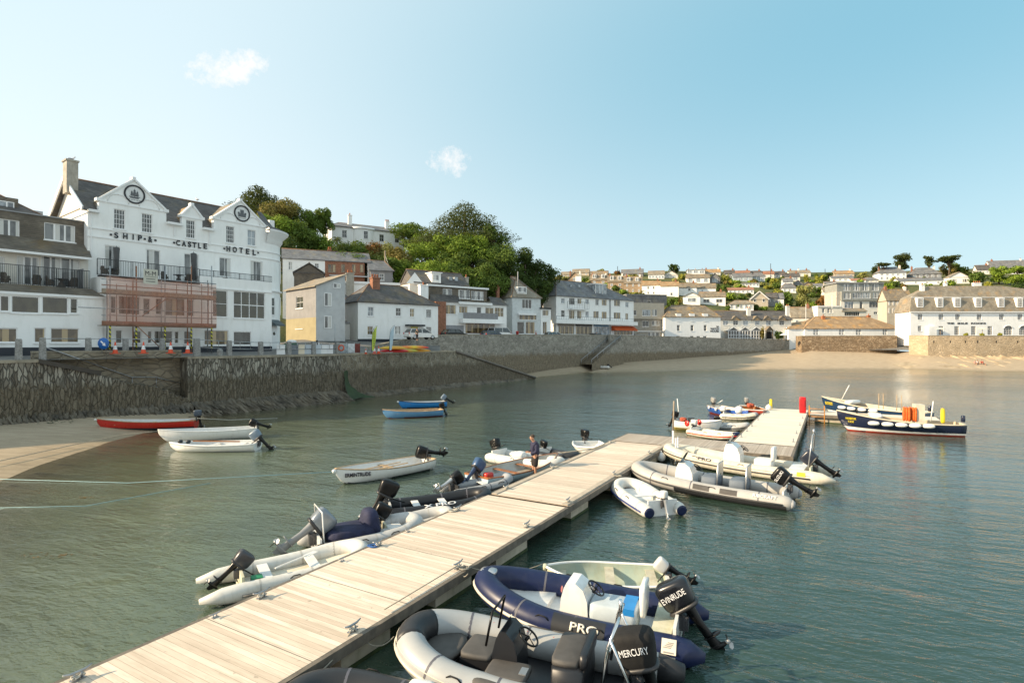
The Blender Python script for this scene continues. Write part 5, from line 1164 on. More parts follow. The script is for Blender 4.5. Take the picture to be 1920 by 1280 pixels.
b.chimney(850,410,925,445,3,white,4);b.chimney(345,430,380,490,2,white,1);b.chimney(572,410,596,445,3,white,1)
# white bay left of it
mb=MB();mb.box(U(395),U(470),-.9,-.004,0,b.z(430,830));mb.build('porch_wing',white,b.e)
# modern flats behind
b=Bld('flats','modern three-storey cream and grey flats with glazed top floor, above the orange-roofed building','flats','G',700,205,0,13)
U=b.u;za,zb,zc_=b.z(900,583),b.z(900,493),b.z(900,412)
for r_ in ((735,590,822,655,3,1,'p'),(880,590,908,668,1,1,'d'),(972,588,1060,648,3,1,'d'),(1015,688,1052,712,2,1,'d')):b.win(*r_)
b.wall(0,U(1100),-4,za,0,whitewarm,10,name='lower_wall')
for r_ in ((727,507,793,563,3,1,'c'),(813,505,983,560,7,1,'p'),(1008,503,1068,557,3,1,'c')):b.win(*r_,off=-.5)
b.wall(0,U(1105),za+.003,zb,-.5,M('grey_cladding',(.28,.29,.27),.7),9)
for x in (727,820,908,1000):b.win(x,420,x+62,485,3,1,'c',off=.8,bar=.1)
b.wall(U(662,.8),U(1112,.8),zb-.3,zc_,.8,M('grey_cladding',(.28,.29,.27),.7),8,name='top_storey');b.slab(655,405,1116,414,.3,9,leadm,'roof_edge')
b.slab(658,495,700,660,.3,8,M('pale_stone',(.5,.46,.4),.9,.2,2),'side_wall')
b=Bld('villa','low cream building with a veranda in front of the modern flats','house','G',478,196,0,11)
for x in (520,570,600):b.win(x,655,x+24,700,1,2,'p')
b.win(735,690,880,728,8,1,'d');b.wall(0,b.u(715),-3,b.z(600,642),0,whitewarm,5);b.wall(b.u(715)+.01,b.u(945),-3,b.z(820,685),0,whitewarm,5,name='veranda_wall');b.slab(478,630,715,642,-.3,5.5,trimw,'roof_edge');b.roof(b.u(715),b.u(945),0,4,b.z(820,685),b.z(820,660,2),sl_tan)
# ------------------------------------------------------------------ houses on the far hillside
def farhouse(cr,xL,xR,yR,yE,yB,kind,wall,roof,wins,label,ang=-14,Z=None,chim=0,D=None,name='house',cat='house',gl='p',base=None):
    pxm,pyB=cp(cr,(xL+xR)/2,base or yB)
    Z=Z or march(pxm,pyB,110,430)or 300
    w_px=(xR-xL)/CR[cr][2];W=w_px*Z/FP;a_=math.radians(ang);r=((pxm-960)/FP);px0,_=cp(cr,xL,0)
    b=Bld(name,label,cat,cr,xL,Z+(W*math.sin(-a_)*.5 if ang<0 else 0),ang,0);b.z0=0;b.e.location.z=0
    uE=b.u(xR);xm=(xL+xR)/2;z0,z1=b.z(xm,yB)-4.5,b.z(xm,yE);D=D or max(4.5,min(9,W*.6))
    b.z0=z0;b.e.location.z=z0;z1-=z0
    for row in wins:
        n,y0,y1=row[:3];f=row[3]if len(row)>3 else .45;g_=row[4]if len(row)>4 else gl;xa,xb=(row[5],row[6])if len(row)>6 else (xL,xR);st=(xb-xa)/n
        for i in range(n):
            c_=xa+st*(i+.5);hw=st*f/2;u0,u1,za,zb=b.rect(c_-hw,y0,c_+hw,y1);mb=MB();k=.12
            mb.m=0;mb.box(u0,u1,-.08,-.002,za,za+k);mb.box(u0,u1,-.08,-.002,zb-k,zb);mb.box(u0,u0+k,-.08,-.002,za+k,zb-k);mb.box(u1-k,u1,-.08,-.002,za+k,zb-k)
            if u1-u0>1.2:mb.box((u0+u1)/2-.05,(u0+u1)/2+.05,-.07,-.002,za+k,zb-k)
            mb.m=1;mb.face([(u0+.02,-.03,za+.02),(u1-.02,-.03,za+.02),(u1-.02,-.03,zb-.02),(u0+.02,-.03,zb-.02)]);mb.build('window',[trimw,GL[g_]],b.e)
    if kind=='x':zr=b.z(xm,yR,D/2);b.wall(0,uE,0,z1,0,wall,D,gabL=zr,gabR=zr);b.roof(0,uE,0,D,z1,zr,roof,ov=.25)
    elif kind=='y':zr=b.z(xm,yR,0);b.wall(0,uE,0,z1,0,wall,D,front=zr);b.roof(0,uE,0,D,z1,zr,roof,axis='v',ov=.3)
    elif kind=='hip':zr=b.z(xm,yR,D/2);b.wall(0,uE,0,z1,0,wall,D);h_=min(uE*.28,D*.5);b.roof(0,uE,0,D,z1,zr,roof,h_,h_,ov=.35)
    else:b.wall(0,uE,0,z1,0,wall,D);b.slab(0,0,0,0,-.3,D+.6,roof,'flat_roof',R=(-.3,uE+.3,z1+.002,z1+.35))
    for i in range(chim):
        u_=uE*(.12+.76*i/max(1,chim-1))if chim>1 else uE*.85;zt=(zr if kind in 'xyhip' else z1)+.9;mb=MB();mb.box(u_-.35,u_+.35,D/2-.4,D/2+.4,z1,zt);o=mb.build('chimney',brickm if i%2==0 else whitewarm,b.e)
        mb=MB();mb.lathe((u_,D/2,zt-.001),[(.15,0),(.13,.5),(.16,.5),(.05,.5)],7);mb.build('chimney_pot',terra,o)
    return b
W_,C_,S_,G_,BR,TN,RD,GR,DK,OR=white,whitewarm,beige,greyrender,sl_brown,sl_tan,sl_red,sl_grey,sl_dark,sl_orange
stone_h=M('house_stone',(.40,.29,.19),.9,.25,2)
FH=[
 ('E',495,662,132,168,195,'x',S_,TN,[(3,172,188,.3)],'tan roofed bungalow on the skyline left of the round bush',0),
 ('E',385,482,160,188,212,'x',S_,TN,[(2,192,205,.3)],'brown roofed cottage on the skyline just right of the dark wood',0),
 ('E',675,850,152,182,205,'x',S_,BR,[(3,186,200,.3)],'brown roofed house on the skyline behind the round green bush',0),
 ('E',455,582,163,236,275,'y',stone_h,DK,[(1,215,245,.25)],'stone gabled house with a white chimney behind the big white block',2),
 ('E',672,848,192,244,300,'x',stone_h,BR,[(2,250,270,.3)],'left house of the three brown dormered terraces, behind the white block',2),
 ('E',850,1012,196,262,345,'x',stone_h,BR,[(2,275,300,.3),(2,315,340,.3)],'middle house of the three brown dormered terraces on the hill',2),
 ('E',1014,1192,205,276,375,'x',stone_h,BR,[(3,280,305,.28),(3,332,360,.28)],'right house of the three brown dormered terraces, next to the white cottages',2),
 ('F',125,313,250,294,385,'x',W_,OR,[(2,302,330,.3,'d',160,270),(2,355,378,.3,'d',160,270)],'white terraced cottage with four dark windows, leftmost of the orange-roofed row',1),
 ('F',314,493,258,302,405,'x',W_,OR,[(1,365,393,.35,'d',390,450)],'second orange-roofed white cottage from the left, one dark window low at right',1),
 ('F',490,672,272,318,400,'x',W_,BR,[(1,322,348,.45,'d',570,630)],'third cottage of the orange-roofed white row',1),
 ('F',668,865,276,325,400,'x',W_,BR,[(1,335,355,.3,'p',700,760)],'rightmost cottage of the orange-roofed white row beside the green bush',0),
 ('E',985,1205,135,178,205,'x',G_,GR,[(2,182,200,.3)],'grey roofed house on the skyline with a small dormer',1),
 ('F',190,350,150,188,228,'x',W_,TN,[(5,196,220,.7)],'white chalet with a long band of windows under the skyline',0),
 ('F',345,485,148,190,222,'y',C_,GR,[(2,192,212,.4)],'slate gabled cottage just left of the round skyline tree',0),
 ('F',570,804,184,222,272,'x',W_,BR,[(3,222,262,.5)],'white house with three small pale bays below the flat-roofed terrace',0),
 ('F',803,908,172,222,275,'y',M('slate_gable',(.2,.2,.2),.8),DK,[(1,222,262,.5)],'dark slate gable house with pale window right of the three-bay white house',0),
 ('F',575,755,126,140,182,'flat',W_,leadm,[(3,145,172,.75)],'flat-roofed white block of glazed fronts on the skyline',3),
 ('F',752,912,134,165,185,'x',C_,OR,[(3,168,180,.3)],'orange roofed house on the skyline right of the white glazed block',2),
 ('F',542,708,366,405,490,'y',W_,TN,[(1,418,460,.5,'p')],'white bungalow gable with wide window, above the Watch House roof',0),
 ('F',706,962,360,412,490,'x',W_,BR,[(2,428,466,.5,'d')],'white bungalow wing with glazed sun room, right of its gable',1),
 ('F',952,1055,143,178,215,'x',G_,DK,[(2,186,204,.4)],'dark roofed skyline terrace house, first from the left',1),
 ('F',1055,1208,148,178,212,'x',C_,RD,[(2,184,200,.4)],'tan-red roofed skyline terrace house, second from the left',1),
 ('F',1208,1322,150,180,215,'x',G_,DK,[(2,188,204,.4)],'dark roofed skyline terrace house in the middle of its row',1),
 ('F',1322,1448,152,182,222,'x',C_,RD,[(2,190,210,.4)],'red roofed pinkish skyline terrace house by the mast',1),
 ('F',1450,1560,154,184,222,'x',C_,DK,[(2,190,210,.4)],'dark roofed pinkish skyline terrace house right of the mast',1),
 ('F',1040,1232,172,212,255,'x',M('pale_blue_front',(.38,.48,.52),.7),GR,[(4,214,245,.7,'p')],'grey roofed bungalow with a bluish glazed front',0),
 ('F',1228,1356,165,205,252,'hip',W_,GR,[(3,208,246,.8,'p')],'grey roofed bungalow with white glazed front, right of the bluish one',0),
 ('F',1122,1300,262,276,310,'flat',W_,leadm,[(5,278,298,.6)],'low flat-roofed white bungalow half hidden by bushes',1),
 ('F',988,1245,318,340,372,'x',W_,RD,[(6,343,365,.5)],'low white bungalow with a red-brown roof above the hedges',1),
 ('F',1210,1388,356,435,505,'y',S_,DK,[(2,425,460,.3,'d')],'stone-coloured gabled house with white bargeboards',0),
 ('F',1375,1482,370,420,505,'x',G_,DK,[(2,428,455,.4,'w')],'dark slate-roofed wing beside the stone gabled house',0),
 ('F',1440,1545,372,430,510,'x',W_,GR,[(1,440,470,.3)],'white rear wing right of the dark slate-roofed wing',0),
 ('F',1000,1242,446,482,545,'hip',W_,TN,[(5,486,528,.6)],'low white house with a tan hip roof behind the cottage row',0),
 ('F',1530,1707,174,210,250,'x',C_,DK,[(1,208,242,.6,'p',1620,1700)],'dark roofed house with pale teal window on the right skyline',1),
 ('G',205,410,292,316,350,'x',C_,TN,[(3,322,338,.3)],'tan roofed skyline house right of the dark roofed one, left part of the gap',3),
 ('G',145,240,368,402,470,'x',W_,GR,[(2,410,435,.4)],'small white house with grey roof left of the olive-green tree',1),
 ('G',140,270,420,462,505,'hip',W_,GR,[(3,468,495,.5)],'white bungalow with low grey roof left of the big olive-green tree',0),
 ('G',232,345,388,425,465,'y',G_,DK,[(1,430,450,.4)],'dark gabled cottage above the big olive-green tree',0),
 ('G',330,430,404,438,470,'y',stone_h,GR,[(1,440,458,.3)],'grey roofed stone gable between the cottages and the olive-green tree',0),
 ('G',430,525,418,440,472,'x',W_,GR,[(2,445,462,.3)],'small white cottage with pale roof right of the stone gable',0),
 ('G',532,662,460,496,560,'x',C_,TN,[(2,505,540,.35)],'cream house with a tan roof left of the modern flats',1),
 ('G',548,662,400,428,462,'x',S_,GR,[(2,435,455,.3)],'grey slate roofed stone house above the cream house',1),
 ('G',612,822,346,366,402,'x',W_,GR,[(4,370,390,.5)],'white bungalow with a long low slate roof behind the flats',0),
 ('G',640,828,296,325,350,'x',S_,OR,[(3,330,344,.3)],'orange-tan roofed house on the skyline above the modern flats',2),
 ('G',800,940,372,388,408,'x',W_,RD,[(2,392,402,.3)],'long red-brown roof just behind the flats',0),
 ('G',915,1060,360,386,408,'hip',C_,GR,[(3,390,402,.3)],'grey hip roof right of the red-brown roof behind the flats',0),
 ('G',1065,1328,262,315,392,'hip',W_,GR,[(5,320,340,.5),(5,352,380,.4)],'big white two-storey house with a grey roof below the pines',2),
 ('I',255,540,268,328,385,'hip',G_,GR,[(5,332,360,.5)],'wide grey house right of the big white two-storey house',2),
 ('I',130,560,365,392,430,'x',W_,GR,[(4,398,415,.2)],'long low white building with grey roofs behind the seafront hotel',0),
 ('I',612,810,308,358,420,'y',W_,TN,[(2,372,405,.45,'c')],'white gabled chalet between two green bushes',0),
 ('I',1022,1390,198,272,330,'x',W_,GR,[(4,282,310,.2)],'white house with a long dark roof at the top right edge',2),
 ('I',880,1010,242,290,330,'x',C_,DK,[(2,295,315,.3)],'dark roofed house half hidden behind the big right-hand bush',1),
 ('I',15,260,475,585,700,'x',S_,BR,[(6,585,625,.3),(6,655,700,.35,'w')],'cream house with a long tan roof and veranda, left of the seafront hotel',2),
 ('G',225,432,645,748,830,'x',C_,TN,[(2,765,800,.3)],'small white house with pale roofs between the cottages and the orange-roofed building',1),
]
for row in FH:
    cr,xL,xR,yR,yE,yB,kind,wl,rf,wins,lab,ch=row
    kw={}
    if lab.startswith('small white house with pale roofs'):kw=dict(Z=178)
    if lab.startswith('cream house with a long tan roof'):kw=dict(Z=178,ang=-4,D=5)
    b=farhouse(cr,xL,xR,yR,yE,yB,kind,wl,rf,wins,lab,chim=ch,**kw)
    if 'dormered terraces' in lab:
        for f in (.22,.70):
            xc=xL+(xR-xL)*(f+.04);yc=yE-42;u0,u1,za,zb=b.rect(xc-18,yc-15,xc+18,yc+15,.8);mb=MB();mb.box(u0,u1,.5,2.5,za-.3,zb+.2);b_=mb.build('dormer',trimw,b.e)
            mb=MB();mb.box(u0+.2,u1-.2,.44,.499,za,zb);mb.build('pane',gl_cur,b_)
    if 'stone gabled house' in lab:b.chimney(527,200,585,268,1,white,0,cr='E')
    if 'white bargeboards' in lab:
        mb=MB();um=b.u(1299);uE=b.u(1388);mb.beam((-.4,-.4,b.z(1299,437)),(um,-.4,b.z(1299,352)),.1,.35);mb.beam((um,-.4,b.z(1299,352)),(uE+.4,-.4,b.z(1299,437)),.1,.35);mb.build('bargeboard',trimw,b.e)
# ------------------------------------------------------------------ boats
def hyp(name,col,rough=.45,**k):return M(name,col,rough,k.pop('var',.12),k.pop('scale',2.2),spec=.4,**k)
t_white=hyp('white_hypalon',(.62,.61,.57),grime=(.38,.36,.3));t_cream=hyp('cream_hypalon',(.66,.61,.50),grime=(.42,.38,.28));t_grey=hyp('grey_hypalon',(.33,.34,.35),grime=(.2,.2,.2))
t_lgrey=hyp('light_grey_hypalon',(.46,.46,.45),grime=(.3,.29,.26));t_black=hyp('black_hypalon',(.012,.013,.016));t_navy=hyp('navy_hypalon',(.007,.014,.058),.42,grime=(.03,.035,.07))
t_dgrey=hyp('charcoal_hypalon',(.026,.027,.03));gel_w=M('white_gelcoat',(.74,.74,.72),.25,.04,2,coat=.3,grime=(.55,.53,.46));gel_c=M('worn_cream_gelcoat',(.60,.58,.45),.6,.2,2.2,col2=(.42,.44,.33),grime=(.34,.28,.12))
red_p=M('red_paint',(.50,.02,.012),.3,.1,3,coat=.3);blue_b=M('bright_blue_paint',(.02,.20,.52),.35,.1,3,coat=.3);blue_p=M('pale_blue_paint',(.10,.24,.42),.45,.1,3);sky_p=M('sky_blue_paint',(.38,.52,.60),.45,.08,3)
navy_p=M('navy_paint',(.012,.018,.045),.25,.1,3,coat=.4);antif=M('dark_antifouling',(.03,.03,.045),.8);antired=M('red_antifouling',(.42,.04,.02),.6);varn=M('varnished_wood',(.34,.13,.04),.35,.25,4,coat=.4);teak=M('pale_teak',(.46,.33,.2),.6,.2,5)
in_grey=M('grey_inside_paint',(.42,.42,.39),.7,.12,3,grime=(.3,.28,.24));in_white=M('white_inside_paint',(.66,.67,.66),.6,.08,3,grime=(.5,.5,.48));algae_y=M('weedy_yellow_bottom',(.30,.24,.05),.8,.3,4)
alu=M('aluminium',(.55,.56,.57),.35,.1,4,metal=.8);cush=M('grey_cushion',(.075,.07,.065),.7,.15,4);lt_floor=M('grey_floor',(.20,.21,.22),.8,.2,5);navyc=M('navy_canvas',(.012,.016,.055),.8,.3,3,bump=.8,bscale=6)
gel_d=M('dark_console',(.012,.013,.016),.4,.1,3);perspex=M('smoked_perspex',(.08,.10,.12),.05,.1,1);sticker=M('white_sticker',(.8,.8,.8),.5);strk=M('dark_rubbing_strake',(.05,.05,.05),.6)
seam_d=M('seam_tape',(.40,.39,.36),.6,.1,3);seam_l=M('dark_seam_tape',(.10,.10,.12),.6,.1,3)
redrope=M('red_rope',(.5,.04,.02),.8)
class Boat:
    def __init__(s,name,label,cat,bow,stern,group=None):
        b,t=(at(*bow)if not isinstance(bow,Vector)else bow),(at(*stern)if not isinstance(stern,Vector)else stern);d=b-t;s.L=math.hypot(d.x,d.y)
        s.e=empty(name,(t.x,t.y,0),math.atan2(d.y,d.x),label,cat,group)
def mot_pts(Mx):return Mx
def outboard(e,x,z,k,tilt,cowlm,legm=None,y=0,yaw=0,tiller=True,text=None,side=1,cover=None,textm=None,shape=(.30,.19,.25),prop=True):
    legm=legm or blackp;R=Matrix.Translation((x,y,z))@Matrix.Rotation(math.radians(yaw),4,'Z')@Matrix.Rotation(math.radians(tilt),4,'Y')@Matrix.Scale(k,4)
    mb=MB();mb.box(-.10,.06,-.12,.12,-.22,.06);mb.box(-.03,.0,-.14,-.09,-.3,.08);mb.box(-.03,.0,.09,.14,-.3,.08);mb.cyl((-.05,-.16,.02),(-.05,.16,.02),.035,n=8);mb.xf(Matrix.Translation((x,y,z))@Matrix.Rotation(math.radians(yaw),4,'Z')@Matrix.Scale(k,4));mo=mb.build('outboard_motor',M('motor_bracket',(.06,.06,.065),.4,.2,6),e)
    mb=MB();rows=[]
    for zz,a,b,cx in ((.14,.13,.10,-.2),(.02,.11,.085,-.2),(-.2,.085,.06,-.2),(-.45,.09,.045,-.21),(-.62,.10,.035,-.22),(-.75,.13,.045,-.24)):rows.append([(cx+a*math.cos(t),b*math.sin(t),zz)for t in [2*math.pi*i/12 for i in range(12)]])
    mb.grid(rows,close=True);mb.sq((-.28,0,-.52),(.19,.10,.014),.3,.8,4,14);mb.sq((-.24,0,-.74),(.21,.058,.058),.9,1,8,12)
    mb.face([(-.12,.006,-.76),(-.34,.006,-.76),(-.32,.006,-.93),(-.22,.006,-.92)]);mb.face([(-.12,-.006,-.76),(-.22,-.006,-.92),(-.32,-.006,-.93),(-.34,-.006,-.76)])
    mb.xf(R).build('leg',legm,mo)
    a,b,c=shape;mb=MB();cM=Matrix.Rotation(math.radians(-6),3,'Y')
    mb.sq((-.13,0,.14+c),(a,b,c),.45,.55,12,22,M=cM,taper=.07);mb.xf(R);co=mb.build('cowl',cover or cowlm,mo)
    mb=MB();mb.sq((-.13,0,.155),(a*.97,b*.97,.045),.3,.6,4,20);mb.sq((-.13-a*.72,0,.14+c*1.25),(.03,b*.5,.05),.4,.5,5,10);mb.xf(R).build('cowl_base',M('cowl_trim',(.03,.03,.032),.4,.2,5),co)
    if text:text_mesh(text,.11 if len(text)>4 else .14,textm or sticker,co,'lettering',R@frameM((-.13,side*(b*1.02+.012),.17+c*1.05),(-side,0,.0),(0,0,1),(0,side,0)),.003,a*1.5 if len(text)>4 else None,.0)
    if prop:
        mb=MB();mb.sq((-.47,0,-.74),(.05,.04,.04),.9,1,5,10)
        for q in range(3):
            an=q*2.094+.4;u=Vector((0,math.cos(an),math.sin(an)));v=Vector((.5,-math.sin(an)*.8,math.cos(an)*.8));c_=Vector((-.47,0,-.74));P=[c_+u*.03-v*.03,c_+u*.09-v*.075,c_+u*.15-v*.02,c_+u*.145+v*.04,c_+u*.08+v*.07,c_+u*.03+v*.03];mb.face(P);mb.face([p+Vector((-.006,0,0))for p in P[::-1]])
        mb.xf(R).build('propeller',M('cast_alloy',(.42,.42,.42),.4,.2,6,metal=.7),mo)
    if tiller:mb=MB();mb.tube([(.05,.03,.12),(.25,.05,.16),(.55,.07,.2)],[.025,.022,.026],8);mb.xf(R).build('tiller',blackp,mo)
    return mo
def tube_path(L,b,bowl,rise,zc,cone,pinch=.0,n=14,pw_=2.2):
    P=[];xs=L-bowl
    P+=[(-cone,b,zc-.02)];P+=[(-cone*.45,b,zc),(0,b,zc)]
    for i in range(1,5):x=xs*i/5;P.append((x,b,zc+rise*(x/L)**3))
    for i in range(n+1):
        a=math.pi/2*i/n;x=xs+bowl*math.sin(a)**(2/pw_);y=b*max(math.cos(a),0)**(2/pw_);P.append((x,y,zc+rise*(x/L)**3))
    P[-1]=(L,0,zc+rise);Q=P[:-1]+[(L,0,zc+rise)]+[(x,-y,z)for x,y,z in P[:-1][::-1]]
    return Q
def inflatable(B_,Bm,r,tm,rise=.25,bowl=1.1,cone=.35,strake=strk,floor=None,hullm=None,thw=(),z0=.0,conem=None,conef=.45,endr=.35,bowm=None,patches=None,ropes=None,pw_=2.2,handles=True,thwm=None,stripes=0):
    e,L=B_.e,B_.L-r*.6;b=Bm/2-r;zc=r*.9+z0;P=tube_path(L,b,bowl,rise,zc,cone,pw_=pw_);R=[r*endr,r*.86]+[r]*(len(P)-4)+[r*.86,r*endr]
    mb=MB();mb.tube(P,R,18);tb=mb.build('tube',tm,e);n=len(P)
    def off(i,o,dz,ex=0):
        a,c=Vector(P[max(i-1,0)]),Vector(P[min(i+1,n-1)]);t=(c-a).normalized();o_=Vector((t.y,-t.x,0)).normalized()*-1
        if o_.dot(Vector((P[i][0]-L*.45,P[i][1],0)))<0:o_=-o_
        return Vector(P[i])+o_*o+Vector((0,0,dz))
    if strake is not None:
        mb=MB();mb.tube([off(i,r*.985,-.02)for i in range(2,n-2)],.035,8,squash=1.0)
        if stripes:
            for k in range(stripes):mb.tube([off(i,r*.93,.1+.05*k)for i in range(2,n-2)],.010,5)
        mb.build('rubbing_strake',strake,e)
    if conem is not None:
        for idx in ((0,1,2),(n-1,n-2,n-3)):
            mb=MB();p0,p1,p2=[Vector(P[i])for i in idx];mb.tube([p0+(p0-p1)*.04,p0,p0+(p1-p0)*conef,p0+(p1-p0)*conef*1.01],[R[0]*.7,R[0]*1.04,R[0]+(R[1]-R[0])*conef+.006,R[0]+(R[1]-R[0])*conef-.01],18);mb.build('end_cap',conem,e)
    if bowm is not None:
        i0=n//2;mb=MB();seg=[Vector(P[i])for i in range(i0-4,i0+5)];mb.tube(seg,[r*1.02]*len(seg),18);mb.build('bow_cover',bowm,e)
    for i in (3,6,11,n-4,n-7,n-12):
        mb=MB();p0,p1=Vector(P[i]),Vector(P[i+1]);d_=(p1-p0).normalized()*.022;mb.tube([p0-d_,p0+d_],r*1.008,18,caps=False)
        mb.build('seam_tape',seam_d if tm in (t_white,t_cream,t_lgrey)else seam_l,e)
    # floor and V hull
    rows,rows2=[],[];m_=14
    for i in range(m_+1):
        x=(L-bowl*.25)*i/m_;xs=L-bowl;yb=b if x<xs else b*max(0.0,1-((x-xs)/bowl)**pw_)**(1/pw_);zz=z0+.10+rise*(x/L)**3*1.05;dp=-.16*(1-(x/L)**4)+z0;rows.append([(x,y*yb,zz)for y in (-1,-.5,0,.5,1)]);rows2.append([(x,yb*1.0,zz+.06),(x,yb*.8,z0+.0+rise*(x/L)**2*.8),(x,0,dp+rise*(x/L)**2),(x,-yb*.8,z0+rise*(x/L)**2*.8),(x,-yb,zz+.06)])
    mb=MB();mb.grid(rows);mb.build('floor',floor or lt_floor,e);mb=MB();mb.grid(rows2);mb.face([p for p in rows2[0]]);mb.build('hull',hullm or gel_w,e)
    mb=MB();mb.box(.02,.08,-b+r*.3,b-r*.3,z0,z0+r*2+.08);mb.build('transom',hullm or gel_w,e)
    for t in thw:mb=MB();x=L*t;mb.box(x-.12,x+.12,-b+.02,b-.02,zc+r*.55,zc+r*.55+.03);mb.build('thwart',thwm or in_white,e)
    if handles:
        for i in (5,n-6,8,n-9):
            p_=off(i,r*.75,r*.62);q_=off(i+1,r*.75,r*.62)if i<n-1 else p_;d_=(q_-p_).normalized()*.14;mb=MB();mb.tube([p_-d_,p_-d_*.5+Vector((0,0,.05)),p_+d_*.5+Vector((0,0,.05)),p_+d_],.014,5);mb.build('grab_handle',blackm,e)
    if patches is not None:
        for i in (4,5,6,n-5,n-6,n-7):
            p_,q_=off(i,r*.28,0),off(i+1,r*.28,0);d_=(q_-p_).normalized();up=off(i,r*.5,r*.80)-Vector(P[i]);up.normalize();sd_=d_.cross(up);c_=Vector(P[i])+(q_-p_)*.3+up*r*1.0;mb=MB();mb.sq((0,0,0),(.24,.075,.016),.4,.7,4,16,M=Matrix((d_,sd_,up)).transposed());mb.xf(Matrix.Translation(c_));mb.build('tube_patch',patches,e)
    if ropes is not None:
        for sg in (1,-1):
            ids=[3,4,5,6,8,10];ids=ids if sg>0 else [n-1-i for i in ids];pts=[]
            for a,b2 in zip(ids,ids[1:]):
                p0,p1=off(a,-r*.35,r*.9),off(b2,-r*.35,r*.9)
                for k in range(5):t=k/5;pts.append(p0+(p1-p0)*t-Vector((0,0,.12*4*t*(1-t)))+Vector((0,-.05*sg*4*t*(1-t),0)))
            mb=MB();mb.tube(pts,.013,5);mb.build('lifeline',ropes,e)
    B_.P,B_.L2,B_.zc,B_.r,B_.b,B_.rise=P,L,zc,r,b,rise;B_.off=off
    return tb
def tube_text(B_,txt,x0,x1,h,side,mat,deg=38,name='lettering'):
    """lettering lying on the outward-upward face of a side tube"""
    a=math.radians(deg);xm=(x0+x1)/2;zc=B_.zc+B_.rise*(xm/B_.L2)**3;tx=Vector((-side,0,-side*3*B_.rise*xm**2/B_.L2**3)).normalized();nrm=Vector((0,side*math.cos(a),math.sin(a)));nrm=(nrm-tx*nrm.dot(tx)).normalized();up=nrm.cross(tx)
    o=Vector((xm,side*B_.b,zc+.004))+nrm*(B_.r+.012);return text_mesh(txt,h,mat,B_.e,name,frameM(o,tx,up,nrm),.008,abs(x1-x0),.02)
def panel_on_tube(B_,x0,x1,side,mat,a0=-10,a1=80,name='side_panel',k=1.012):
    mb=MB();rows=[]
    for x in [x0+(x1-x0)*q/8 for q in range(9)]:rows.append([(x,side*(B_.b+math.cos(math.radians(a))*B_.r*k),B_.zc+B_.rise*(x/B_.L2)**3+math.sin(math.radians(a))*B_.r*k)for a in np.linspace(a0,a1,8)])
    mb.grid(rows);mb.build(name,mat,B_.e)
def wheel(e,c,r=.19,ax=(-.6,0,.8),mat=None):
    mb=MB();q=Vector((0,0,1)).rotation_difference(Vector(ax).normalized());pts=[Vector(c)+q@Vector((r*math.cos(a),r*math.sin(a),0))for a in [2*math.pi*i/20 for i in range(21)]];mb.tube(pts,.018,6)
    for k in range(3):a=k*2.094+.5;mb.cyl(c,Vector(c)+q@Vector((r*math.cos(a),r*math.sin(a),0)),.011,n=5)
    mb.cyl(c,Vector(c)+q@Vector((0,0,-.12)),.03,n=8);return mb.build('steering_wheel',mat or blackp,e)
def console(e,x,y,w_,d_,h,mat,screen=True,wheelmat=None,z=.1,wh=True,scm=None):
    mb=MB();rows=[]
    prof=[(z,0,d_),(z+h*.6,.04,d_*.96),(z+h*.86,.10,d_*.82),(z+h,.16,d_*.55)]
    for zz,f,bk in prof:rows.append([(x+d_/2-f,y-w_/2*(1-f*.6),zz),(x+d_/2-f,y+w_/2*(1-f*.6),zz),(x+d_/2-bk,y+w_/2*(1-f*.6),zz),(x+d_/2-bk,y-w_/2*(1-f*.6),zz)])
    mb.grid(rows,close=True,sm=False);mb.face(rows[-1]);c=mb.build('console',mat,e)
    if screen:
        mb=MB();zt=z+h;mb.face([(x+d_/2-.17,y-w_*.42,zt-.02),(x+d_/2-.17,y+w_*.42,zt-.02),(x+d_/2-.42,y+w_*.30,zt+.42),(x+d_/2-.42,y-w_*.30,zt+.42)]);mb.build('windscreen',scm or perspex,c)
    if wh:wheel(c,(x-d_/2-.10,y,z+h*.84),mat=wheelmat)
    return c
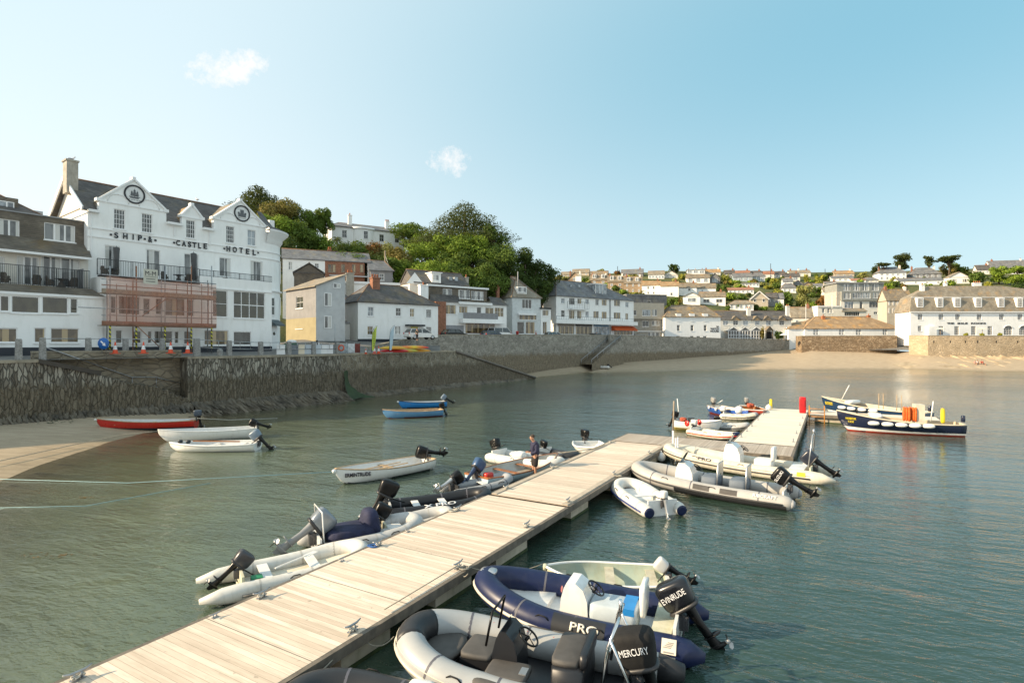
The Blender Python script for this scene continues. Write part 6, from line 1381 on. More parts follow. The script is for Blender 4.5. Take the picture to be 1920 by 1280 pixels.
def rowboat(B_,Bm,F0,Fb,outm,botm,inm,gunm,thwm,wl=.08,ft=.72,thw=(.25,.5,.75),keel=-.10,tm=.42,clinker=3,gw=.03,z0=0.0,floorm=None,stemx=.0,bowfull=2.0,floorz=.06):
    e,L=B_.e,B_.L;ns=26;m_=9
    hbf=lambda t:(Bm/2*(ft+(1-ft)*(1-((tm-t)/tm)**2))if t<tm else Bm/2*max(0,1-((t-tm)/(1-tm))**bowfull))
    zs=lambda t:z0+F0+(Fb-F0)*t**2.2-.05*math.sin(math.pi*t);zk=lambda t:z0+keel+(.0 if t<.8 else (zs(1)-keel-z0)*.55*((t-.8)/.2)**3)
    def sec(t,inset=0,fl=None):
        r=[]
        for j in range(m_+1):
            a=j/m_;y=max(hbf(t)-inset,.0)*math.sin(a*math.pi/2)**.75;z=zk(t)+inset+(zs(t)-zk(t)-inset)*(1-math.cos(a*math.pi/2))**.85
            if clinker and not inset:y+=.006*((j*1)%2)
            if fl is not None:z=max(z,fl)
            r.append((t*L-(.18*L*.16)*(1-a)**2*(t**8)*1.0,y,z))
        return r
    mb=MB();ts_=[1-(1-i/ns)**1.25 for i in range(ns+1)]
    for sg in (1,-1):
        rows=[[(x,sg*y,z)for x,y,z in sec(t)]for t in ts_]
        i0=len(mb.f);mb.grid(rows,flip=sg<0)
        for k in range(i0,len(mb.f)):
            zz=sum(mb.v[q][2]for q in mb.f[k])/4;mb.mi[k]=1 if zz<z0+wl else 0
    r0=sec(0);mb.face([(x,y,z)for x,y,z in r0[::-1]]+[(x,-y,z)for x,y,z in r0[1:]]);mb.build('hull',[outm,botm],e)
    mb=MB();fl=z0+floorz
    for sg in (1,-1):mb.grid([[(x if i else .04,sg*y,z)for x,y,z in sec(t,.035,fl)]for i,t in enumerate(ts_)],flip=sg>0)
    r0=sec(0,.035,fl);mb.face([(.04,y,z)for x,y,z in r0]+[(.04,-y,z)for x,y,z in r0[::-1]]);mb.build('inside',inm,e)
    if floorm:mb=MB();rows=[[(t*L,-hbf(t)*.55,fl+.012),(t*L,hbf(t)*.55,fl+.012)]for t in [i/14 for i in range(1,13)]];mb.grid(rows);mb.build('floorboards',floorm,e)
    for sg in (1,-1):mb=MB();mb.tube([(t*L,sg*hbf(t),zs(t)+.005)for t in ts_],gw,6);mb.build('gunwale',gunm,e)
    mb=MB();mb.box(-.02,.06,-hbf(0),hbf(0),zs(0)-.04,zs(0)+.035);mb.build('transom_cap',gunm,e)
    for t in thw:mb=MB();x=t*L;w_=hbf(t)*.93;zt=z0+F0*.68;mb.box(x-.11,x+.11,-w_,w_,zt,zt+.03);mb.build('thwart',thwm,e)
    B_.zs,B_.hb,B_.zk=zs,hbf,zk
    return B_
def side_text(B_,txt,t0,t1,h,side,mat,zc,tilt=8):
    L=B_.L;t0,t1=min(t0,t1),max(t0,t1);x0,x1=t0*L,t1*L;tm=(t0+t1)/2;d=Vector((x1-x0,side*(B_.hb(t1)-B_.hb(t0)),0)).normalized();tx=-d*side;n=Vector((-d.y*side*side,d.x,0));n=Vector((0,0,1)).cross(d)if side>0 else -Vector((0,0,1)).cross(d)
    up=Vector((0,0,1));f=max(0,(zc-B_.zk(tm))/(B_.zs(tm)-B_.zk(tm)));a=math.acos(max(-1,min(1,1-f**(1/.85))));y=B_.hb(tm)*math.sin(a)**.75
    o=Vector(((x0+x1)/2,side*(y+.012),zc));up=(up+n*math.tan(math.radians(tilt))).normalized();nn=tx.cross(up)
    text_mesh(txt,h,mat,B_.e,'lettering',frameM(o,tx,up,nn),.02,abs(x1-x0),.02)
def fend(e,c,r=.09,l=.28,mat=None,name='fender',axis=(0,0,1)):
    mb=MB();q=Vector((0,0,1)).rotation_difference(Vector(axis));mb.sq((0,0,0),(r,r,l),.8,1,8,12,M=q.to_matrix());mb.xf(Matrix.Translation(c));return mb.build(name,mat or gel_w,e)
# --- moored boats with hulls
b=Boat('rowing_boat','red open boat aground at the left shore, white inside, dark outboard','boat',(181,786,.8),(368,781,.8));rowboat(b,1.75,.62,.85,red_p,antif,in_white,teak,teak,wl=.2,thw=(.2,.47,.78),floorm=in_grey);outboard(b.e,-.02,.72,.85,8,M('slate_cowl',(.06,.08,.11),.35),yaw=10,text=None)
mb=MB()
for i in range(7):mb.sq((.25+random.uniform(-.1,.12),random.uniform(-.3,.4),.5+random.uniform(0,.1)),(.13,.1,.05),.8,.8,5,8)
mb.build('coiled_rope',M('red_white_rope',(.6,.2,.16),.8),b.e);fend(b.e,(b.L+.05,0,.78),.07,.1,axis=(1,0,0),name='bow_fender')
b=Boat('rowing_boat','white high-sided open boat with tilted black outboard, beside the red boat','boat',(296,806,.72),(482,797,.72));rowboat(b,1.6,.60,.74,gel_w,gel_w,in_white,gel_w,in_white,thw=(.25,.55));outboard(b.e,-.02,.66,.85,66,blackp)
b=Boat('motor_skiff','low white plastic skiff with grey tilted outboard, nearest of the three at the left shore','boat',(318,831,.42),(484,829,.42));rowboat(b,1.55,.42,.46,gel_w,algae_y,in_white,gel_w,gel_w,wl=.0,thw=(.2,.5),ft=.86,gw=.05);outboard(b.e,-.02,.46,1.0,42,M('blue_grey_cowl',(.16,.21,.27),.3))
for x,y in ((b.L*.78,.1),(b.L*.88,0)):mb=MB();mb.sq((x,y,.52),(.12,.12,.1),.7,.8,6,10);mb.build('net_float',darkmetal,b.e)
mb=MB();mb.beam((b.L*.2,.1,.5),(b.L*.75,-.15,.52),.08,.06);mb.build('oar',varn,b.e)
b=Boat('rowing_boat','bright blue open boat with tilted grey outboard, behind the pale blue boat','boat',(747,753,.62),(836,750,.62));rowboat(b,1.6,.55,.7,blue_b,antif,in_white,M('dark_gunwale',(.03,.03,.04),.6),varn);outboard(b.e,-.02,.6,.9,55,M('blue_grey_cowl',(.16,.21,.27),.3));fend(b.e,(b.L+.03,0,.62),.09,.1,axis=(1,0,0),name='bow_fender')
b=Boat('rowing_boat','pale blue open boat with dark red waterline and cream gunwale, moored mid-harbour','boat',(717,770,.62),(828,765,.62));rowboat(b,1.65,.55,.72,blue_p,M('dark_red_bottom',(.16,.02,.02),.7),teak,teak,teak,wl=.06);outboard(b.e,-.02,.58,.75,20,blackp);fend(b.e,(b.L+.03,0,.68),.05,.08,mat=navy_p,axis=(1,0,0),name='bow_fender')
b=Boat('rowing_boat','white clinker boat named ERMINTRUDE with varnished gunwale and black outboard','boat',(628,882,.62),(803,855,.55));rowboat(b,1.75,.50,.70,gel_w,antif,in_white,teak,teak,wl=.04,thw=(.45,),tm=.45)
side_text(b,'ERMINTRUDE',.94,.72,.17,1,M('dark_lettering',(.03,.02,.04),.5),.40);outboard(b.e,-.02,.56,1.0,78,blackp,yaw=-20);fend(b.e,(b.L+.04,0,.6),.09,.09,axis=(1,0,0),name='bow_fender')
for y,x0,x1 in ((.12,.45,2.2),(-.25,.6,2.6)):mb=MB();mb.beam((x0+.8,y,.44),(x1+.8,y+.25,.46),.05,.04);mb.beam((x1+.8,y+.25,.46),(x1+1.25,y+.32,.46),.14,.02);mb.build('oar',teak,b.e)
b=Boat('rowing_boat','sky-blue boat with varnished gunwale and two brown thwarts, beside the standing man','boat',(1046,850,.60),(893,890,.5));rowboat(b,1.95,.46,.62,sky_p,antif,in_grey,varn,varn,wl=.0,thw=(.36,.62),tm=.45,floorm=M('bottom_boards',(.34,.31,.26),.8,.2,4));outboard(b.e,-.04,.56,.95,48,M('blue_cowl',(.035,.08,.17),.3),legm=M('blue_leg',(.03,.06,.13),.4))
mb=MB();mb.sq((.35,-.35,.45),(.22,.15,.16),.4,.5,7,12);mb.build('fuel_tank',red_p,b.e)
wb=b
b=Boat('dinghy','old cream dinghy with stained inside and small white outboard, behind the navy inflatable','dinghy',(1021,1062,.50),(1251,1077,.46));rowboat(b,1.38,.44,.52,gel_c,gel_c,M('stained_inside',(.40,.42,.33),.6,.25,1.6,col2=(.28,.36,.31),grime=(.26,.2,.08)),gel_w,M('worn_thwart',(.50,.47,.36),.6,.2,3,grime=(.3,.2,.08)),wl=.0,ft=.86,thw=(.12,.46,.86),gw=.035,tm=.38,bowfull=2.6,clinker=0);outboard(b.e,-.03,.47,.72,58,M('white_cowl',(.6,.6,.58),.3),shape=(.22,.15,.21),text='HONDA' if False else None)
mb=MB();mb.sq((b.L-.02,0,.5),(.06,.08,.07),.5,.6,6,10);mb.build('bow_cleat',gel_c,b.e)
od=b
b=Boat('tender','round-ended white plastic tender with black outboard, left of the pontoon behind the man','dinghy',(1118,842,.42),(1098,827,.42));rowboat(b,1.75,.42,.5,gel_w,algae_y,in_white,gel_w,gel_w,wl=.05,ft=.8,thw=(.5,),gw=.06,clinker=0,bowfull=2.8);outboard(b.e,-.02,.5,.9,10,blackp,yaw=25)
b=Boat('fishing_boat','white open boat with yellow weedy bottom and blue box, left of the far pontoon','boat',(1353,789,.75),(1266,785,.7));rowboat(b,1.5,.62,.8,gel_w,algae_y,in_white,gel_w,teak,wl=.16,thw=(.3,.6));outboard(b.e,.0,.72,.8,20,blackp)
mb=MB();mb.cyl((.25,.2,.5),(.1,.2,2.1),.03);mb.build('mast',gel_w,b.e);mb=MB();mb.box(-.3,.02,.25,.6,.75,1.15);mb.build('box',blue_b,b.e);mb=MB();mb.sq((.6,-.2,.72),(.25,.2,.15),.6,.7,6,10);mb.build('net_heap',M('orange_net',(.5,.1,.05),.9,.4,9),b.e);mb=MB();mb.box(.9,1.25,-.3,.2,.5,.85);mb.build('crate',darkmetal,b.e)
b=Boat('fishing_boat','blue fishing boat with white fenders and tilted outboard at the far pontoon','boat',(1403,770,.75),(1338,757,.75));rowboat(b,1.7,.62,.8,M('cobalt_paint',(.03,.10,.38),.35),antired,in_white,M('cream_gunwale',(.6,.5,.38),.5),varn,wl=.12);outboard(b.e,.0,.72,.9,15,M('grey_cowl',(.25,.25,.24),.35))
for t in (.15,.4,.62):fend(b.e,(b.L*t,-b.hb(t)-.1,.55),.1,.14)
mb=MB();mb.cyl((.6,0,.85),(1.9,-.3,1.25),.03);mb.build('oar',gel_w,b.e)
b=Boat('fishing_boat','red-brown fishing boat with orange gear, at the far end of the pontoon','boat',(1431,771,.75),(1400,757,.75));rowboat(b,1.7,.62,.82,M('red_brown_paint',(.22,.03,.015),.4),antif,varn,gel_w,varn,wl=.05);outboard(b.e,.0,.72,.9,10,M('grey_cowl',(.25,.25,.24),.35))
mb=MB()
for i in range(6):mb.sq((1.2+random.uniform(-.5,.5),random.uniform(-.4,.4),.75),(.22,.18,.16),.8,.8,5,8)
mb.build('net_heap',M('orange_net',(.5,.1,.05),.9,.4,9),b.e)
# --- passenger launches
def launch(label,bow,stern,L_txt,txtm,hullm,bandred,extra):
    b=Boat('passenger_launch',label,'launch',bow,stern,'navy passenger launches');rowboat(b,2.3,.78,1.35,hullm,antired if bandred else gel_w,M('buff_deck',(.56,.47,.34),.6,.1,3),M('buff_gunwale',(.62,.55,.42),.5),teak,wl=.10,ft=.7,thw=(.3,.42,.54),keel=-.2,tm=.45,gw=.045,clinker=0)
    L=b.L;mb=MB()
    for sg in (1,-1):
        ts_=[i/24 for i in range(25)];rows=[]
        for t in ts_:
            f0=max(.02,(.10-b.zk(t))/(b.zs(t)-b.zk(t)));zl=b.zk(t)+(b.zs(t)-b.zk(t))*f0;r_=[]
            for zz in (.10,.22+.12*t**3):
                f=max(.0,min(1,(zz-b.zk(t))/(b.zs(t)-b.zk(t))));a=math.acos(1-f**(1/.85));r_.append((t*L-(.18*L*.16)*(1-a/(math.pi/2))**2*t**8,sg*(b.hb(t)*math.sin(a)**.75+.012),max(zz,b.zk(t)+.01)))
            rows.append(r_)
        mb.grid(rows,flip=sg<0)
    mb.build('boot_top',gel_w,b.e)
    rows=[[(t*L,-b.hb(t)*.97,b.zs(t)-.02),(t*L,0,b.zs(t)+.04),(t*L,b.hb(t)*.97,b.zs(t)-.02)]for t in [.72+.27*i/8 for i in range(9)]];mb=MB();mb.grid(rows);mb.build('foredeck',M('buff_deck',(.56,.47,.34),.6,.1,3),b.e)
    mb=MB();mb.sq((L*.68,0,b.zs(.68)+.12),(.35,.8,.16),.4,.5,6,14);mb.build('cuddy',gel_w,b.e)
    for q in range(extra):t=.18+.115*q;fend(b.e,(L*(.82-.105*q-.1),b.hb(.82-.105*q-.1)+.13,b.zs(.5)-.18),.15,.34,axis=(1,0,0))
    mb=MB();mb.cyl((0,0,.9),(-.0,0,1.25),.07);mb.sq((-.05,0,1.1),(.1,.14,.22),.4,.5,6,10);mb.build('stern_post',navy_p,b.e)
    return b
b=launch('far navy launch with yellow name on the bow, behind the harbour taxi',(1541,743,1.35),(1742,772,.85),'',None,M('blue_black_paint',(.015,.04,.09),.3),False,4)
ylt=M('yellow_lettering',(.7,.55,.02),.5);side_text(b,'BLACK ROCK',.95,.84,.26,1,ylt,.85)
mb=MB();mb.cyl((b.L*.78,.2,1.2),(b.L*.70,.2,2.5),.035);mb.build('mast',gel_w,b.e)
for x in (.36,.40,.24,.20):mb=MB();mb.cyl((b.L*x,.5,.8),(b.L*x,.5,2.0),.025);mb.build('rod_rail',teak,b.e)
b=launch('navy launch lettered HARBOUR TAXI in yellow, with orange lifejackets and white fenders',(1569,770,1.3),(1804,792,.85),'',None,navy_p,True,5)
side_text(b,'HARBOUR',.935,.845,.16,1,ylt,.86);side_text(b,'TAXI',.915,.865,.14,1,ylt,.64)
L=b.L;mb=MB();mb.box(L*.30,L*.37,-.35,.45,.7,1.95);mb.build('engine_box',M('cream_box',(.66,.6,.48),.5),b.e);om=M('lifejacket_orange',(.72,.14,.02),.8,.3,6)
for i in range(6):mb=MB();mb.sq((L*.37+.12*i,.4-.1*(i%3),1.3),(.07,.16,.48),.6,.7,8,12);mb.build('lifejacket',om,b.e)
mb=MB();mb.cyl((L*.25,.3,.9),(L*.23,.3,2.2),.035);mb.build('mast',gel_w,b.e);mb=MB();mb.sq((L*.15,.1,1.25),(.12,.12,.5),.5,.6,8,12);mb.build('horn_post',ylt,b.e)
mb=MB();mb.cyl((L*.83,.0,1.2),(L*.83,0,1.5),.05);mb.build('bollard',blackp,b.e)
# --- inflatables on the left of the pontoon
b=Boat('inflatable_boat','worn white inflatable nearest the camera on the left of the pontoon, white paddle inside','inflatable',(685,1024,.45),(446,1082,.3));inflatable(b,1.72,.21,t_white,.22,1.0,.85,strake=M('grey_strake',(.2,.2,.19),.7,.3,3),thw=(.2,.58),floor=t_cream,endr=.28,hullm=gel_c)
outboard(b.e,-.02,.46,.72,48,M('dark_cowl',(.05,.05,.055),.3),text=None);mb=MB();mb.beam((1.7,.1,.5),(.75,-.55,.55),.035,.03);mb.beam((1.85,.2,.5),(1.55,.0,.5),.15,.02);mb.build('paddle',gel_w,b.e);mb=MB();mb.box(.25,.5,-.45,-.2,.12,.36);mb.build('crate',M('green_plastic',(.01,.22,.09),.5),b.e)
b=Boat('inflatable_boat','light grey inflatable with a navy canvas console cover and large grey outboard','inflatable',(786,973,.45),(590,1013,.35));inflatable(b,1.75,.23,t_lgrey,.22,1.05,.35,strake=M('blue_grey_strake',(.25,.28,.32),.6),thw=(),floor=t_cream)
outboard(b.e,-.05,.52,1.12,56,M('silver_cowl',(.22,.25,.28),.25,metal=.3),legm=M('silver_leg',(.22,.23,.24),.35),tiller=False)
mb=MB();mb.sq((b.L*.33,0,.42),(.75,.55,.22),.5,.6,8,18);mb.sq((b.L*.50,0,.62),(.26,.45,.42),.6,.7,10,18,taper=-.2);mb.build('canvas_cover',navyc,b.e);mb=MB();mb.box(b.L*.68,b.L*.82,-.35,.3,.2,.36);mb.build('bow_seat',gel_w,b.e)
mb=MB();mb.tube([(.15,-.5,.4),(.1,-.5,1.25),(.1,.5,1.25),(.15,.5,.4)],.02,6);mb.build('stern_frame',gel_w,b.e)
b=Boat('inflatable_boat','small pale grey inflatable with black outboard, between the covered boat and the black one','inflatable',(846,958,.4),(712,984,.3));inflatable(b,1.5,.19,t_lgrey,.2,.9,.3,thw=(.4,),floor=t_lgrey,hullm=gel_c);outboard(b.e,-.02,.42,.85,38,blackp)
b=Boat('inflatable_boat','black inflatable lettered X PRO with two white thwarts and a big black outboard','inflatable',(918,925,.5),(726,950,.35));inflatable(b,1.7,.24,t_black,.25,1.0,.4,strake=t_dgrey,thw=(.28,.55),floor=lt_floor,thwm=in_white,ropes=blackm);outboard(b.e,-.04,.55,1.1,30,blackp,legm=blackp)
tube_text(b,'X PRO',b.L*.32,b.L*.62,.15,-1,sticker,66)
b=Boat('inflatable_boat','grey inflatable with small tilted motor, tucked between the X PRO boat and the sky-blue boat','inflatable',(955,893,.4),(848,914,.3));inflatable(b,1.4,.19,t_grey,.2,.8,.3,strake=t_dgrey,thw=(.55,),floor=t_dgrey,hullm=t_dgrey);outboard(b.e,-.02,.42,.85,62,blackp,legm=alu)
b=Boat('inflatable_boat','white inflatable with black outboard behind the standing man','inflatable',(1052,868,.42),(935,851,.3));inflatable(b,1.7,.24,t_white,.18,1.1,.2,strake=None,thw=(.55,),floor=in_white,endr=.75);outboard(b.e,-.02,.5,.95,-18,blackp);mb=MB();mb.sq((b.L*.35,.1,.45),(.3,.25,.16),.5,.6,7,14);mb.build('seat_bag',in_white,b.e)
b=Boat('inflatable_boat','dark grey inflatable whose bow noses the pontoon right of the standing man','inflatable',(1079,856,.42),(1020,846,.3));inflatable(b,1.5,.22,t_dgrey,.2,.8,.2,strake=t_lgrey,thw=(.4,),floor=t_cream);outboard(b.e,-.02,.42,.7,20,blackp)
# far group
b=Boat('inflatable_boat','cream tender with a pair of red launching wheels, beside the cross pontoon','inflatable',(1383,816,.4),(1303,805,.3));inflatable(b,1.45,.2,t_cream,.2,.8,.2,strake=redrope,thw=(.5,),floor=t_cream,bowm=t_navy)
for sg in (1,-1):mb=MB();mb.lathe((-.15,sg*.55,.72),[(0,-.05),(.17,-.05),(.2,0),(.17,.05),(0,.05)],16,axis=(0,1,0));mb.build('launching_wheel',red_p,b.e)
outboard(b.e,-.02,.45,.75,10,M('white_cowl',(.6,.6,.58),.3))
b=Boat('inflatable_boat','pale grey inflatable in the middle of the far group of boats','inflatable',(1404,798,.4),(1346,796,.3));inflatable(b,1.5,.22,t_lgrey,.2,.8,.2,floor=t_lgrey,thw=(.5,));outboard(b.e,-.02,.42,.7,10,blackp)
b=Boat('inflatable_boat','two-tone grey and white inflatable topped with a round white buoy by the far pontoon','inflatable',(1420,779,.4),(1358,777,.3));inflatable(b,1.5,.24,t_cream,.2,.9,.2,floor=t_cream,bowm=t_grey);outboard(b.e,-.02,.45,.75,0,M('white_cowl',(.6,.6,.58),.3));fend(b.e,(b.L*.45,0,.75),.3,.3,name='buoy')
# --- right of the pontoon
b=Boat('inflatable_boat','white tender with navy tube ends and small grey outboard, lying under the pontoon edge','inflatable',(1168,903,.42),(1243,950,.3));inflatable(b,1.68,.225,t_white,.2,1.05,.22,strake=M('blue_strake',(.02,.04,.18),.5),floor=in_white,conem=t_navy,conef=.35,endr=.75,thw=(.45,),hullm=in_white);outboard(b.e,-.03,.48,.72,12,M('white_cowl',(.6,.6,.58),.3),legm=alu,shape=(.2,.14,.2))
b=Boat('rib','grey and black RIB with white console, grey bench seats and big black outboard lettered SUZUKI','inflatable',Vector((5.27,24.06,0)),Vector((10.2,20.7,0)));inflatable(b,2.3,.27,M('warm_grey_hypalon',(.40,.39,.37),.5,.1,2),.38,1.7,.35,strake=strk,floor=lt_floor,conem=t_grey,conef=.5,hullm=gel_w,patches=None,pw_=1.9)
panel_on_tube(b,-.1,b.L2-1.9,1,t_dgrey,-75,-12,'black_band');
for x in (1.55,2.55):panel_on_tube(b,x,x+.62,1,cush,10,55,'wear_patch')
tube_text(b,'RIBCRAFT',.2,1.0,.13,1,sticker);console(b.e,3.75,0,.75,.75,1.0,gel_w,scm=perspex)
for x in (1.7,2.75):mb=MB();mb.sq((x,0,.5),(.32,.45,.22),.25,.3,6,14);s_=mb.build('bench_seat',M('blue_grey_cushion',(.13,.16,.2),.7),b.e);mb=MB();mb.tube([(x-.3,.38,.3),(x-.34,.38,1.25),(x-.34,-.38,1.25),(x-.3,-.38,.3)],.03,8);mb.box(x-.37,x-.3,-.34,.34,.85,1.25);mb.build('backrest',alu,s_)
outboard(b.e,-.06,.68,1.02,60,blackp,text='SUZUKI',side=1,tiller=False,shape=(.3,.2,.27))
b=Boat('rib','long cream RIB with tall white console, white seat and black outboard, beside the cross pontoon','inflatable',Vector((7.75,28.2,0)),Vector((13.15,24.4,0)));inflatable(b,2.3,.28,t_cream,.40,1.8,.9,strake=strk,floor=in_grey,endr=.18,stripes=1,hullm=gel_c,pw_=1.9)
tube_text(b,'PRO',b.L2-2.35,b.L2-1.75,.13,1,M('dark_lettering',(.03,.02,.04),.5));console(b.e,3.35,0,.8,.8,1.15,gel_w,scm=M('clear_screen',(.45,.43,.38),.1,.1,1))
mb=MB();mb.sq((2.0,0,.45),(.4,.42,.25),.25,.3,6,14);s_=mb.build('helm_seat',gel_w,b.e);mb=MB();mb.sq((1.6,0,.95),(.08,.38,.32),.4,.3,6,14);mb.build('backrest',gel_w,s_);mb=MB();mb.box(.3,.9,-.6,.6,.2,.5);mb.build('stern_locker',gel_w,b.e)
mb=MB();mb.tube([(.15,-.6,.5),(.0,-.45,2.0),(.0,.45,2.0),(.15,.6,.5)],.025,8);mb.tube([(0,0,2.0),(0,0,2.2)],.05,6);mb.build('a_frame',alu,b.e);outboard(b.e,-.06,.60,1.05,55,M('navy_black_cowl',(.02,.025,.04),.3),tiller=False,text='YAMAHA' if False else None)
mb=MB();p_=Vector((.35,b.b+math.cos(.5)*b.r*1.01,b.zc+math.sin(.5)*b.r*1.01));n_=Vector((0,math.cos(.5),math.sin(.5)));mb.obox(p_,(1,0,0),(0,-math.sin(.5),math.cos(.5)),n_,.16,.09,.008);mb.build('yellow_badge',ylt,b.e)
# navy inflatable PRO
b=Boat('rib','navy blue RIB lettered PRO with white console and black outboard lettered EVINRUDE','inflatable',Vector((-.72,12.72,0)),Vector((3.35,11.12,0)));inflatable(b,2.25,.27,t_navy,.34,1.8,.5,strake=M('cream_strake',(.6,.56,.46),.5),floor=in_white,endr=.3,hullm=gel_w,pw_=1.65,stripes=0)
panel_on_tube(b,1.3,2.35,1,t_dgrey,-5,85,'dark_panel');tube_text(b,'PRO',1.42,1.98,.16,1,M('cream_letters',(.72,.68,.58),.5));nb_=b
mb=MB();a=math.radians(38);n_=Vector((0,math.cos(a),math.sin(a)));up=Vector((0,-math.sin(a),math.cos(a)));p_=Vector((.12,b.b,b.zc))+n_*(b.r*1.0+.008);mb.obox(p_,(1,0,0),up,n_,.13,.13,.006);bd=mb.build('badge',M('cream_letters',(.72,.68,.58),.5),b.e)
mb=MB()
for k in range(4):mb.obox(p_+n_*.009+up*(-.02+.028*k)+Vector((.03-.02*k,0,0)),Vector((1,.0,.0)),up,n_,.07-.006*k,.007,.003)
mb.obox(p_+n_*.009-up*.10,(1,0,0),up,n_,.09,.012,.003);mb.build('badge_mark',M('grey_mark',(.25,.24,.24),.6),bd)
mb=MB();mb.sq((b.L2-.05,0,b.zc+.34+.2),(.2,.16,.06),.6,.7,6,14);mb.build('bow_plate',alu,b.e)
mb=MB();rows=[[(x,y*w_,.30)for y in (-1,0,1)]for x,w_ in ((2.75,.62),(3.1,.58),(3.4,.42),(3.6,.15))];mb.grid(rows);mb.grid([[(x,y,.30),(x,y,.08)]for x,y in ((2.75,-.62),(2.75,.62))]);mb.build('bow_locker',in_white,b.e)
console(b.e,2.1,.05,.62,.62,.85,gel_w,screen=False,z=.1);mb=MB();mb.sq((1.3,.05,.38),(.5,.34,.24),.25,.3,6,16);s_=mb.build('helm_seat',M('pale_blue_cushion',(.46,.53,.58),.6),b.e);mb=MB();mb.box(.86,1.12,-.28,.38,.5,.635);mb.build('blue_stripe',blue_b,s_)
mb=MB();mb.sq((.70,.05,.78),(.06,.33,.34),.4,.25,8,16,taper=.1);mb.build('backrest',gel_w,s_);mb=MB();mb.box(1.95,2.1,-.29,-.1,.80,.86)if False else mb.cyl((2.42,.1,.7),(2.425,.1,.7),.07);mb.build('console_badge',red_p,b.e)
outboard(b.e,-.05,.50,1.02,36,M('graphite_cowl',(.008,.009,.012),.25,coat=.2),text='EVINRUDE',side=1,tiller=False,shape=(.34,.21,.28))
mb=MB();mb.box(.12,.5,-.75,.75,.1,.42);mb.build('stern_well',gel_c,b.e)
# grey inflatable with console
b=Boat('rib','grey RIB with dark seats, steel arch and black outboard lettered MERCURY','inflatable',Vector((-1.95,10.42,0)),Vector((1.95,9.12,0)));inflatable(b,2.25,.27,M('mid_grey_hypalon',(.36,.37,.37),.42,.08,2),.34,1.45,.8,strake=M('cream_strake',(.6,.56,.46),.5),floor=gel_d,bowm=t_dgrey,conem=t_dgrey,conef=1.0,endr=.5,hullm=gel_d,patches=cush,ropes=redrope,pw_=2.1,stripes=1)
mb=MB();mb.sq((3.35,0,.42),(.38,.5,.05),.5,.8,5,20);mb.build('bow_cushion',cush,b.e);mb=MB();mb.box(3.0,3.65,-.4,.4,.1,.37);mb.build('bow_locker',gel_d,b.e)
mb=MB();mb.sq((2.62,.0,.52),(.30,.36,.05),.3,.3,5,16);mb.build('front_cushion',cush,b.e);mb=MB();mb.box(2.34,2.9,-.34,.34,.1,.48);mb.build('front_locker',gel_d,b.e)
c_=console(b.e,2.1,0,.62,.5,.9,gel_d,scm=perspex);mb=MB();mb.tube([(2.42,-.32,.75),(2.30,-.32,1.35),(2.30,.32,1.35),(2.42,.32,.75)],.022,8);mb.build('console_rail',blackp,c_)
mb=MB();mb.sq((1.95,.52,.5),(.36,.26,.05),.25,.3,5,16);mb.build('side_cushion',cush,b.e)
mb=MB();mb.box(1.62,1.74,.42,.62,.48,.565);mb.build('cup_holder',alu,b.e)
mb=MB();mb.sq((.95,.05,.46),(.28,.6,.3),.2,.25,6,16);s_=mb.build('helm_seat',gel_d,b.e);mb=MB();mb.sq((1.0,.05,.79),(.24,.5,.05),.3,.3,5,16);mb.build('cushion',cush,s_);mb=MB();mb.sq((.70,.05,.86),(.07,.5,.12),.3,.3,6,16);mb.build('backrest',gel_d,s_)
mb=MB()
for y in (-.55,.55):mb.tube([(.42,y,.4),(.30,y,1.2),(.22,y*.92,1.42),(.18,y*.6,1.5),(.18,0,1.52)],.028,8);mb.tube([(-.12,y,.45),(.26,y,1.3)],.022,8)
mb.tube([(.36,-.55,.85),(.36,.55,.85)],.024,8);mb.cyl((.18,0,1.52),(.18,0,1.72),.03);mb.build('steel_arch',chrome,b.e)
outboard(b.e,-.08,.52,1.0,18,blackp,cover=M('black_engine_cover',(.006,.0058,.006),.85,.4,5,bump=.9,bscale=5),text='MERCURY',side=1,tiller=False,shape=(.32,.23,.30));
# dark inflatable at the bottom edge
b=Boat('inflatable_boat','black inflatable cut off by the bottom edge of the photo, next to the pontoon','inflatable',Vector((-3.5,8.66,0)),Vector((-.1,7.75,0)));inflatable(b,1.9,.27,t_dgrey,.18,1.0,.4,strake=t_lgrey,floor=lt_floor);mb=MB();mb.sq((b.L*.42,-.5,.6),(.22,.14,.10),.5,.5,7,14);mb.build('white_bag',gel_w,b.e)
# little tender on the beach
q=atd(1127,684,122);zb=bed(1127,122)
b=Boat('inflatable_boat','small white tender lying on the far beach at the foot of the steps','inflatable',Vector((q.x-1.5,122,0)),Vector((q.x+1.5,121,0)));inflatable(b,1.5,.25,t_white,.15,.9,.2,floor=in_white,strake=t_navy,z0=zb+.05);outboard(b.e,-.02,zb+.5,.8,50,blackp)
# --- ropes
def coil(px,py,r,mat,label,n=4):
    q=at(px,py,DZ);mb=MB();mb.tube([(q.x+(r*(.45+.14*(i/12)))*math.cos(i*.52)+random.uniform(-.01,.01),q.y+(r*(.45+.14*(i/12)))*math.sin(i*.52)*.8,DZ+.018+.004*(i%5))for i in range(12*n)],.013,5);o=mb.build('coiled_rope',mat);tag(o,label,'rope','coiled ropes on the pontoon')
coil(700,1024,.16,M('blue_rope',(.03,.12,.35),.8),'small tangle of blue rope by the cleat on the left pontoon edge');coil(870,1066,.14,ropec,'small coil of rope by the cleat at the bow of the navy inflatable');coil(1160,893,.15,ropec,'coil of rope by the cleat above the small white tender');coil(848,958,.16,ropem,'loose pale rope heap at the bow of the pale grey inflatable')
def W(e,p):return Matrix.Translation(e.location)@Matrix.Rotation(e.rotation_euler[2],4,'Z')@Vector(p)
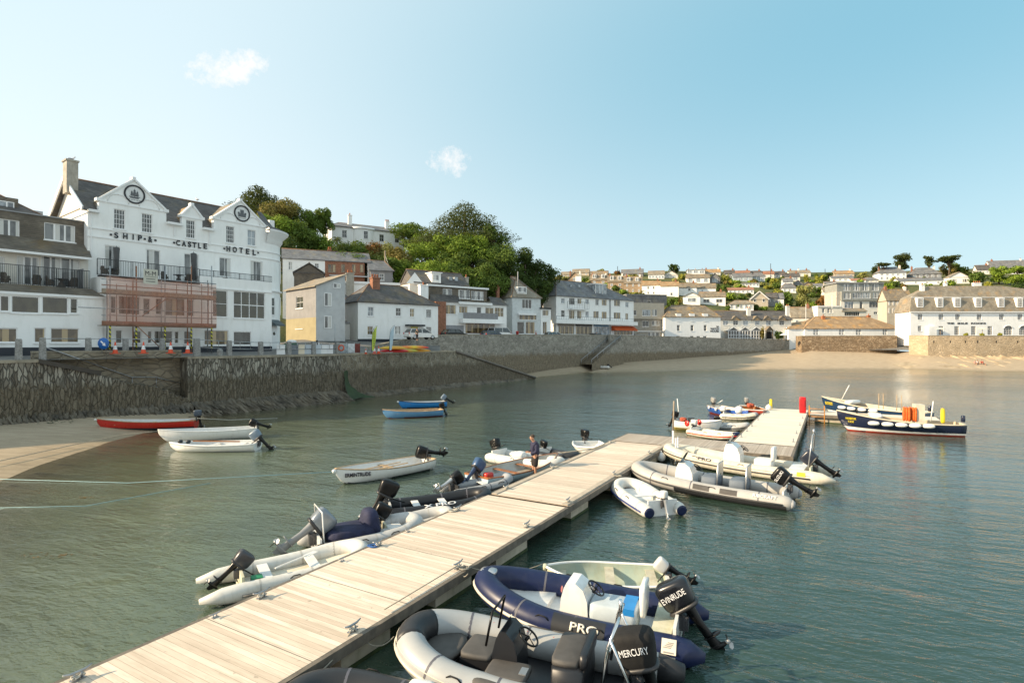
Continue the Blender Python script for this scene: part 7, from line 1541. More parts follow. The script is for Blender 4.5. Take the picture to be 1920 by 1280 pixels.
line([pw(splank(672),2.9,DZ+.07),at(560,1258,.55)+Vector((.3,-.1,0))],.012,'rope from the near cleat down to the black inflatable',sag=.12)
line([pw(splank(672),2.95,DZ+.07),Vector((-2.2,10.45,.45))],.012,'rope from the near cleat to the bow of the grey inflatable',sag=.25)
line([pw(splank(868),2.9,DZ+.07),Vector((-1.0,12.7,.7))],.012,'rope from the pontoon cleat to the navy inflatable',sag=.15)
line([pw(splank(868),2.9,DZ+.07),pw(splank(868)-2.6,2.92,DZ+.07)],.012,'rope lying along the deck beside the navy inflatable')
line([pw(splank(872),3.0,DZ+.07),Vector((.78,13.8,.5))],.01,'thin rope to the old cream dinghy',sag=.2)
line([pw(splank(1157),2.9,DZ+.07),Vector((4.5,22.4,.5))],.012,'rope to the small white tender under the pontoon',sag=.1)
line([pw(splank(1222),2.95,DZ+.07),Vector((7.75,28.6,.7))],.012,'rope to the cream inflatable at the inner corner',sag=.1)
line([W(wb.e,(wb.L,0,.62)),pw(20.3,.16,DZ+.07),pw(21.8,.2,DZ+.07)],.022,'thick cream rope from the sky-blue boat to the pontoon')
line([at(-30,897,.05),at(240,905,.03),at(628,884,.6)],.012,'pale blue mooring line from the left edge to the white boat ERMINTRUDE',mat=blueline)
line([at(-30,952,.012),at(160,948,.01),at(395,905,.01)],.009,'pale mooring line lying on the shallow water at the left',mat=blueline)
line([at(370,784,.8),at(430,787,.3),at(520,784,.05)],.025,'line running from the red boat into the water',mat=ropem)
line([at(296,808,.7),at(230,815,.35),at(140,833,.25),at(-20,868,.3)],.022,'mooring line from the white high-sided boat across the sand')
# ------------------------------------------------------------------ the standing man
def skinmesh(nodes,edges,name,mats,parent,sub=2,smooth=True):
    me=bpy.data.meshes.new(name);me.from_pydata([n[:3]for n in nodes],edges,[]);o=bpy.data.objects.new(name,me);COL.objects.link(o)
    sk=o.modifiers.new('s','SKIN');ss=o.modifiers.new('ss','SUBSURF');ss.levels=sub;ss.render_levels=sub;sk.use_smooth_shade=True
    for v,n in zip(me.skin_vertices[0].data,nodes):r=n[3];v.radius=r if isinstance(r,tuple)else (r,r)
    me.skin_vertices[0].data[0].use_root=True
    dg=bpy.context.evaluated_depsgraph_get();m2=bpy.data.meshes.new_from_object(o.evaluated_get(dg));bpy.data.objects.remove(o);m2.materials.clear()
    for m in mats:m2.materials.append(m)
    ob=bpy.data.objects.new(name,m2);COL.objects.link(ob);ob.parent=parent;return ob
skin=M('skin',(.45,.24,.15),.55,.08,6);hairm=M('dark_hair',(.05,.035,.025),.8,.2,30);jack=M('navy_jacket',(.022,.024,.06),.85,.3,5,bump=.6,bscale=9);shortm=M('dark_shorts',(.028,.024,.022),.9,.2,5,bump=.5,bscale=9);shoem=M('dark_shoes',(.03,.03,.03),.6)
def man(loc,rz,label,h=1.88):
    e=empty('person',loc,rz,label,'person');k=h/1.80;e.scale=(k,k,k)
    Nn=[(0,0,.95,(.15,.11)),(.01,0,1.08,(.14,.10)),(.0,0,1.25,(.16,.115)),(.0,0,1.40,(.165,.11)),(.035,0,1.50,(.075,.07)),(.075,0,1.565,.058),(.12,0,1.63,(.078,.085)),(.145,0,1.70,(.082,.10)),(.13,0,1.76,(.06,.075))]
    E=[(i,i+1)for i in range(8)]
    def chain(start,pts):
        a=start
        for p in pts:Nn.append(p);E.append((a,len(Nn)-1));a=len(Nn)-1
        return a
    for s in (1,-1):
        chain(0,[(.0,s*.10,.86,.10),(.02,s*.115,.68,.082),(.03,s*.115,.50,.058),(.015,s*.115,.36,.058),(-.01,s*.115,.10,.036),(.0,s*.115,.05,.042),(.10,s*.125,.03,.036),(.17,s*.13,.025,.026)])
        hd=chain(3,[(.0,s*.19,1.42,.062),(.01,s*.235,1.28,.05),(.02,s*.25,1.14,.042),(.14,s*.19,1.08,.037),(.26,s*.10,1.10,.027),(.30,s*.075,1.11,(.036,.02))])
        for q,(dy,L_)in enumerate(((.032,.055),(.012,.075),(-.010,.08),(-.03,.07))):
            a=Vector((.335,s*.07+dy,1.115));b_=a+Vector((L_*.55,-s*.008,-.012));c_=b_+Vector((L_*.25,-s*.01,-.03));chain(hd,[(*a,.0095),(*b_,.0085),(*c_,.007)])
        chain(hd,[(.32,s*.03,1.13,.011),(.35,s*.012,1.14,.009)])
    b=skinmesh(Nn,E,'body',[skin],e)
    mb=MB();mb.sq((.205,0,1.665),(.022,.013,.022),.9,.9,6,8);
    for s in (1,-1):mb.sq((.13,s*.088,1.69),(.02,.008,.03),.9,.9,6,8)
    mb.sq((.2,0,1.625),(.01,.024,.007),.9,.9,4,8);mb.build('face',skin,e)
    mb=MB();mb.sq((.105,0,1.745),(.105,.088,.075),.9,.95,10,16,M=Matrix.Rotation(math.radians(-18),3,'Y').inverted());mb.build('hair',hairm,e)
    J=[(0,0,.90,(.20,.17)),(.0,0,1.08,(.205,.165)),(.0,0,1.25,(.215,.17)),(.0,0,1.40,(.215,.155)),(.04,0,1.53,(.10,.095))];E=[(0,1),(1,2),(2,3),(3,4)]
    for s in (1,-1):
        a=3
        for p in ((.0,s*.21,1.42,.108),(.01,s*.255,1.27,.092),(.02,s*.265,1.13,.084),(.14,s*.2,1.07,.074),(.24,s*.12,1.09,.056)):J.append(p);E.append((a,len(J)-1));a=len(J)-1
    skinmesh(J,E,'jacket',[jack],e)
    J=[(0,0,.98,(.16,.125)),(0,0,.90,(.175,.13))];E=[(0,1)]
    for s in (1,-1):
        a=1
        for p in ((.0,s*.10,.82,.13),(.015,s*.118,.66,.12),(.02,s*.12,.47,.112)):J.append(p);E.append((a,len(J)-1));a=len(J)-1
    skinmesh(J,E,'shorts',[shortm],e)
    for s in (1,-1):mb=MB();mb.sq((.08,s*.125,.035),(.14,.052,.038),.6,.7,6,12);mb.build('shoe',shoem,e)
    return e
q=Vector((X_(1003,24.25),24.25,.1));man(q,math.radians(196),'man in navy jacket and dark shorts standing head bowed in the sky-blue boat')
# ------------------------------------------------------------------ street furniture
def lowp(px):a=Vector(onl(px,low_line));return a
cols=[(37,635),(82,633),(168,633),(238,634),(307,634),(371,634),(432,638),(491,640),(544,640),(590,640),(635,641)]
plab=['granite post at the far left, first from the left edge','granite post at the head of the stone steps, with the handrail','granite post left of the blue arrow sign','granite post right of the blue arrow sign','granite post between the traffic cones, below the scaffolding','wide granite post where the lower wall ends below the hotel',
        'granite post in front of the orange-lit hotel window','granite post below the large hotel bay window','granite post below the rounded corner of the hotel','granite post in front of the green bin','granite post with the orange lifebuoy']
posts=[]
for i,((px,ytop),lb)in enumerate(zip(cols,plab)):
    a=lowp(px)if px>90 and px>356 or px<90 else Vector(onl(px,[tuple(A1),tuple(A2)]));nn=nL if px<356 else Vector((-.72,.69));a=a+nn*.28;zb=4.7;zt_=H-(ytop-HY)*a.y/FP;posts.append((a,zt_))
    e=empty('granite_post',(a.x,a.y,zb),math.radians(45),lb,'post','granite posts along the quay');mb=MB();w0=.2 if i!=5 else .24
    for z0_,z1_,r0,r1 in ((0,zt_-zb-.06,w0,w0*.88),):mb.grid([[(r0*c*1.0,r0*s_,z0_)for c,s_ in ((-1,-1),(1,-1),(1,1),(-1,1))],[(r1*c,r1*s_,z1_)for c,s_ in ((-1,-1),(1,-1),(1,1),(-1,1))],[(r1*.8*c,r1*.8*s_,z1_+.06)for c,s_ in ((-1,-1),(1,-1),(1,1),(-1,1))]],close=True,sm=False);mb.face([(r1*.8*c,r1*.8*s_,z1_+.06)for c,s_ in ((-1,-1),(1,-1),(1,1),(-1,1))])
    mb.build('shaft',granite,e)
for i,(f0,hs)in enumerate(((1,(-.07,)),(2,(-.07,)),(3,(-.07,)),(4,(-.07,)),(5,(-.1,-.75)),(6,(-.1,-.75)),(7,(-.1,-.75)),(8,(-.1,-.75)),(9,(-.1,-.75)))):
    a,b_=posts[f0],posts[f0+1];mb=MB()
    for h_ in hs:mb.cyl((a[0].x,a[0].y,a[1]+h_),(b_[0].x,b_[0].y,b_[1]+h_),.03,n=6)
    if len(hs)>1:
        for k in (1/3,2/3):q=a[0].lerp(b_[0],k);z_=a[1]+(b_[1]-a[1])*k;mb.cyl((q.x,q.y,z_-.1),(q.x,q.y,z_-.75),.022,n=6)
    o=mb.build('railing',metalg);tag(o,['metal rail from the stair-head post to the post left of the blue arrow sign','metal rail behind the blue arrow sign','metal rail between the posts in front of the leftmost cones','metal rail in front of the rightmost cones','railing right of the wide granite post','railing below the large hotel bay window','railing in front of the hotel corner','railing with pale panels right of the hotel','railing just left of the orange lifebuoy'][i],'railing','quay railings')
low_stub=[(414,'short rough stone stub between two tall posts below the hotel'),(688,'short stone stub behind the yellow feather flag'),(747,'short stone stub in front of the kayaks')]
for px,lb in low_stub:a=lowp(px);mb=MB();mb.sq((a.x-.2,a.y+.25,5.05),(.22,.22,.45),.5,.6,7,10);o=mb.build('stone_stub',granite);tag(o,lb,'post','stone stubs')
# red cabinet, ladders, poles on the pontoon
e=empty('lifebuoy_cabinet',pw(43.2,8.75),PR,'bright red lifebuoy cabinet at the far end of the pontoon','cabinet');mb=MB();mb.sq((0,0,.62),(.2,.24,.62),.2,.3,8,16);mb.build('cabinet',M('signal_red',(.55,.006,.01),.35),e);mb=MB();mb.box(-.23,-.2,-.15,.15,.5,1.0);mb.build('door',M('signal_red_dark',(.4,.006,.01),.4),e)
def ladder(loc,rz,h0,h1,mat,label,r=.035,w_=.42):
    e=empty('ladder',loc,rz,label,'ladder');mb=MB()
    for s in (-1,1):mb.tube([(0,s*w_/2,h0),(0,s*w_/2,h1)],r,8)
    mb.build('stringers',mat,e);n=int((h1-h0)/.3)
    for i in range(n):mb=MB();mb.cyl((0,-w_/2,h0+.15+i*.3),(0,w_/2,h0+.15+i*.3),r*.7,n=6);mb.build('rung',mat,e)
o_m=M('orange_paint',(.55,.22,.03),.6,.3,5)
ladder(pw(42.45,9.75,0),PR,-.6,1.3,o_m,'orange-yellow ladder on the far pontoon finger right of the red cabinet',w_=1.0)
q=at(1269,845,DZ);ladder((q.x,q.y,0),PR+math.pi/2,-.5,1.25,gel_w,'white ladder at the inner corner of the cross pontoon')
q=at(1262,840,DZ);e=empty('pole',(q.x,q.y,-.5),0,'tall rusty pole rising beside the white ladder on the cross pontoon','pole');mb=MB();mb.cyl((0,0,0),(0,0,2.0),.05);mb.build('lower_pole',gel_w,e);mb=MB();mb.cyl((0,0,2.0),(.05,0,3.5),.04);mb.build('upper_pole',timber,e)
q=pw(45.0,6.3);e=empty('marker_post',q,0,'short yellow marker post at the far left corner of the far pontoon','post');mb=MB();mb.cyl((0,0,0),(0,0,.75),.11,n=10);mb.lathe((0,0,.75),[(.11,0),(.08,.05),(0,.07)],10);mb.build('post',ylt,e)
def buoy(p,r,mat,label):
    e=empty('buoy',p,0,label,'buoy');mb=MB();mb.sq((0,0,0),(r,r,r*1.05),1,1,12,18);mb.build('float',mat,e);mb=MB();mb.cyl((0,0,r*.95),(0,0,r*1.3),r*.18,n=8);mb.build('eye',mat,e)
buoy((at(1236,856,.3)+Vector((.1,0,0))),.22,gel_w,'white mooring buoy hanging at the inner corner of the pontoon');buoy(pw(44,6.2,.8),.22,gel_w,'white buoy on the far left corner of the far pontoon')
# cones, sign
def roadp(px,Z):return Vector((X_(px,Z),Z,zroad(px,Z)))
conem_=M('cone_orange',(.70,.08,.02),.5);conew=M('cone_white',(.75,.75,.75),.5)
def cone():
    e=empty('traffic_cone',(0,0,0),0,'x','traffic cone','traffic cones');mb=MB();mb.box(-.2,.2,-.2,.2,0,.04);mb.build('base',conem_,e)
    mb=MB();mb.lathe((0,0,.04),[(.15,0),(.115,.22)],14);mb.lathe((0,0,.04),[(.065,.48),(.03,.7),(0,.71)],14);mb.build('cone',conem_,e);mb=MB();mb.lathe((0,0,.04),[(.118,.22),(.067,.48)],14);mb.build('white_sleeve',conew,e);return e
c0_=cone();fc=True
for px,Z,lb,s in ((216,43.5,'traffic cone just right of the blue arrow sign',1.25),(269,44.5,'second traffic cone from the blue arrow sign',1.25),(320,45.6,'traffic cone just left of the wide granite post',1.25),(352,46.3,'traffic cone at the foot of the wide granite post',1.25),(702,63.5,'traffic cone left of the red kayak',1.2),(710,63.6,'traffic cone touching the red kayak',1.2),(686,63,'small cone by the stone stub at the yellow flag',.8)):
    c=c0_ if fc else copy_tree(c0_);fc=False;q=roadp(px,Z);c.location=(q.x,q.y,q.z if px>400 else 5.15);c.scale=(s,s,s);c['label']=lb
q=roadp(194,42.7);e=empty('road_sign',(q.x,q.y,5.2),0,'round blue road sign with a white arrow pointing down right','sign');blm=M('sign_blue',(.01,.12,.42),.4)
mb=MB();mb.lathe((0,0,.75),[(0,.03),(.42,.03),(.44,.0),(0,0)],28,axis=(0,-1,0));mb.build('disc',blm,e);mb=MB();r_=Matrix.Translation((0,-.035,.75))@Matrix.Rotation(math.radians(-45+90),4,'Y');mb.box(-.26,.06,-.004,0,-.05,.05);mb.face([(.04,-.004,-.15),(.27,-.004,0),(.04,-.004,.15)]);mb.xf(r_);mb.build('arrow',sticker,e)
mb=MB();mb.cyl((-.15,.06,0),(-.15,.04,.75),.02);mb.cyl((.15,.06,0),(.15,.04,.75),.02);mb.build('stand',metalg,e)
# kayaks
m,t,p=newmat('kayak_plastic');g=NT(t);x,y,z=g.sep(g.obj());cr_=g.n('ShaderNodeValToRGB');g.l(g.ramp(x,-1.8,1.8),cr_.inputs[0]);el=cr_.color_ramp.elements;el[0].position=0;el[0].color=(.62,.03,.01,1);el[1].position=1;el[1].color=(.60,.02,.02,1)
for ps,c_ in ((.3,(.66,.22,.02,1)),(.5,(.62,.45,.02,1)),(.7,(.66,.22,.02,1))):k_=el.new(ps);k_.color=c_
g.l(cr_.outputs[0],p.inputs['Base Color']);p.inputs['Roughness'].default_value=.35;kay=m
kay_g=M('green_orange_plastic',(.28,.40,.03),.35,.1,.4,col2=(.6,.2,.02));kay_r=M('red_plastic',(.58,.02,.02),.35,.1,1);kay_y=M('yellow_plastic',(.62,.42,.02),.35,.1,.5,col2=(.62,.2,.02))
def kayak(px,Z,z,L,rot,mat,label,roll=0):
    q=Vector((X_(px,Z),Z,z));e=empty('kayak',q,rot,label,'kayak','kayaks upturned on the quay');rows=[]
    for i in range(21):
        t=-1+2*i/20;w_=.38*(1-abs(t)**2.6)+.01;h_=.34*(1-abs(t)**3.2)+.02;rows.append([(t*L/2,w_*math.cos(a),.02+h_*math.sin(a)*(1 if a<math.pi else .15)+.10*abs(t)**3)for a in [2*math.pi*k/14 for k in range(14)]])
    mb=MB();mb.grid(rows,close=True);mb.build('hull',mat,e);mb=MB();mb.tube([(t*L/2*.9,0,.02+.345*(1-abs(t*.9)**3.2)+.10*abs(t*.9)**3)for t in [-1+.1*i for i in range(21)]],.022,5);mb.build('keel_strip',mat,e)
for px,Z,z,L,r_,mat,lb in ((740,65.5,4.95,3.6,.55,kay_r,'red upturned kayak beside the two traffic cones'),(738,64.9,5.3,3.4,.55,kay_y,'orange and green upturned kayak lying on the red one'),(757,66.4,4.95,3.8,.55,kay_g,'green and orange upturned kayak in the middle of the stack'),(780,68.5,4.95,4.0,.6,kay_y,'yellow-orange upturned kayak low in the right-hand pile'),(775,67.8,5.35,4.2,.6,kay,'top kayak of the right-hand pile, yellow in the middle with red ends')):kayak(px,Z,z,L,r_,mat,lb)
# feather flags
def flag(px,Z,h,mat,label,txt=False):
    q=roadp(px,Z);q.z=4.95;e=empty('feather_flag',q,0,label,'flag');P=[(0,0,0),(.02,0,h*.5),(.12,0,h*.82),(.38,0,h*.96),(.62,0,h)];mb=MB();mb.tube(P,[.03,.02,.016,.012,.01],6);mb.build('pole',blackp,e)
    mb=MB();rows=[]
    for i in range(14):
        t=i/13;z=.25+t*(h-.25);x0=.04+.58*max(0,(t-.55)/.45)**2;rows.append([(x0,0,z),(x0+(.42*(1-max(0,(t-.8)/.2)**2))*.5,.03*math.sin(t*9),z),(max(x0+.01,.52-.3*(1-t)**2+.02),0,z)])
    mb.grid(rows);fo=mb.build('sail',mat,e)
    if txt:
        mb=MB();[mb.box(.22,.30,-.05,-.04,.7+k*.26,.7+k*.26+.17)for k in range(8)];mb.build('lettering',M('flag_print',(.1,.16,.05),.7),fo)
    mb=MB();mb.box(-.35,.35,-.35,.35,0,.05);mb.build('base',leadm,e)
flag(697,62.3,3.0,M('lime_cloth',(.50,.60,.08),.8),'lime yellow feather flag at the left end of the kayaks',True);flag(730,63.6,3.1,M('pale_blue_cloth',(.45,.58,.66),.8),'pale blue and white feather flag in front of the kayaks')
# lifebuoy, panels, bins, A-board
q=posts[10][0];mb=MB();mb.tube([(.28*math.cos(a),0,.28*math.sin(a))for a in [2*math.pi*i/20 for i in range(21)]],.07,8);o=mb.build('lifebuoy',M('lifebuoy_orange',(.62,.09,.02),.6),loc=(q.x+.45,q.y-.1,5.5));tag(o,'orange lifebuoy hanging beside the last granite post','lifebuoy')
pcs=[(.16,.18,.2),(.66,.58,.45),(.45,.5,.55),(.5,.55,.6),(.72,.73,.74),(.7,.71,.73)]
pl=['white display panel on the railing at the hotel corner','slate grey display panel on the railing','cream display panel on the railing','pale blue-grey display panel on the railing','blue display panel next to the white pair','left white panel of the pair at the lifebuoy','right white panel of the pair at the lifebuoy']
for i,(px,c_)in enumerate(((530,(.72,.73,.74)),(555,pcs[0]),(567,pcs[1]),(580,pcs[2]),(598,pcs[3]),(609,pcs[4]),(621,pcs[5]))):
    a=lowp(px)+Vector((-.72,.69))*.4;d_=Vector((.69,.72));mb=MB();mb.obox((0,0,0),(d_.x,d_.y,0),(-d_.y,d_.x,0),(0,0,1),.42,.02,.45);mb.obox((0,0,.47),(d_.x,d_.y,0),(-d_.y,d_.x,0),(0,0,1),.43,.03,.02);o=mb.build('display_panel',M('panel_%d'%i,c_,.6,.04,1),loc=(a.x,a.y,5.35));tag(o,pl[i],'panel','display panels on the quay railing')
for k,(px,lb)in enumerate(((655,'left beach towel panel behind the lifebuoy post'),(668,'white towel panel by the yellow flag'),(678,'dark red towel panel by the yellow flag'))):
    a=lowp(px)+Vector((-.72,.69))*1.2;d_=Vector((.69,.72));mb=MB();mb.obox((0,0,0),(d_.x,d_.y,0),(-d_.y,d_.x,0),(0,0,1),.5,.02,.5);[mb.obox((d_.x*f,d_.y*f,0),(0,0,1),(d_.x,d_.y,0),(-d_.y,d_.x,0),.6,.02,.02)for f in (-.5,.5)];o=mb.build('display_panel',M('towel_%d'%k,((.35,.4,.42),(.66,.68,.7),(.2,.05,.04))[k],.9,.3,3),loc=(a.x,a.y,5.45));tag(o,lb,'panel','display panels on the quay railing')
q=roadp(545,60);e=empty('bin',(q.x,q.y,q.z),.4,'dark green wheeled bin piled with white bags, right of the hotel corner','bin');mb=MB();mb.sq((0,0,.55),(.65,.4,.5),.25,.3,8,16,taper=.1);mb.build('container',M('bin_green',(.02,.08,.04),.5),e);mb=MB();mb.sq((.1,0,1.2),(.5,.35,.22),.8,.8,7,12);mb.build('bags',gel_w,e)
q=roadp(594,62);e=empty('notice_board',(q.x,q.y,q.z),.5,'black A-board with a white menu sheet in front of the grey house','sign');mb=MB();mb.beam((0,-.3,.0),(0,-.02,1.35),.9,.04,up=(1,0,0));mb.beam((0,.3,0),(0,.02,1.35),.9,.04,up=(1,0,0));mb.build('board',blackm,e);mb=MB();mb.face([(-.28,-.26,.35),(.28,-.26,.35),(.28,-.07,1.2),(-.28,-.07,1.2)]);mb.build('menu',sticker,e)
def pole(px,Z,z0,z1,r,mat,label,arm=None,name='pole',cat='pole'):
    e=empty(name,(X_(px,Z),Z,z0),0,label,cat);mb=MB();mb.cyl((0,0,0),(0,0,z1-z0),r,r*.7,n=8);mb.build('shaft',mat,e)
    if arm:mb=MB();mb.tube([(0,0,z1-z0),(arm*.5,0,z1-z0+.15),(arm,0,z1-z0+.1)],.04,6);mb.sq((arm*1.1,0,z1-z0+.05),(.25,.1,.06),.6,.7,6,10);mb.build('lamp_head',leadm,e)
    return e
pole(628,64,5.4,8.2,.04,metalg,'thin pale pole left of the white house')
e=pole(722,108,12,H-(470-HY)*108/FP,.16,timber,'wooden telegraph pole with a stay wire in front of the wood',name='telegraph_pole');mb=MB();mb.cyl((0,0,H-(478-HY)*108/FP-12),(5,-3,-2),.04,n=5);mb.build('stay_wire',ropem,e)
pole(971,108,17,H-(509-HY)*108/FP,.12,leadm,'street lamp column above the tan hip roof',name='street_lamp',cat='street lamp')
for px,yt,yb,lb in ((1445,494,530,'tall dark mast on the skyline between the red and dark roofs'),(1158,499,512,'small mast on the skyline above the brown terraces'),(1547,504,520,'thin pole on the skyline left of the orange-tan roof')):
    Z=310;pole(px,Z,H-(yb+6-HY)*Z/FP,H-(yt-HY)*Z/FP,.2,darkmetal,lb,name='mast',cat='mast')
for px,yt,yb,Z,lb in ((1560,555,600,185,'pole in front of the cream house left of the flats'),(1511,570,625,172,'thin white pole behind the orange-roofed seafront building'),(1434,618,634,160,'thin white pole in front of the cottage porch')):pole(px,Z,H-(yb-HY)*Z/FP,H-(yt-HY)*Z/FP,.09,gel_w,lb)
q=Vector((X_(1475,158),158,6.8));e=empty('street_lamp',q,0,'dark lamp post by the white parasol at the end of the harbour wall','street lamp');mb=MB();mb.cyl((0,0,0),(0,0,3.4),.1,.06);mb.build('shaft',darkmetal,e);mb=MB();mb.lathe((0,0,3.4),[(.08,0),(.25,.45),(.1,.6),(0,.75)],8);mb.build('lantern',gl_pale,e)
q=Vector((X_(1470,157),157,6.9));e=empty('parasol',q,0,'small open white parasol at the right end of the harbour wall','parasol');mb=MB();mb.cyl((0,0,0),(0,0,1.9),.05);mb.build('pole',teak,e);mb=MB();mb.lathe((0,0,1.5),[(1.3,0),(.7,.35),(0,.65)],8);mb.build('canopy',gel_w,e)
for px,w_,lb in ((1763,1.2,'open white parasol on the left of the seafront hotel terrace'),(1842,1.5,'wide open white parasol right of centre on the seafront hotel terrace')):
    q=Vector((X_(px,146),146,7.9));e=empty('parasol',q,0,lb,'parasol','terrace parasols');mb=MB();mb.cyl((0,0,0),(0,0,2.3),.05);mb.build('pole',teak,e);mb=MB();mb.lathe((0,0,1.9),[(w_,0),(w_*.5,.25),(0,.5)],8);mb.build('canopy',M('cream_canvas',(.7,.66,.56),.9),e)
e=empty('letterbox',(X_(970,106),106,6.8),0,'red pillar box in front of the tan hip-roofed house','postbox');mb=MB();mb.lathe((0,0,0),[(.28,0),(.26,.1),(.25,1.3),(.3,1.35),(.27,1.5),(0,1.62)],14);mb.build('pillar',M('post_red',(.45,.02,.015),.4),e);mb=MB();mb.box(-.12,.12,-.27,-.25,1.12,1.18);mb.build('slot',blackp,e)
# cars
def car(px,Z,z,rot,col,label,kind='estate',name='parked_car'):
    e=empty(name,(X_(px,Z),Z,z),rot,label,'car','cars parked along the harbour');Lc,Wc,hc=(4.6,1.8,1.5)if kind!='van' else (4.9,1.9,1.9);h0,hb_=.32,.95 if kind!='van' else 1.1
    pr=[(-Lc/2,.45),(-Lc/2+.03,.85),(-Lc/2+.1,hb_),(Lc/2-1.15,hb_-.02),(Lc/2-.2,.78),(Lc/2,.62),(Lc/2,.42),(Lc/2-.1,h0),(-Lc/2+.15,h0)];rows=[]
    for f,k in ((-1,.94),(-.9,1),(.9,1),(1,.94)):rows.append([(x*(.985 if abs(f)==1 else 1),f*Wc/2,h0+(zz-h0)*k)for x,zz in pr])
    mb=MB();mb.grid(rows,close=True,sm=False);mb.face(rows[0]);mb.face(rows[-1][::-1]);mb.build('body',col,e)
    if kind=='hatch':g_=[(-Lc/2+.25,hb_),(-Lc/2+.75,hc-.05),(.35,hc),(1.25,hb_)]
    elif kind=='van':g_=[(-Lc/2+.1,hb_),(-Lc/2+.25,hc-.05),(1.1,hc),(1.9,hb_)]
    else:g_=[(-Lc/2+.12,hb_),(-Lc/2+.45,hc-.05),(.3,hc),(1.3,hb_)]
    rows=[]
    for f in (-1,1):rows.append([(x,f*(Wc/2-.06 if zz<hb_+.1 else Wc/2-.2),zz)for x,zz in g_])
    mb=MB();mb.grid(rows,sm=False);mb.face(rows[0]);mb.face(rows[1][::-1]);mb.build('windows',gl_dark,e)
    mb=MB();a,b_=g_[1],g_[2];mb.box(a[0]+.03,b_[0]-.03,-Wc/2+.22,Wc/2-.22,hc-.04,hc+.035)
    for f in (-1,1):
        for (p0,p1)in ((g_[0],g_[1]),(g_[3],g_[2]),((-.25,hb_),(-.25,hc))):mb.beam((p0[0],f*(Wc/2-.055),p0[1]),(p1[0],f*(Wc/2-.19),p1[1]),.07,.07)
    mb.build('roof',col,e)
    for x in (-Lc/2+.85,Lc/2-.9):
        for s in (-1,1):mb=MB();mb.lathe((x,s*(Wc/2-.1),.32),[(0,-.1),(.32,-.1),(.33,0),(.32,.1),(0,.1)],18,axis=(0,1,0));w_=mb.build('wheel',blackm,e);mb=MB();mb.lathe((x,s*(Wc/2+.005),.32),[(0,.0),(.2,.0),(.21,-.02)],12,axis=(0,s,0));mb.build('rim',alu,w_)
    for s in (-1,1):mb=MB();mb.box(Lc/2-.06,Lc/2+.01,s*Wc*.34-.18,s*Wc*.34+.18,.6,.72);mb.build('headlight',gl_pale,e);mb=MB();mb.box(-Lc/2-.015,-Lc/2+.05,s*Wc*.42-.09,s*Wc*.42+.09,.75,1.0);mb.build('tail_light',red_p,e)
    return e
car(789,79,6.55,math.radians(40),gel_w,'white estate car in front of the long white house');car(852,92,6.8,math.radians(40),blackp,'black low car right of the white house, behind the parapet','hatch')
car(924,101,6.8,math.radians(45),M('dark_blue_paint',(.03,.06,.13),.25,.05,1,coat=.5),'dark blue estate car in front of the balcony building');car(938,103,7.0,math.radians(45),gel_w,'white van roof just behind the dark blue car','van','parked_van')
car(1028,116,6.95,math.radians(230),M('silver_blue_paint',(.40,.52,.58),.25,.05,1,coat=.5,metal=.2),'silver-blue hatchback parked above the harbour wall','hatch');car(1119,128,6.8,math.radians(45),blackp,'black car at the top of the beach steps','hatch');car(1205,139,6.6,math.radians(10),M('silver_paint',(.45,.46,.47),.3,.05,1,coat=.5,metal=.3),'silver car in front of the beige flats, only its roof showing')
car(1040,119,6.95,math.radians(40),gel_w,'white car just right of the silver-blue hatchback','hatch')
# distant people: simple but whole figures
def figure(px,Z,z,rz,top,low,label,h=1.72,sit=False):
    e=empty('person',(X_(px,Z),Z,z),rz,label,'person');k=h/1.75;e.scale=(k,k,k);zz=-.45 if sit else 0
    Nn=[(0,0,.95+zz,(.14,.11)),(0,0,1.2+zz,(.15,.1)),(0,0,1.42+zz,(.15,.1)),(.02,0,1.52+zz,.055),(.04,0,1.63+zz,(.08,.095)),(.04,0,1.70+zz,.06)];E=[(i,i+1)for i in range(5)]
    for s in (1,-1):
        a=0
        L_=[(.0,s*.1,.85,.09),(.02,s*.11,.5,.06),(-.02,s*.11,.1,.045),(.1,s*.12,.03,.04)]if not sit else [(.12,s*.12,.47,.09),(.45,s*.14,.5,.065),(.5,s*.14,.12,.045),(.62,s*.14,.05,.04)]
        for p in L_:Nn.append(p);E.append((a,len(Nn)-1));a=len(Nn)-1
        a=2
        for p in ((.0,s*.2,1.4+zz,.055),(.03,s*.25,1.12+zz,.042),(.14,s*.2,.92+zz,.03)):Nn.append(p);E.append((a,len(Nn)-1));a=len(Nn)-1
    skinmesh(Nn,E,'body',[skin],e,1)
    J=[(0,0,.98+zz,(.16,.125)),(0,0,1.2+zz,(.165,.12)),(0,0,1.42+zz,(.16,.11))];E=[(0,1),(1,2)]
    for s in (1,-1):J+=[(.0,s*.2,1.4+zz,.07),(.02,s*.245,1.2+zz,.06)];E+=[(2,len(J)-2),(len(J)-2,len(J)-1)]
    skinmesh(J,E,'shirt',[top],e,1)
    J=[(0,0,.98+zz,(.15,.12))];E=[]
    for s in (1,-1):
        a=0
        for p in ([(.0,s*.1,.85,.105),(.02,s*.11,.5,.075),(-.02,s*.11,.2,.06)]if not sit else [(.12,s*.12,.47,.105),(.42,s*.14,.5,.08)]):J.append(p);E.append((a,len(J)-1));a=len(J)-1
    skinmesh(J,E,'trousers',[low],e,1);mb=MB();mb.sq((.02,0,1.70+zz),(.09,.08,.07),.9,.9,7,10);mb.build('hair',hairm,e)
fab=lambda n,c:M(n,c,.9,.2,6)
figure(782,76.5,6.35,2.5,fab('dark_green_cloth',(.04,.07,.05)),fab('dark_cloth',(.03,.03,.04)),'person in dark clothes standing beside the white estate car')
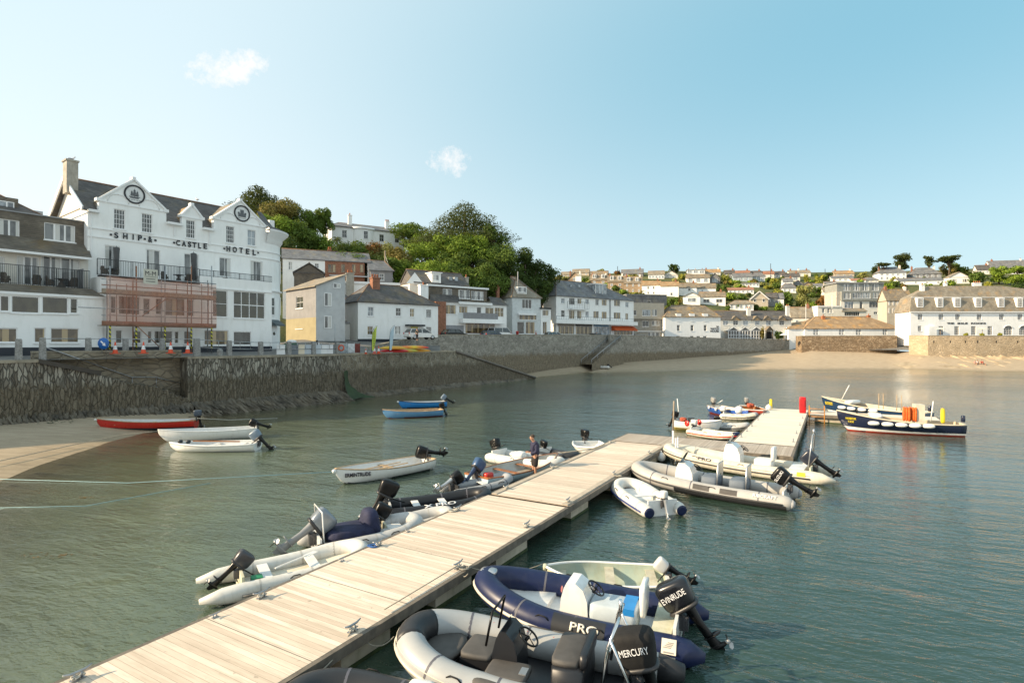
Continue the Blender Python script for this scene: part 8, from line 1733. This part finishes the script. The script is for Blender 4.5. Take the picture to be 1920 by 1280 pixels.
figure(1112,127.5,6.9,2,fab('navy_cloth',(.03,.04,.09)),fab('dark_cloth',(.03,.03,.04)),'person in navy at the head of the beach steps')
figure(1119,127.6,7.0,1,fab('blue_cloth',(.05,.16,.3)),fab('dark_cloth',(.03,.03,.04)),'person in blue next to the one at the head of the beach steps')
figure(1484,166,6.5,2,fab('white_cloth',(.7,.7,.7)),fab('blue_cloth',(.05,.16,.3)),'person in a white top walking on the slipway by the cottages',1.75)
figure(1489,168,6.4,4,fab('brown_cloth',(.2,.12,.07)),fab('dark_cloth',(.03,.03,.04)),'person in brown just right of the white-topped walker',1.75)
figure(958,107,6.8,3,fab('pink_cloth',(.5,.3,.3)),fab('dark_cloth',(.03,.03,.04)),'person in pink left of the red pillar box')
figure(1005,111,6.8,3,fab('red_cloth',(.5,.04,.03)),fab('dark_cloth',(.03,.03,.04)),'person in red outside the tan hip-roofed house')
for i,(px,Z,c_,lb)in enumerate(((1828,131,'pink_cloth','seated person in pink, left of the group on the rocks below the seafront hotel'),(1833,131.5,'white_cloth','seated person in white in the middle of the group on the rocks'),(1840,131,'red_cloth','seated person in red in the group on the rocks'),(1843,130,'red_cloth','right-hand person in red at the end of the group on the rocks'))):
    figure(px,Z,.9,4.4+i*.3,MATS[c_],fab('dark_cloth',(.03,.03,.04)),lb,1.72,True)
# gulls
gm=M('gull_white',(.7,.7,.7),.7);gg=M('gull_grey',(.25,.26,.28),.7)
def gull(p,rz,label):
    e=empty('gull',p,rz,label,'bird');mb=MB();mb.tube([(-.28,0,.12),(-.1,0,.16),(.08,0,.2),(.17,0,.28),(.2,0,.36),(.25,0,.38),(.33,0,.36)],[.02,.08,.09,.06,.055,.05,.01],8);mb.build('body',gm,e)
    for s in (1,-1):mb=MB();mb.sq((-.08,s*.075,.17),(.2,.02,.06),.8,.9,5,10);mb.build('wing',gg,e);mb=MB();mb.cyl((0,s*.04,0),(0,s*.04,.12),.012,n=5);mb.build('leg',ylt,e)
zr_h=zR+hb.z0+.25;q=hb.A+hb.d*hb.u(1183,D/2 if False else 4.75)+hb.n*4.75;gull((q.x,q.y,zr_h),2.6,'gull perched on the hotel roof ridge between the two gables');q=hb.A+hb.d*hb.u(430,3.4)+hb.n*3.4;gull((q.x,q.y,hb.z(430,62,3.0)+hb.z0),.6,'gull on top of the hotel chimney')
# seaweed and litter on the beach
for px,y,r,lb in ((100,794,1.0,'green seaweed patch on the sand at the foot of the wall, left'),(62,790,1.3,'yellow-green weed under the rocks at far left')):
    q=at(px,y,.45);mb=MB();rr=random.Random(px)
    for i in range(26):a,d_=rr.uniform(0,6.28),rr.uniform(0,r);c_=Vector((q.x+d_*math.cos(a)*1.4,q.y+d_*math.sin(a),bed(px,q.y)+.02));mb.face([c_+Vector((rr.uniform(-.16,.16),rr.uniform(-.12,.12),rr.uniform(0,.05)))for _ in range(4)])
    o=mb.build('seaweed_patch',weedm);tag(o,lb,'seaweed',kind='stuff')
brw=M('brown_weed',(.16,.09,.02),.8,.4,3)
for px,y,r in ((60,921,1.4),(156,933,.7),(118,1040,.9)):
    q=at(px,y,-.0);mb=MB();rr=random.Random(px)
    for i in range(60):a,d_=rr.uniform(0,6.28),rr.uniform(0,r)**1.0;c_=Vector((q.x+d_*math.cos(a)*1.3,q.y+d_*math.sin(a)*.35,.006));mb.face([c_+Vector((rr.uniform(-.06,.06),rr.uniform(-.04,.04),rr.uniform(-.004,.008)))for _ in range(4)])
    o=mb.build('seaweed_patch',brw);tag(o,{60:'streak of floating brown weed at the left edge',156:'small floating brown weed clump right of the streak',118:'round dark weed patch in the lower left water'}[px],'seaweed',kind='stuff')
# ------------------------------------------------------------------ trees and bushes
def leafmat(name,c1,c2,c3,big=.35):
    m,t,p=newmat(name);g=NT(t);v=g.obj();gi=g.n('ShaderNodeNewGeometry');rnd=gi.outputs['Random Per Island']
    c=g.mix(rnd,c1,c2);c=g.mix(g.ramp(g.noise(v,big,4,.6),.45,.66),c,c3);c=g.mix(1.0,c,(1.55,1.45,1.25),'MULTIPLY')
    g.l(c,p.inputs['Base Color']);p.inputs['Roughness'].default_value=.7;p.inputs['Specular IOR Level'].default_value=.2
    tl=g.n('ShaderNodeBsdfTranslucent');g.l(g.mix(.5,c,(.25,.30,.03)),tl.inputs[0]);mx=g.n('ShaderNodeMixShader');mx.inputs[0].default_value=.22;g.l(p.outputs[0],mx.inputs[1]);g.l(tl.outputs[0],mx.inputs[2]);g.l(mx.outputs[0],[n for n in t.nodes if n.type=='OUTPUT_MATERIAL'][0].inputs[0]);return m
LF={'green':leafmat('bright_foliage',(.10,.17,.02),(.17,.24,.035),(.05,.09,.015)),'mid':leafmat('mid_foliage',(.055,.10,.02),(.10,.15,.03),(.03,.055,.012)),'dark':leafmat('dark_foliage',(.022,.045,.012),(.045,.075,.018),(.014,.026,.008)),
      'pine':leafmat('pine_foliage',(.022,.036,.013),(.048,.06,.02),(.013,.022,.008)),'olive':leafmat('olive_foliage',(.17,.19,.07),(.24,.25,.10),(.10,.11,.035)),'yellow':leafmat('yellow_foliage',(.16,.18,.03),(.24,.24,.045),(.09,.11,.02)),
      'red':leafmat('bronze_foliage',(.13,.065,.02),(.19,.10,.035),(.07,.035,.015)),'brown':leafmat('brown_green_foliage',(.12,.11,.035),(.18,.15,.05),(.06,.06,.02))}
bark=M('bark',(.13,.095,.065),.95,.3,6,bump=.6,bscale=14)
def foliage(name,mat,parent,clumps,n,ls,seed=0,flat=1.0):
    """clumps: (x,y,z,rx,ry,rz); n leaf cards of size ls in all, denser towards each clump's skin"""
    r=np.random.default_rng(seed);C=np.array(clumps,float);wgt=(C[:,3]*C[:,4]+C[:,5]*C[:,4]);k=r.choice(len(C),n,p=wgt/wgt.sum())
    d=r.normal(size=(n,3));d/=np.linalg.norm(d,axis=1)[:,None];rad=r.uniform(.35,1.12,n)**.6;pos=C[k,:3]+d*C[k,3:6]*rad[:,None]
    nrm=d+r.normal(size=(n,3))*.55+np.array([0,0,.25]);nrm/=np.linalg.norm(nrm,axis=1)[:,None]
    t1=np.cross(nrm,r.normal(size=(n,3)));t1/=np.linalg.norm(t1,axis=1)[:,None];t2=np.cross(nrm,t1);s=ls*r.uniform(.55,1.35,n)[:,None];a=r.uniform(.5,1,n)[:,None]
    V=np.stack([pos-t1*s,pos-t2*s*a*.6,pos+t1*s,pos+t2*s*a*.6],1).reshape(-1,3);F=np.arange(4*n).reshape(-1,4)
    me=bpy.data.meshes.new(name);me.from_pydata(V.tolist(),[],F.tolist());me.materials.append(mat);o=bpy.data.objects.new(name,me);COL.objects.link(o)
    if parent:o.parent=parent
    return o
def plant(cr,x,yt,yb,w,kind,lf,label,Z=None,n=None,seed=None,ground=None,name=None,group=None,nclump=None,trunk=True):
    px,pyt=cp(cr,x,yt);_,pyb=cp(cr,x,yb);s=CR[cr][2]
    Z=Z or march(px,pyb,92,430)or 300;W=w/s*Z/FP;Hh=(pyb-pyt)*Z/FP;zb=H-(pyb-HY)*Z/FP;X=X_(px,Z);zg=min(zhill(px,Z)+.2,zb+.5)if ground is None else ground
    seed=seed if seed is not None else int(px*7+pyt*13)%9999;r=random.Random(seed);nm=name or {'bush':'bush','tree':'tree','pine':'pine_tree','flat':'pine_tree','palm':'palm_tree','conifer':'conifer_tree','hedge':'hedge'}[kind]
    e=empty(nm,(X,Z,zg),0,label,{'bush':'bush','hedge':'hedge'}.get(kind,'tree'),group);zb-=zg;cl=[];rx=W/2;pxm=Z/FP*1.875
    if kind in ('bush','hedge'):
        m_=nclump or 9
        for i in range(m_):a=r.uniform(0,6.28);f=r.uniform(.1,.75)if kind=='bush' else r.uniform(.1,.85);k=r.uniform(.32,.5);cl.append((rx*f*math.cos(a),rx*.7*f*math.sin(a),zb+Hh*(.42+r.uniform(-.2,.18)),rx*k,rx*k,Hh*r.uniform(.30,.44)))
    elif kind=='tree':
        m_=nclump or 18
        for i in range(m_):
            a=r.uniform(0,6.28);h_=r.uniform(.12,.88);env=math.sin(math.pi*min(max(h_*.85+.1,0),1))**.6;f=r.uniform(.25,.78)*env;k=r.uniform(.24,.40);cl.append((rx*f*math.cos(a),rx*.8*f*math.sin(a),zb+Hh*h_*.95,rx*k,rx*k,Hh*k*.58))
    elif kind=='conifer':
        for i in range(60):
            h_=(i+.5)/60;a=i*2.4;env=(1-h_)**.75*(.75+.5*r.random())+.06;f=.62*env;cl.append((rx*f*math.cos(a)*1.1,rx*f*math.sin(a),zb+Hh*(h_*.97),rx*env*.6,rx*env*.6,Hh*.075))
    elif kind in ('pine','flat'):
        m_=nclump or 22
        for i in range(m_):
            a=r.uniform(0,6.28);h_=r.uniform(.15,.95)if kind=='pine' else r.uniform(.42,.92);f=r.uniform(.1,.72)*(1.05-.5*abs(h_-.6));cl.append((rx*f*math.cos(a),rx*.7*f*math.sin(a),zb+Hh*h_,rx*r.uniform(.24,.42),rx*.32,Hh*(.10 if kind=='flat' else .14)))
    elif kind=='palm':
        mb=MB()
        for i in range(46):
            a=i*2.4;el=r.uniform(-.5,1.2);L_=rx*r.uniform(.8,1.05);pts=[Vector((0,0,zb+Hh*.55))+Vector((math.cos(a)*L_*t*math.cos(el*(1-t*.5)),math.sin(a)*L_*t*math.cos(el*(1-t*.5)),L_*(math.sin(el)*t-.7*t*t)))for t in (0,.35,.7,1)];sd=Vector((-math.sin(a),math.cos(a),0))*.12
            mb.grid([[p-sd*(1-abs(j-1)*.35),p+sd*(1-abs(j-1)*.35)]for j,p in enumerate(pts)])
        mb.build('crown',LF[lf],e);mb=MB();mb.tube([(0,0,-.3),(.05,0,zb+Hh*.3),(0,0,zb+Hh*.56)],[.28,.2,.16],8);mb.build('trunk',bark,e);return e
    ls=max(pxm*1.15,.10);area=rx*Hh*3.2;n=n or int(min(14000,max(260,area/(ls*ls)*3.3)))
    if kind in ('pine','flat','conifer'):n=int(n*(1.9 if kind=='conifer' else 1.5));ls*=.88
    foliage('crown' if kind not in ('bush','hedge')else 'foliage',LF[lf],e,cl,n,ls,seed)
    mb=MB();top=zb+Hh*(.8 if kind in ('conifer','pine')else .55);r0=max(.12,W*.035);mb.tube([(0,0,-.6),(r.uniform(-.1,.1)*W*.2,0,top*.5),(0,0,top)],[r0*1.2,r0*.85,r0*.35],8)
    for c in cl[:12 if kind not in ('bush','hedge')else 5]:z0_=max(.1,c[2]*.55)if c[2]>0 else .1;mb.tube([(0,0,z0_),(c[0]*.5,c[1]*.5,(z0_+c[2])/2+.1),(c[0],c[1],c[2])],[r0*.45,r0*.3,r0*.12],6)
    mb.build('trunk' if kind not in ('bush','hedge')else 'stems',bark,e);return e
# wooded hill: individual trees
T=[
 ('P',483,347,412,92,'conifer','pine','dark cypress rising behind the right gable of the hotel',128),
 ('P',520,372,450,110,'tree','brown','brownish tree right of the cypress behind the hotel',124),
 ('P',566,378,445,74,'tree','mid','leafy tree on the skyline left of the thin pines',128),
 ('P',592,384,440,40,'pine','mid','thin open pine, left one of two on the skyline by the white villa',132),('P',610,392,440,34,'pine','mid','thin open pine, right one of two on the skyline by the white villa',133),
 ('P',505,398,470,92,'tree','green','bright green tree directly above the right end of the hotel roof',112),('P',548,412,475,86,'tree','mid','mid green tree above the slate terrace, right of the hotel',114),
 ('P',580,425,475,66,'bush','mid','clipped bush above the slate terrace left of the villa',116),('P',603,436,478,52,'bush','green','rounded light green bush below the palm',116),('P',535,440,482,80,'bush','dark','dark laurel bush above the left end of the slate terrace',108),
 ('P',632,426,470,26,'palm','olive','small palm with a mop head at the left corner of the white villa',124),('P',632,452,486,60,'bush','dark','dark bush below the palm',112),('P',668,445,484,58,'bush','mid','dark green bush under the middle of the villa',114),('P',697,445,487,46,'bush','red','rusty red bush under the villa bow window',116),('P',718,448,490,40,'bush','olive','olive bush right of the rusty red bush',116),
 ('P',742,452,495,52,'bush','brown','brownish bush below the right end of the villa',114),('P',690,470,512,66,'bush','dark','dark bush above the small grey-rendered house',110),('P',735,478,522,70,'tree','mid','shaded tree behind the telegraph pole',112),('P',650,470,490,70,'bush','mid','low bush behind the slate terrace ridge',108),
 ('P',770,418,466,92,'tree','mid','round-topped tree right of the villa on the skyline',142),('P',800,428,474,60,'tree','green','light tree between the villa and the great cypress',136),
 ('P',872,377,478,150,'conifer','pine','great dark cypress crowning the wooded hill',132),('P',925,415,470,50,'tree','mid','thin-leaved tree just right of the great cypress',128),
 ('P',835,438,500,86,'tree','green','sunlit bright green tree below the great cypress, left one',122),('P',888,440,505,90,'tree','green','sunlit bright green tree below the great cypress, right one',122),('P',790,455,518,84,'tree','green','bright tree left of the sunlit pair below the cypress',118),
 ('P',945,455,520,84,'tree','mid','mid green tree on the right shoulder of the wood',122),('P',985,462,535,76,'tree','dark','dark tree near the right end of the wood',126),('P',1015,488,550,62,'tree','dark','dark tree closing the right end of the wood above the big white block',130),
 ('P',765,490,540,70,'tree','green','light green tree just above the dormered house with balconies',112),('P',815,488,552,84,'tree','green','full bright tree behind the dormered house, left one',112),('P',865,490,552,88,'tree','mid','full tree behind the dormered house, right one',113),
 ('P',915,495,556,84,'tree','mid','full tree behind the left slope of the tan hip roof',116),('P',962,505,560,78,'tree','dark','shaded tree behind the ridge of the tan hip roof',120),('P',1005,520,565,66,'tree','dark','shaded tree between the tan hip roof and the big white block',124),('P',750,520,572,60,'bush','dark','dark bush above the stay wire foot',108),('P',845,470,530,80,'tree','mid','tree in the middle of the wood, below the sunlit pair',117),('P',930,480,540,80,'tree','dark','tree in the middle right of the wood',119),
 ('P',1042,530,560,40,'bush','brown','brown bush at the right foot of the wood',140),
]
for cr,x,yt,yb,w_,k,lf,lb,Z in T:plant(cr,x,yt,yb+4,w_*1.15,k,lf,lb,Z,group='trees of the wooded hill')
FT=[
 ('F',450,76,168,140,'tree','dark','round dark tree alone on the skyline'),('E',778,125,172,85,'bush','olive','round light bush on the skyline behind the brown terraces'),('E',635,135,180,60,'bush','olive','small bush at the right end of the tan bungalow'),('E',950,135,185,75,'bush','red','red-brown bush under the small skyline mast'),('E',960,185,212,130,'hedge','olive','hedge above the middle brown terrace'),
 ('E',1100,178,212,110,'hedge','brown','brown hedge below the grey-roofed skyline house'),('E',370,180,238,90,'bush','brown','brown bush just right of the dark wood'),('E',430,200,240,110,'hedge','olive','low hedge behind the big white block, left of the stone gable'),('E',630,205,280,75,'bush','mid','green bush between the white chimney and the brown terraces'),
 ('E',850,255,300,130,'bush','green','bright bush over the ridge of the big white block'),('E',935,285,345,90,'bush','mid','bush right of the glazed dormer of the big white block'),('E',1010,320,385,110,'bush','green','bright green bush above the beige flats'),('F',30,185,215,110,'hedge','yellow','yellow-green hedge below the grey-roofed skyline house, left'),('E',1120,360,385,110,'hedge','yellow','yellow-green hedge under the right brown terrace'),
 ('F',455,212,258,90,'bush','olive','olive bush above the second orange-roofed cottage'),('F',530,166,232,110,'bush','yellow','yellow-green bush left of the three-bay white house'),('F',970,180,275,140,'bush','yellow','yellow-green bush right of the dark slate gable'),('F',955,272,340,110,'bush','mid','dark bush left of the red-brown bungalow roof'),('F',1060,235,290,110,'bush','green','green bush below the bluish bungalow'),('F',1095,280,325,90,'bush','olive','olive bush above the red-brown roofed bungalow'),
 ('F',890,275,355,60,'bush','dark','dark tree at the right end of the orange-roofed cottages'),('F',815,335,362,110,'hedge','brown','brown hedge above the white bungalow wing'),('F',430,405,545,140,'tree','mid','green tree between the beige flats and the Watch House roof',),('F',500,400,500,80,'tree','brown','brown-green tree just left of the white bungalow gable'),
 ('F',1030,362,448,150,'bush','green','broad green shrub right of the white bungalow wing'),('F',1140,368,450,130,'bush','mid','mid green shrub left of the stone gabled house'),('F',985,480,548,45,'bush','mid','small bush behind the chimney of the cottage row'),('F',1270,468,545,90,'bush','dark','dark shrub in front of the stone gabled house'),('F',1360,500,545,100,'hedge','green','green hedge behind the cottage row roof'),
 ('F',1240,228,270,100,'bush','green','green bush in front of the white glazed bungalow'),('F',1385,210,265,80,'bush','mid','green bush right of the white glazed bungalow'),('F',1450,215,300,120,'bush','yellow','yellow bush in the middle of the right slope'),('F',1520,208,280,90,'tree','mid','green tree below the dark roofed house with the teal window'),('F',1400,285,330,110,'bush','yellow','low yellow bush on the right slope'),('F',1480,322,385,150,'bush','yellow','bright yellow-green bush above the stone gabled house'),
 ('F',1590,350,440,130,'bush','mid','green bush right of the white rear wing'),('F',1330,260,300,90,'bush','olive','olive bush right of the flat-roofed bungalow'),('G',75,400,470,90,'bush','mid','mid green bush left of the low grey-roofed bungalow'),('G',180,520,640,140,'tree','mid','dark green tree left of the big olive-green tree'),('G',90,590,680,110,'bush','green','green bush above the right end of the cottage row'),
 ('G',350,438,640,240,'tree','olive','big olive-green tree in the middle of the right slope'),('G',465,440,545,110,'tree','mid','dark green tree right of the big olive-green tree'),('G',515,535,645,160,'tree','red','dark bronze-leaved tree left of the flats'),('G',420,590,740,120,'tree','green','bright green tree above the orange-roofed building'),('G',605,560,640,90,'bush','mid','bush between the cream house and the flats'),
 ('G',590,315,372,85,'tree','dark','dark tree on the skyline left of the orange-tan roof'),('G',548,325,392,60,'tree','mid','mid green tree on the skyline, just left of the dark one'),('G',460,322,360,35,'tree','mid','small tree on the skyline by the thin poles'),('G',370,315,415,60,'tree','yellow','yellowish tree at the right end of the skyline terrace'),('G',480,380,425,100,'bush','yellow','yellow bush above the small white cottage'),('G',910,302,362,120,'tree','olive','olive tree on the skyline above the flats'),
 ('G',1035,258,342,110,'pine','pine','dark pine left of the big white two-storey house'),('G',1110,222,270,160,'flat','pine','flat-topped pine leaning left of the round pine'),('I',145,140,290,220,'pine','pine','round dark pine above the big white two-storey house'),('I',418,152,262,110,'pine','pine','small open pine between the two larger pines'),('I',612,146,262,250,'flat','pine','flat-topped spreading pine on the skyline'),('I',600,225,360,170,'tree','brown','brown-green tree below the flat-topped pine'),('I',700,210,345,210,'tree','mid','dark green tree right of the flat-topped pine'),
 ('I',745,283,345,170,'bush','yellow','yellow bush above the white gabled chalet'),('I',885,292,430,180,'tree','mid','large green tree right of the white gabled chalet'),('I',1090,262,425,210,'pine','green','sunlit open pine above the seafront hotel roof, left one'),('I',1270,252,440,260,'pine','green','sunlit open pine above the seafront hotel roof, cut by the photo edge'),('I',640,372,442,130,'bush','green','bright green bush below the white gabled chalet'),('I',560,395,445,70,'bush','mid','small bush left of the one below the chalet'),('I',980,400,440,100,'bush','yellow','yellow-green bush behind the seafront hotel chimneys'),
 ('I',80,385,450,120,'bush','mid','green bush right of the modern flats'),('I',30,400,520,110,'tree','green','bright tree beside the modern flats'),('I',255,330,372,70,'bush','olive','olive bush between the big white house and the grey house'),('I',1290,400,470,130,'bush','dark','dark bush at the right edge behind the seafront hotel'),
]
for row in FT:
    cr,x,yt,yb,w_,k,lf,lb=row;Z=None
    px,py=cp(cr,x,yb);Zm=march(px,py,110,430);Z=(Zm or 305)
    plant(cr,x,yt,yb,w_,k,lf,lb,Z,group='trees and bushes of the hillside gardens')
# more garden shrubs scattered between the houses
r=random.Random(21);k=0
for i in range(150):
    px=r.uniform(1060,1915);y=r.uniform(522,600);Z=march(px,y,150,400)
    if not Z:continue
    lf=r.choice(['mid','green','yellow','olive','brown','dark']);s_=r.uniform(8,20)
    plant('P',px,y-s_*.62,y+2,s_,'bush',lf,{'mid':'small mid green shrub in a hillside garden','green':'small bright green shrub in a hillside garden','yellow':'small yellow-green shrub in a hillside garden','olive':'small olive shrub in a hillside garden','brown':'small brownish shrub in a hillside garden','dark':'small dark shrub in a hillside garden'}[lf],Z,group='small %s shrubs in the hillside gardens'%lf,seed=i,nclump=5)
# climbing plants and terrace pots
plant('F',1330,690,820,55,'bush','brown','tall brown-green climber on the white cottage row beside the porch',163.5,ground=6.9,nclump=10);plant('F',1500,725,822,110,'bush','dark','dark climber on the cottage row right of the porch',163.5,ground=6.9,nclump=8)
for x,lb in ((778,'clipped potted bush on the seafront hotel terrace, left one'),(935,'clipped potted bush in the middle of the seafront hotel terrace'),(1092,'clipped potted bush on the seafront hotel terrace, right one')):plant('I',x,890,918,52,'bush','yellow',lb,144,ground=7.5,nclump=5)
plant('E',1085,848,885,150,'bush','mid','ferns growing out of the harbour wall right of the beach steps',136.3,ground=5.6,nclump=6,name='fern')
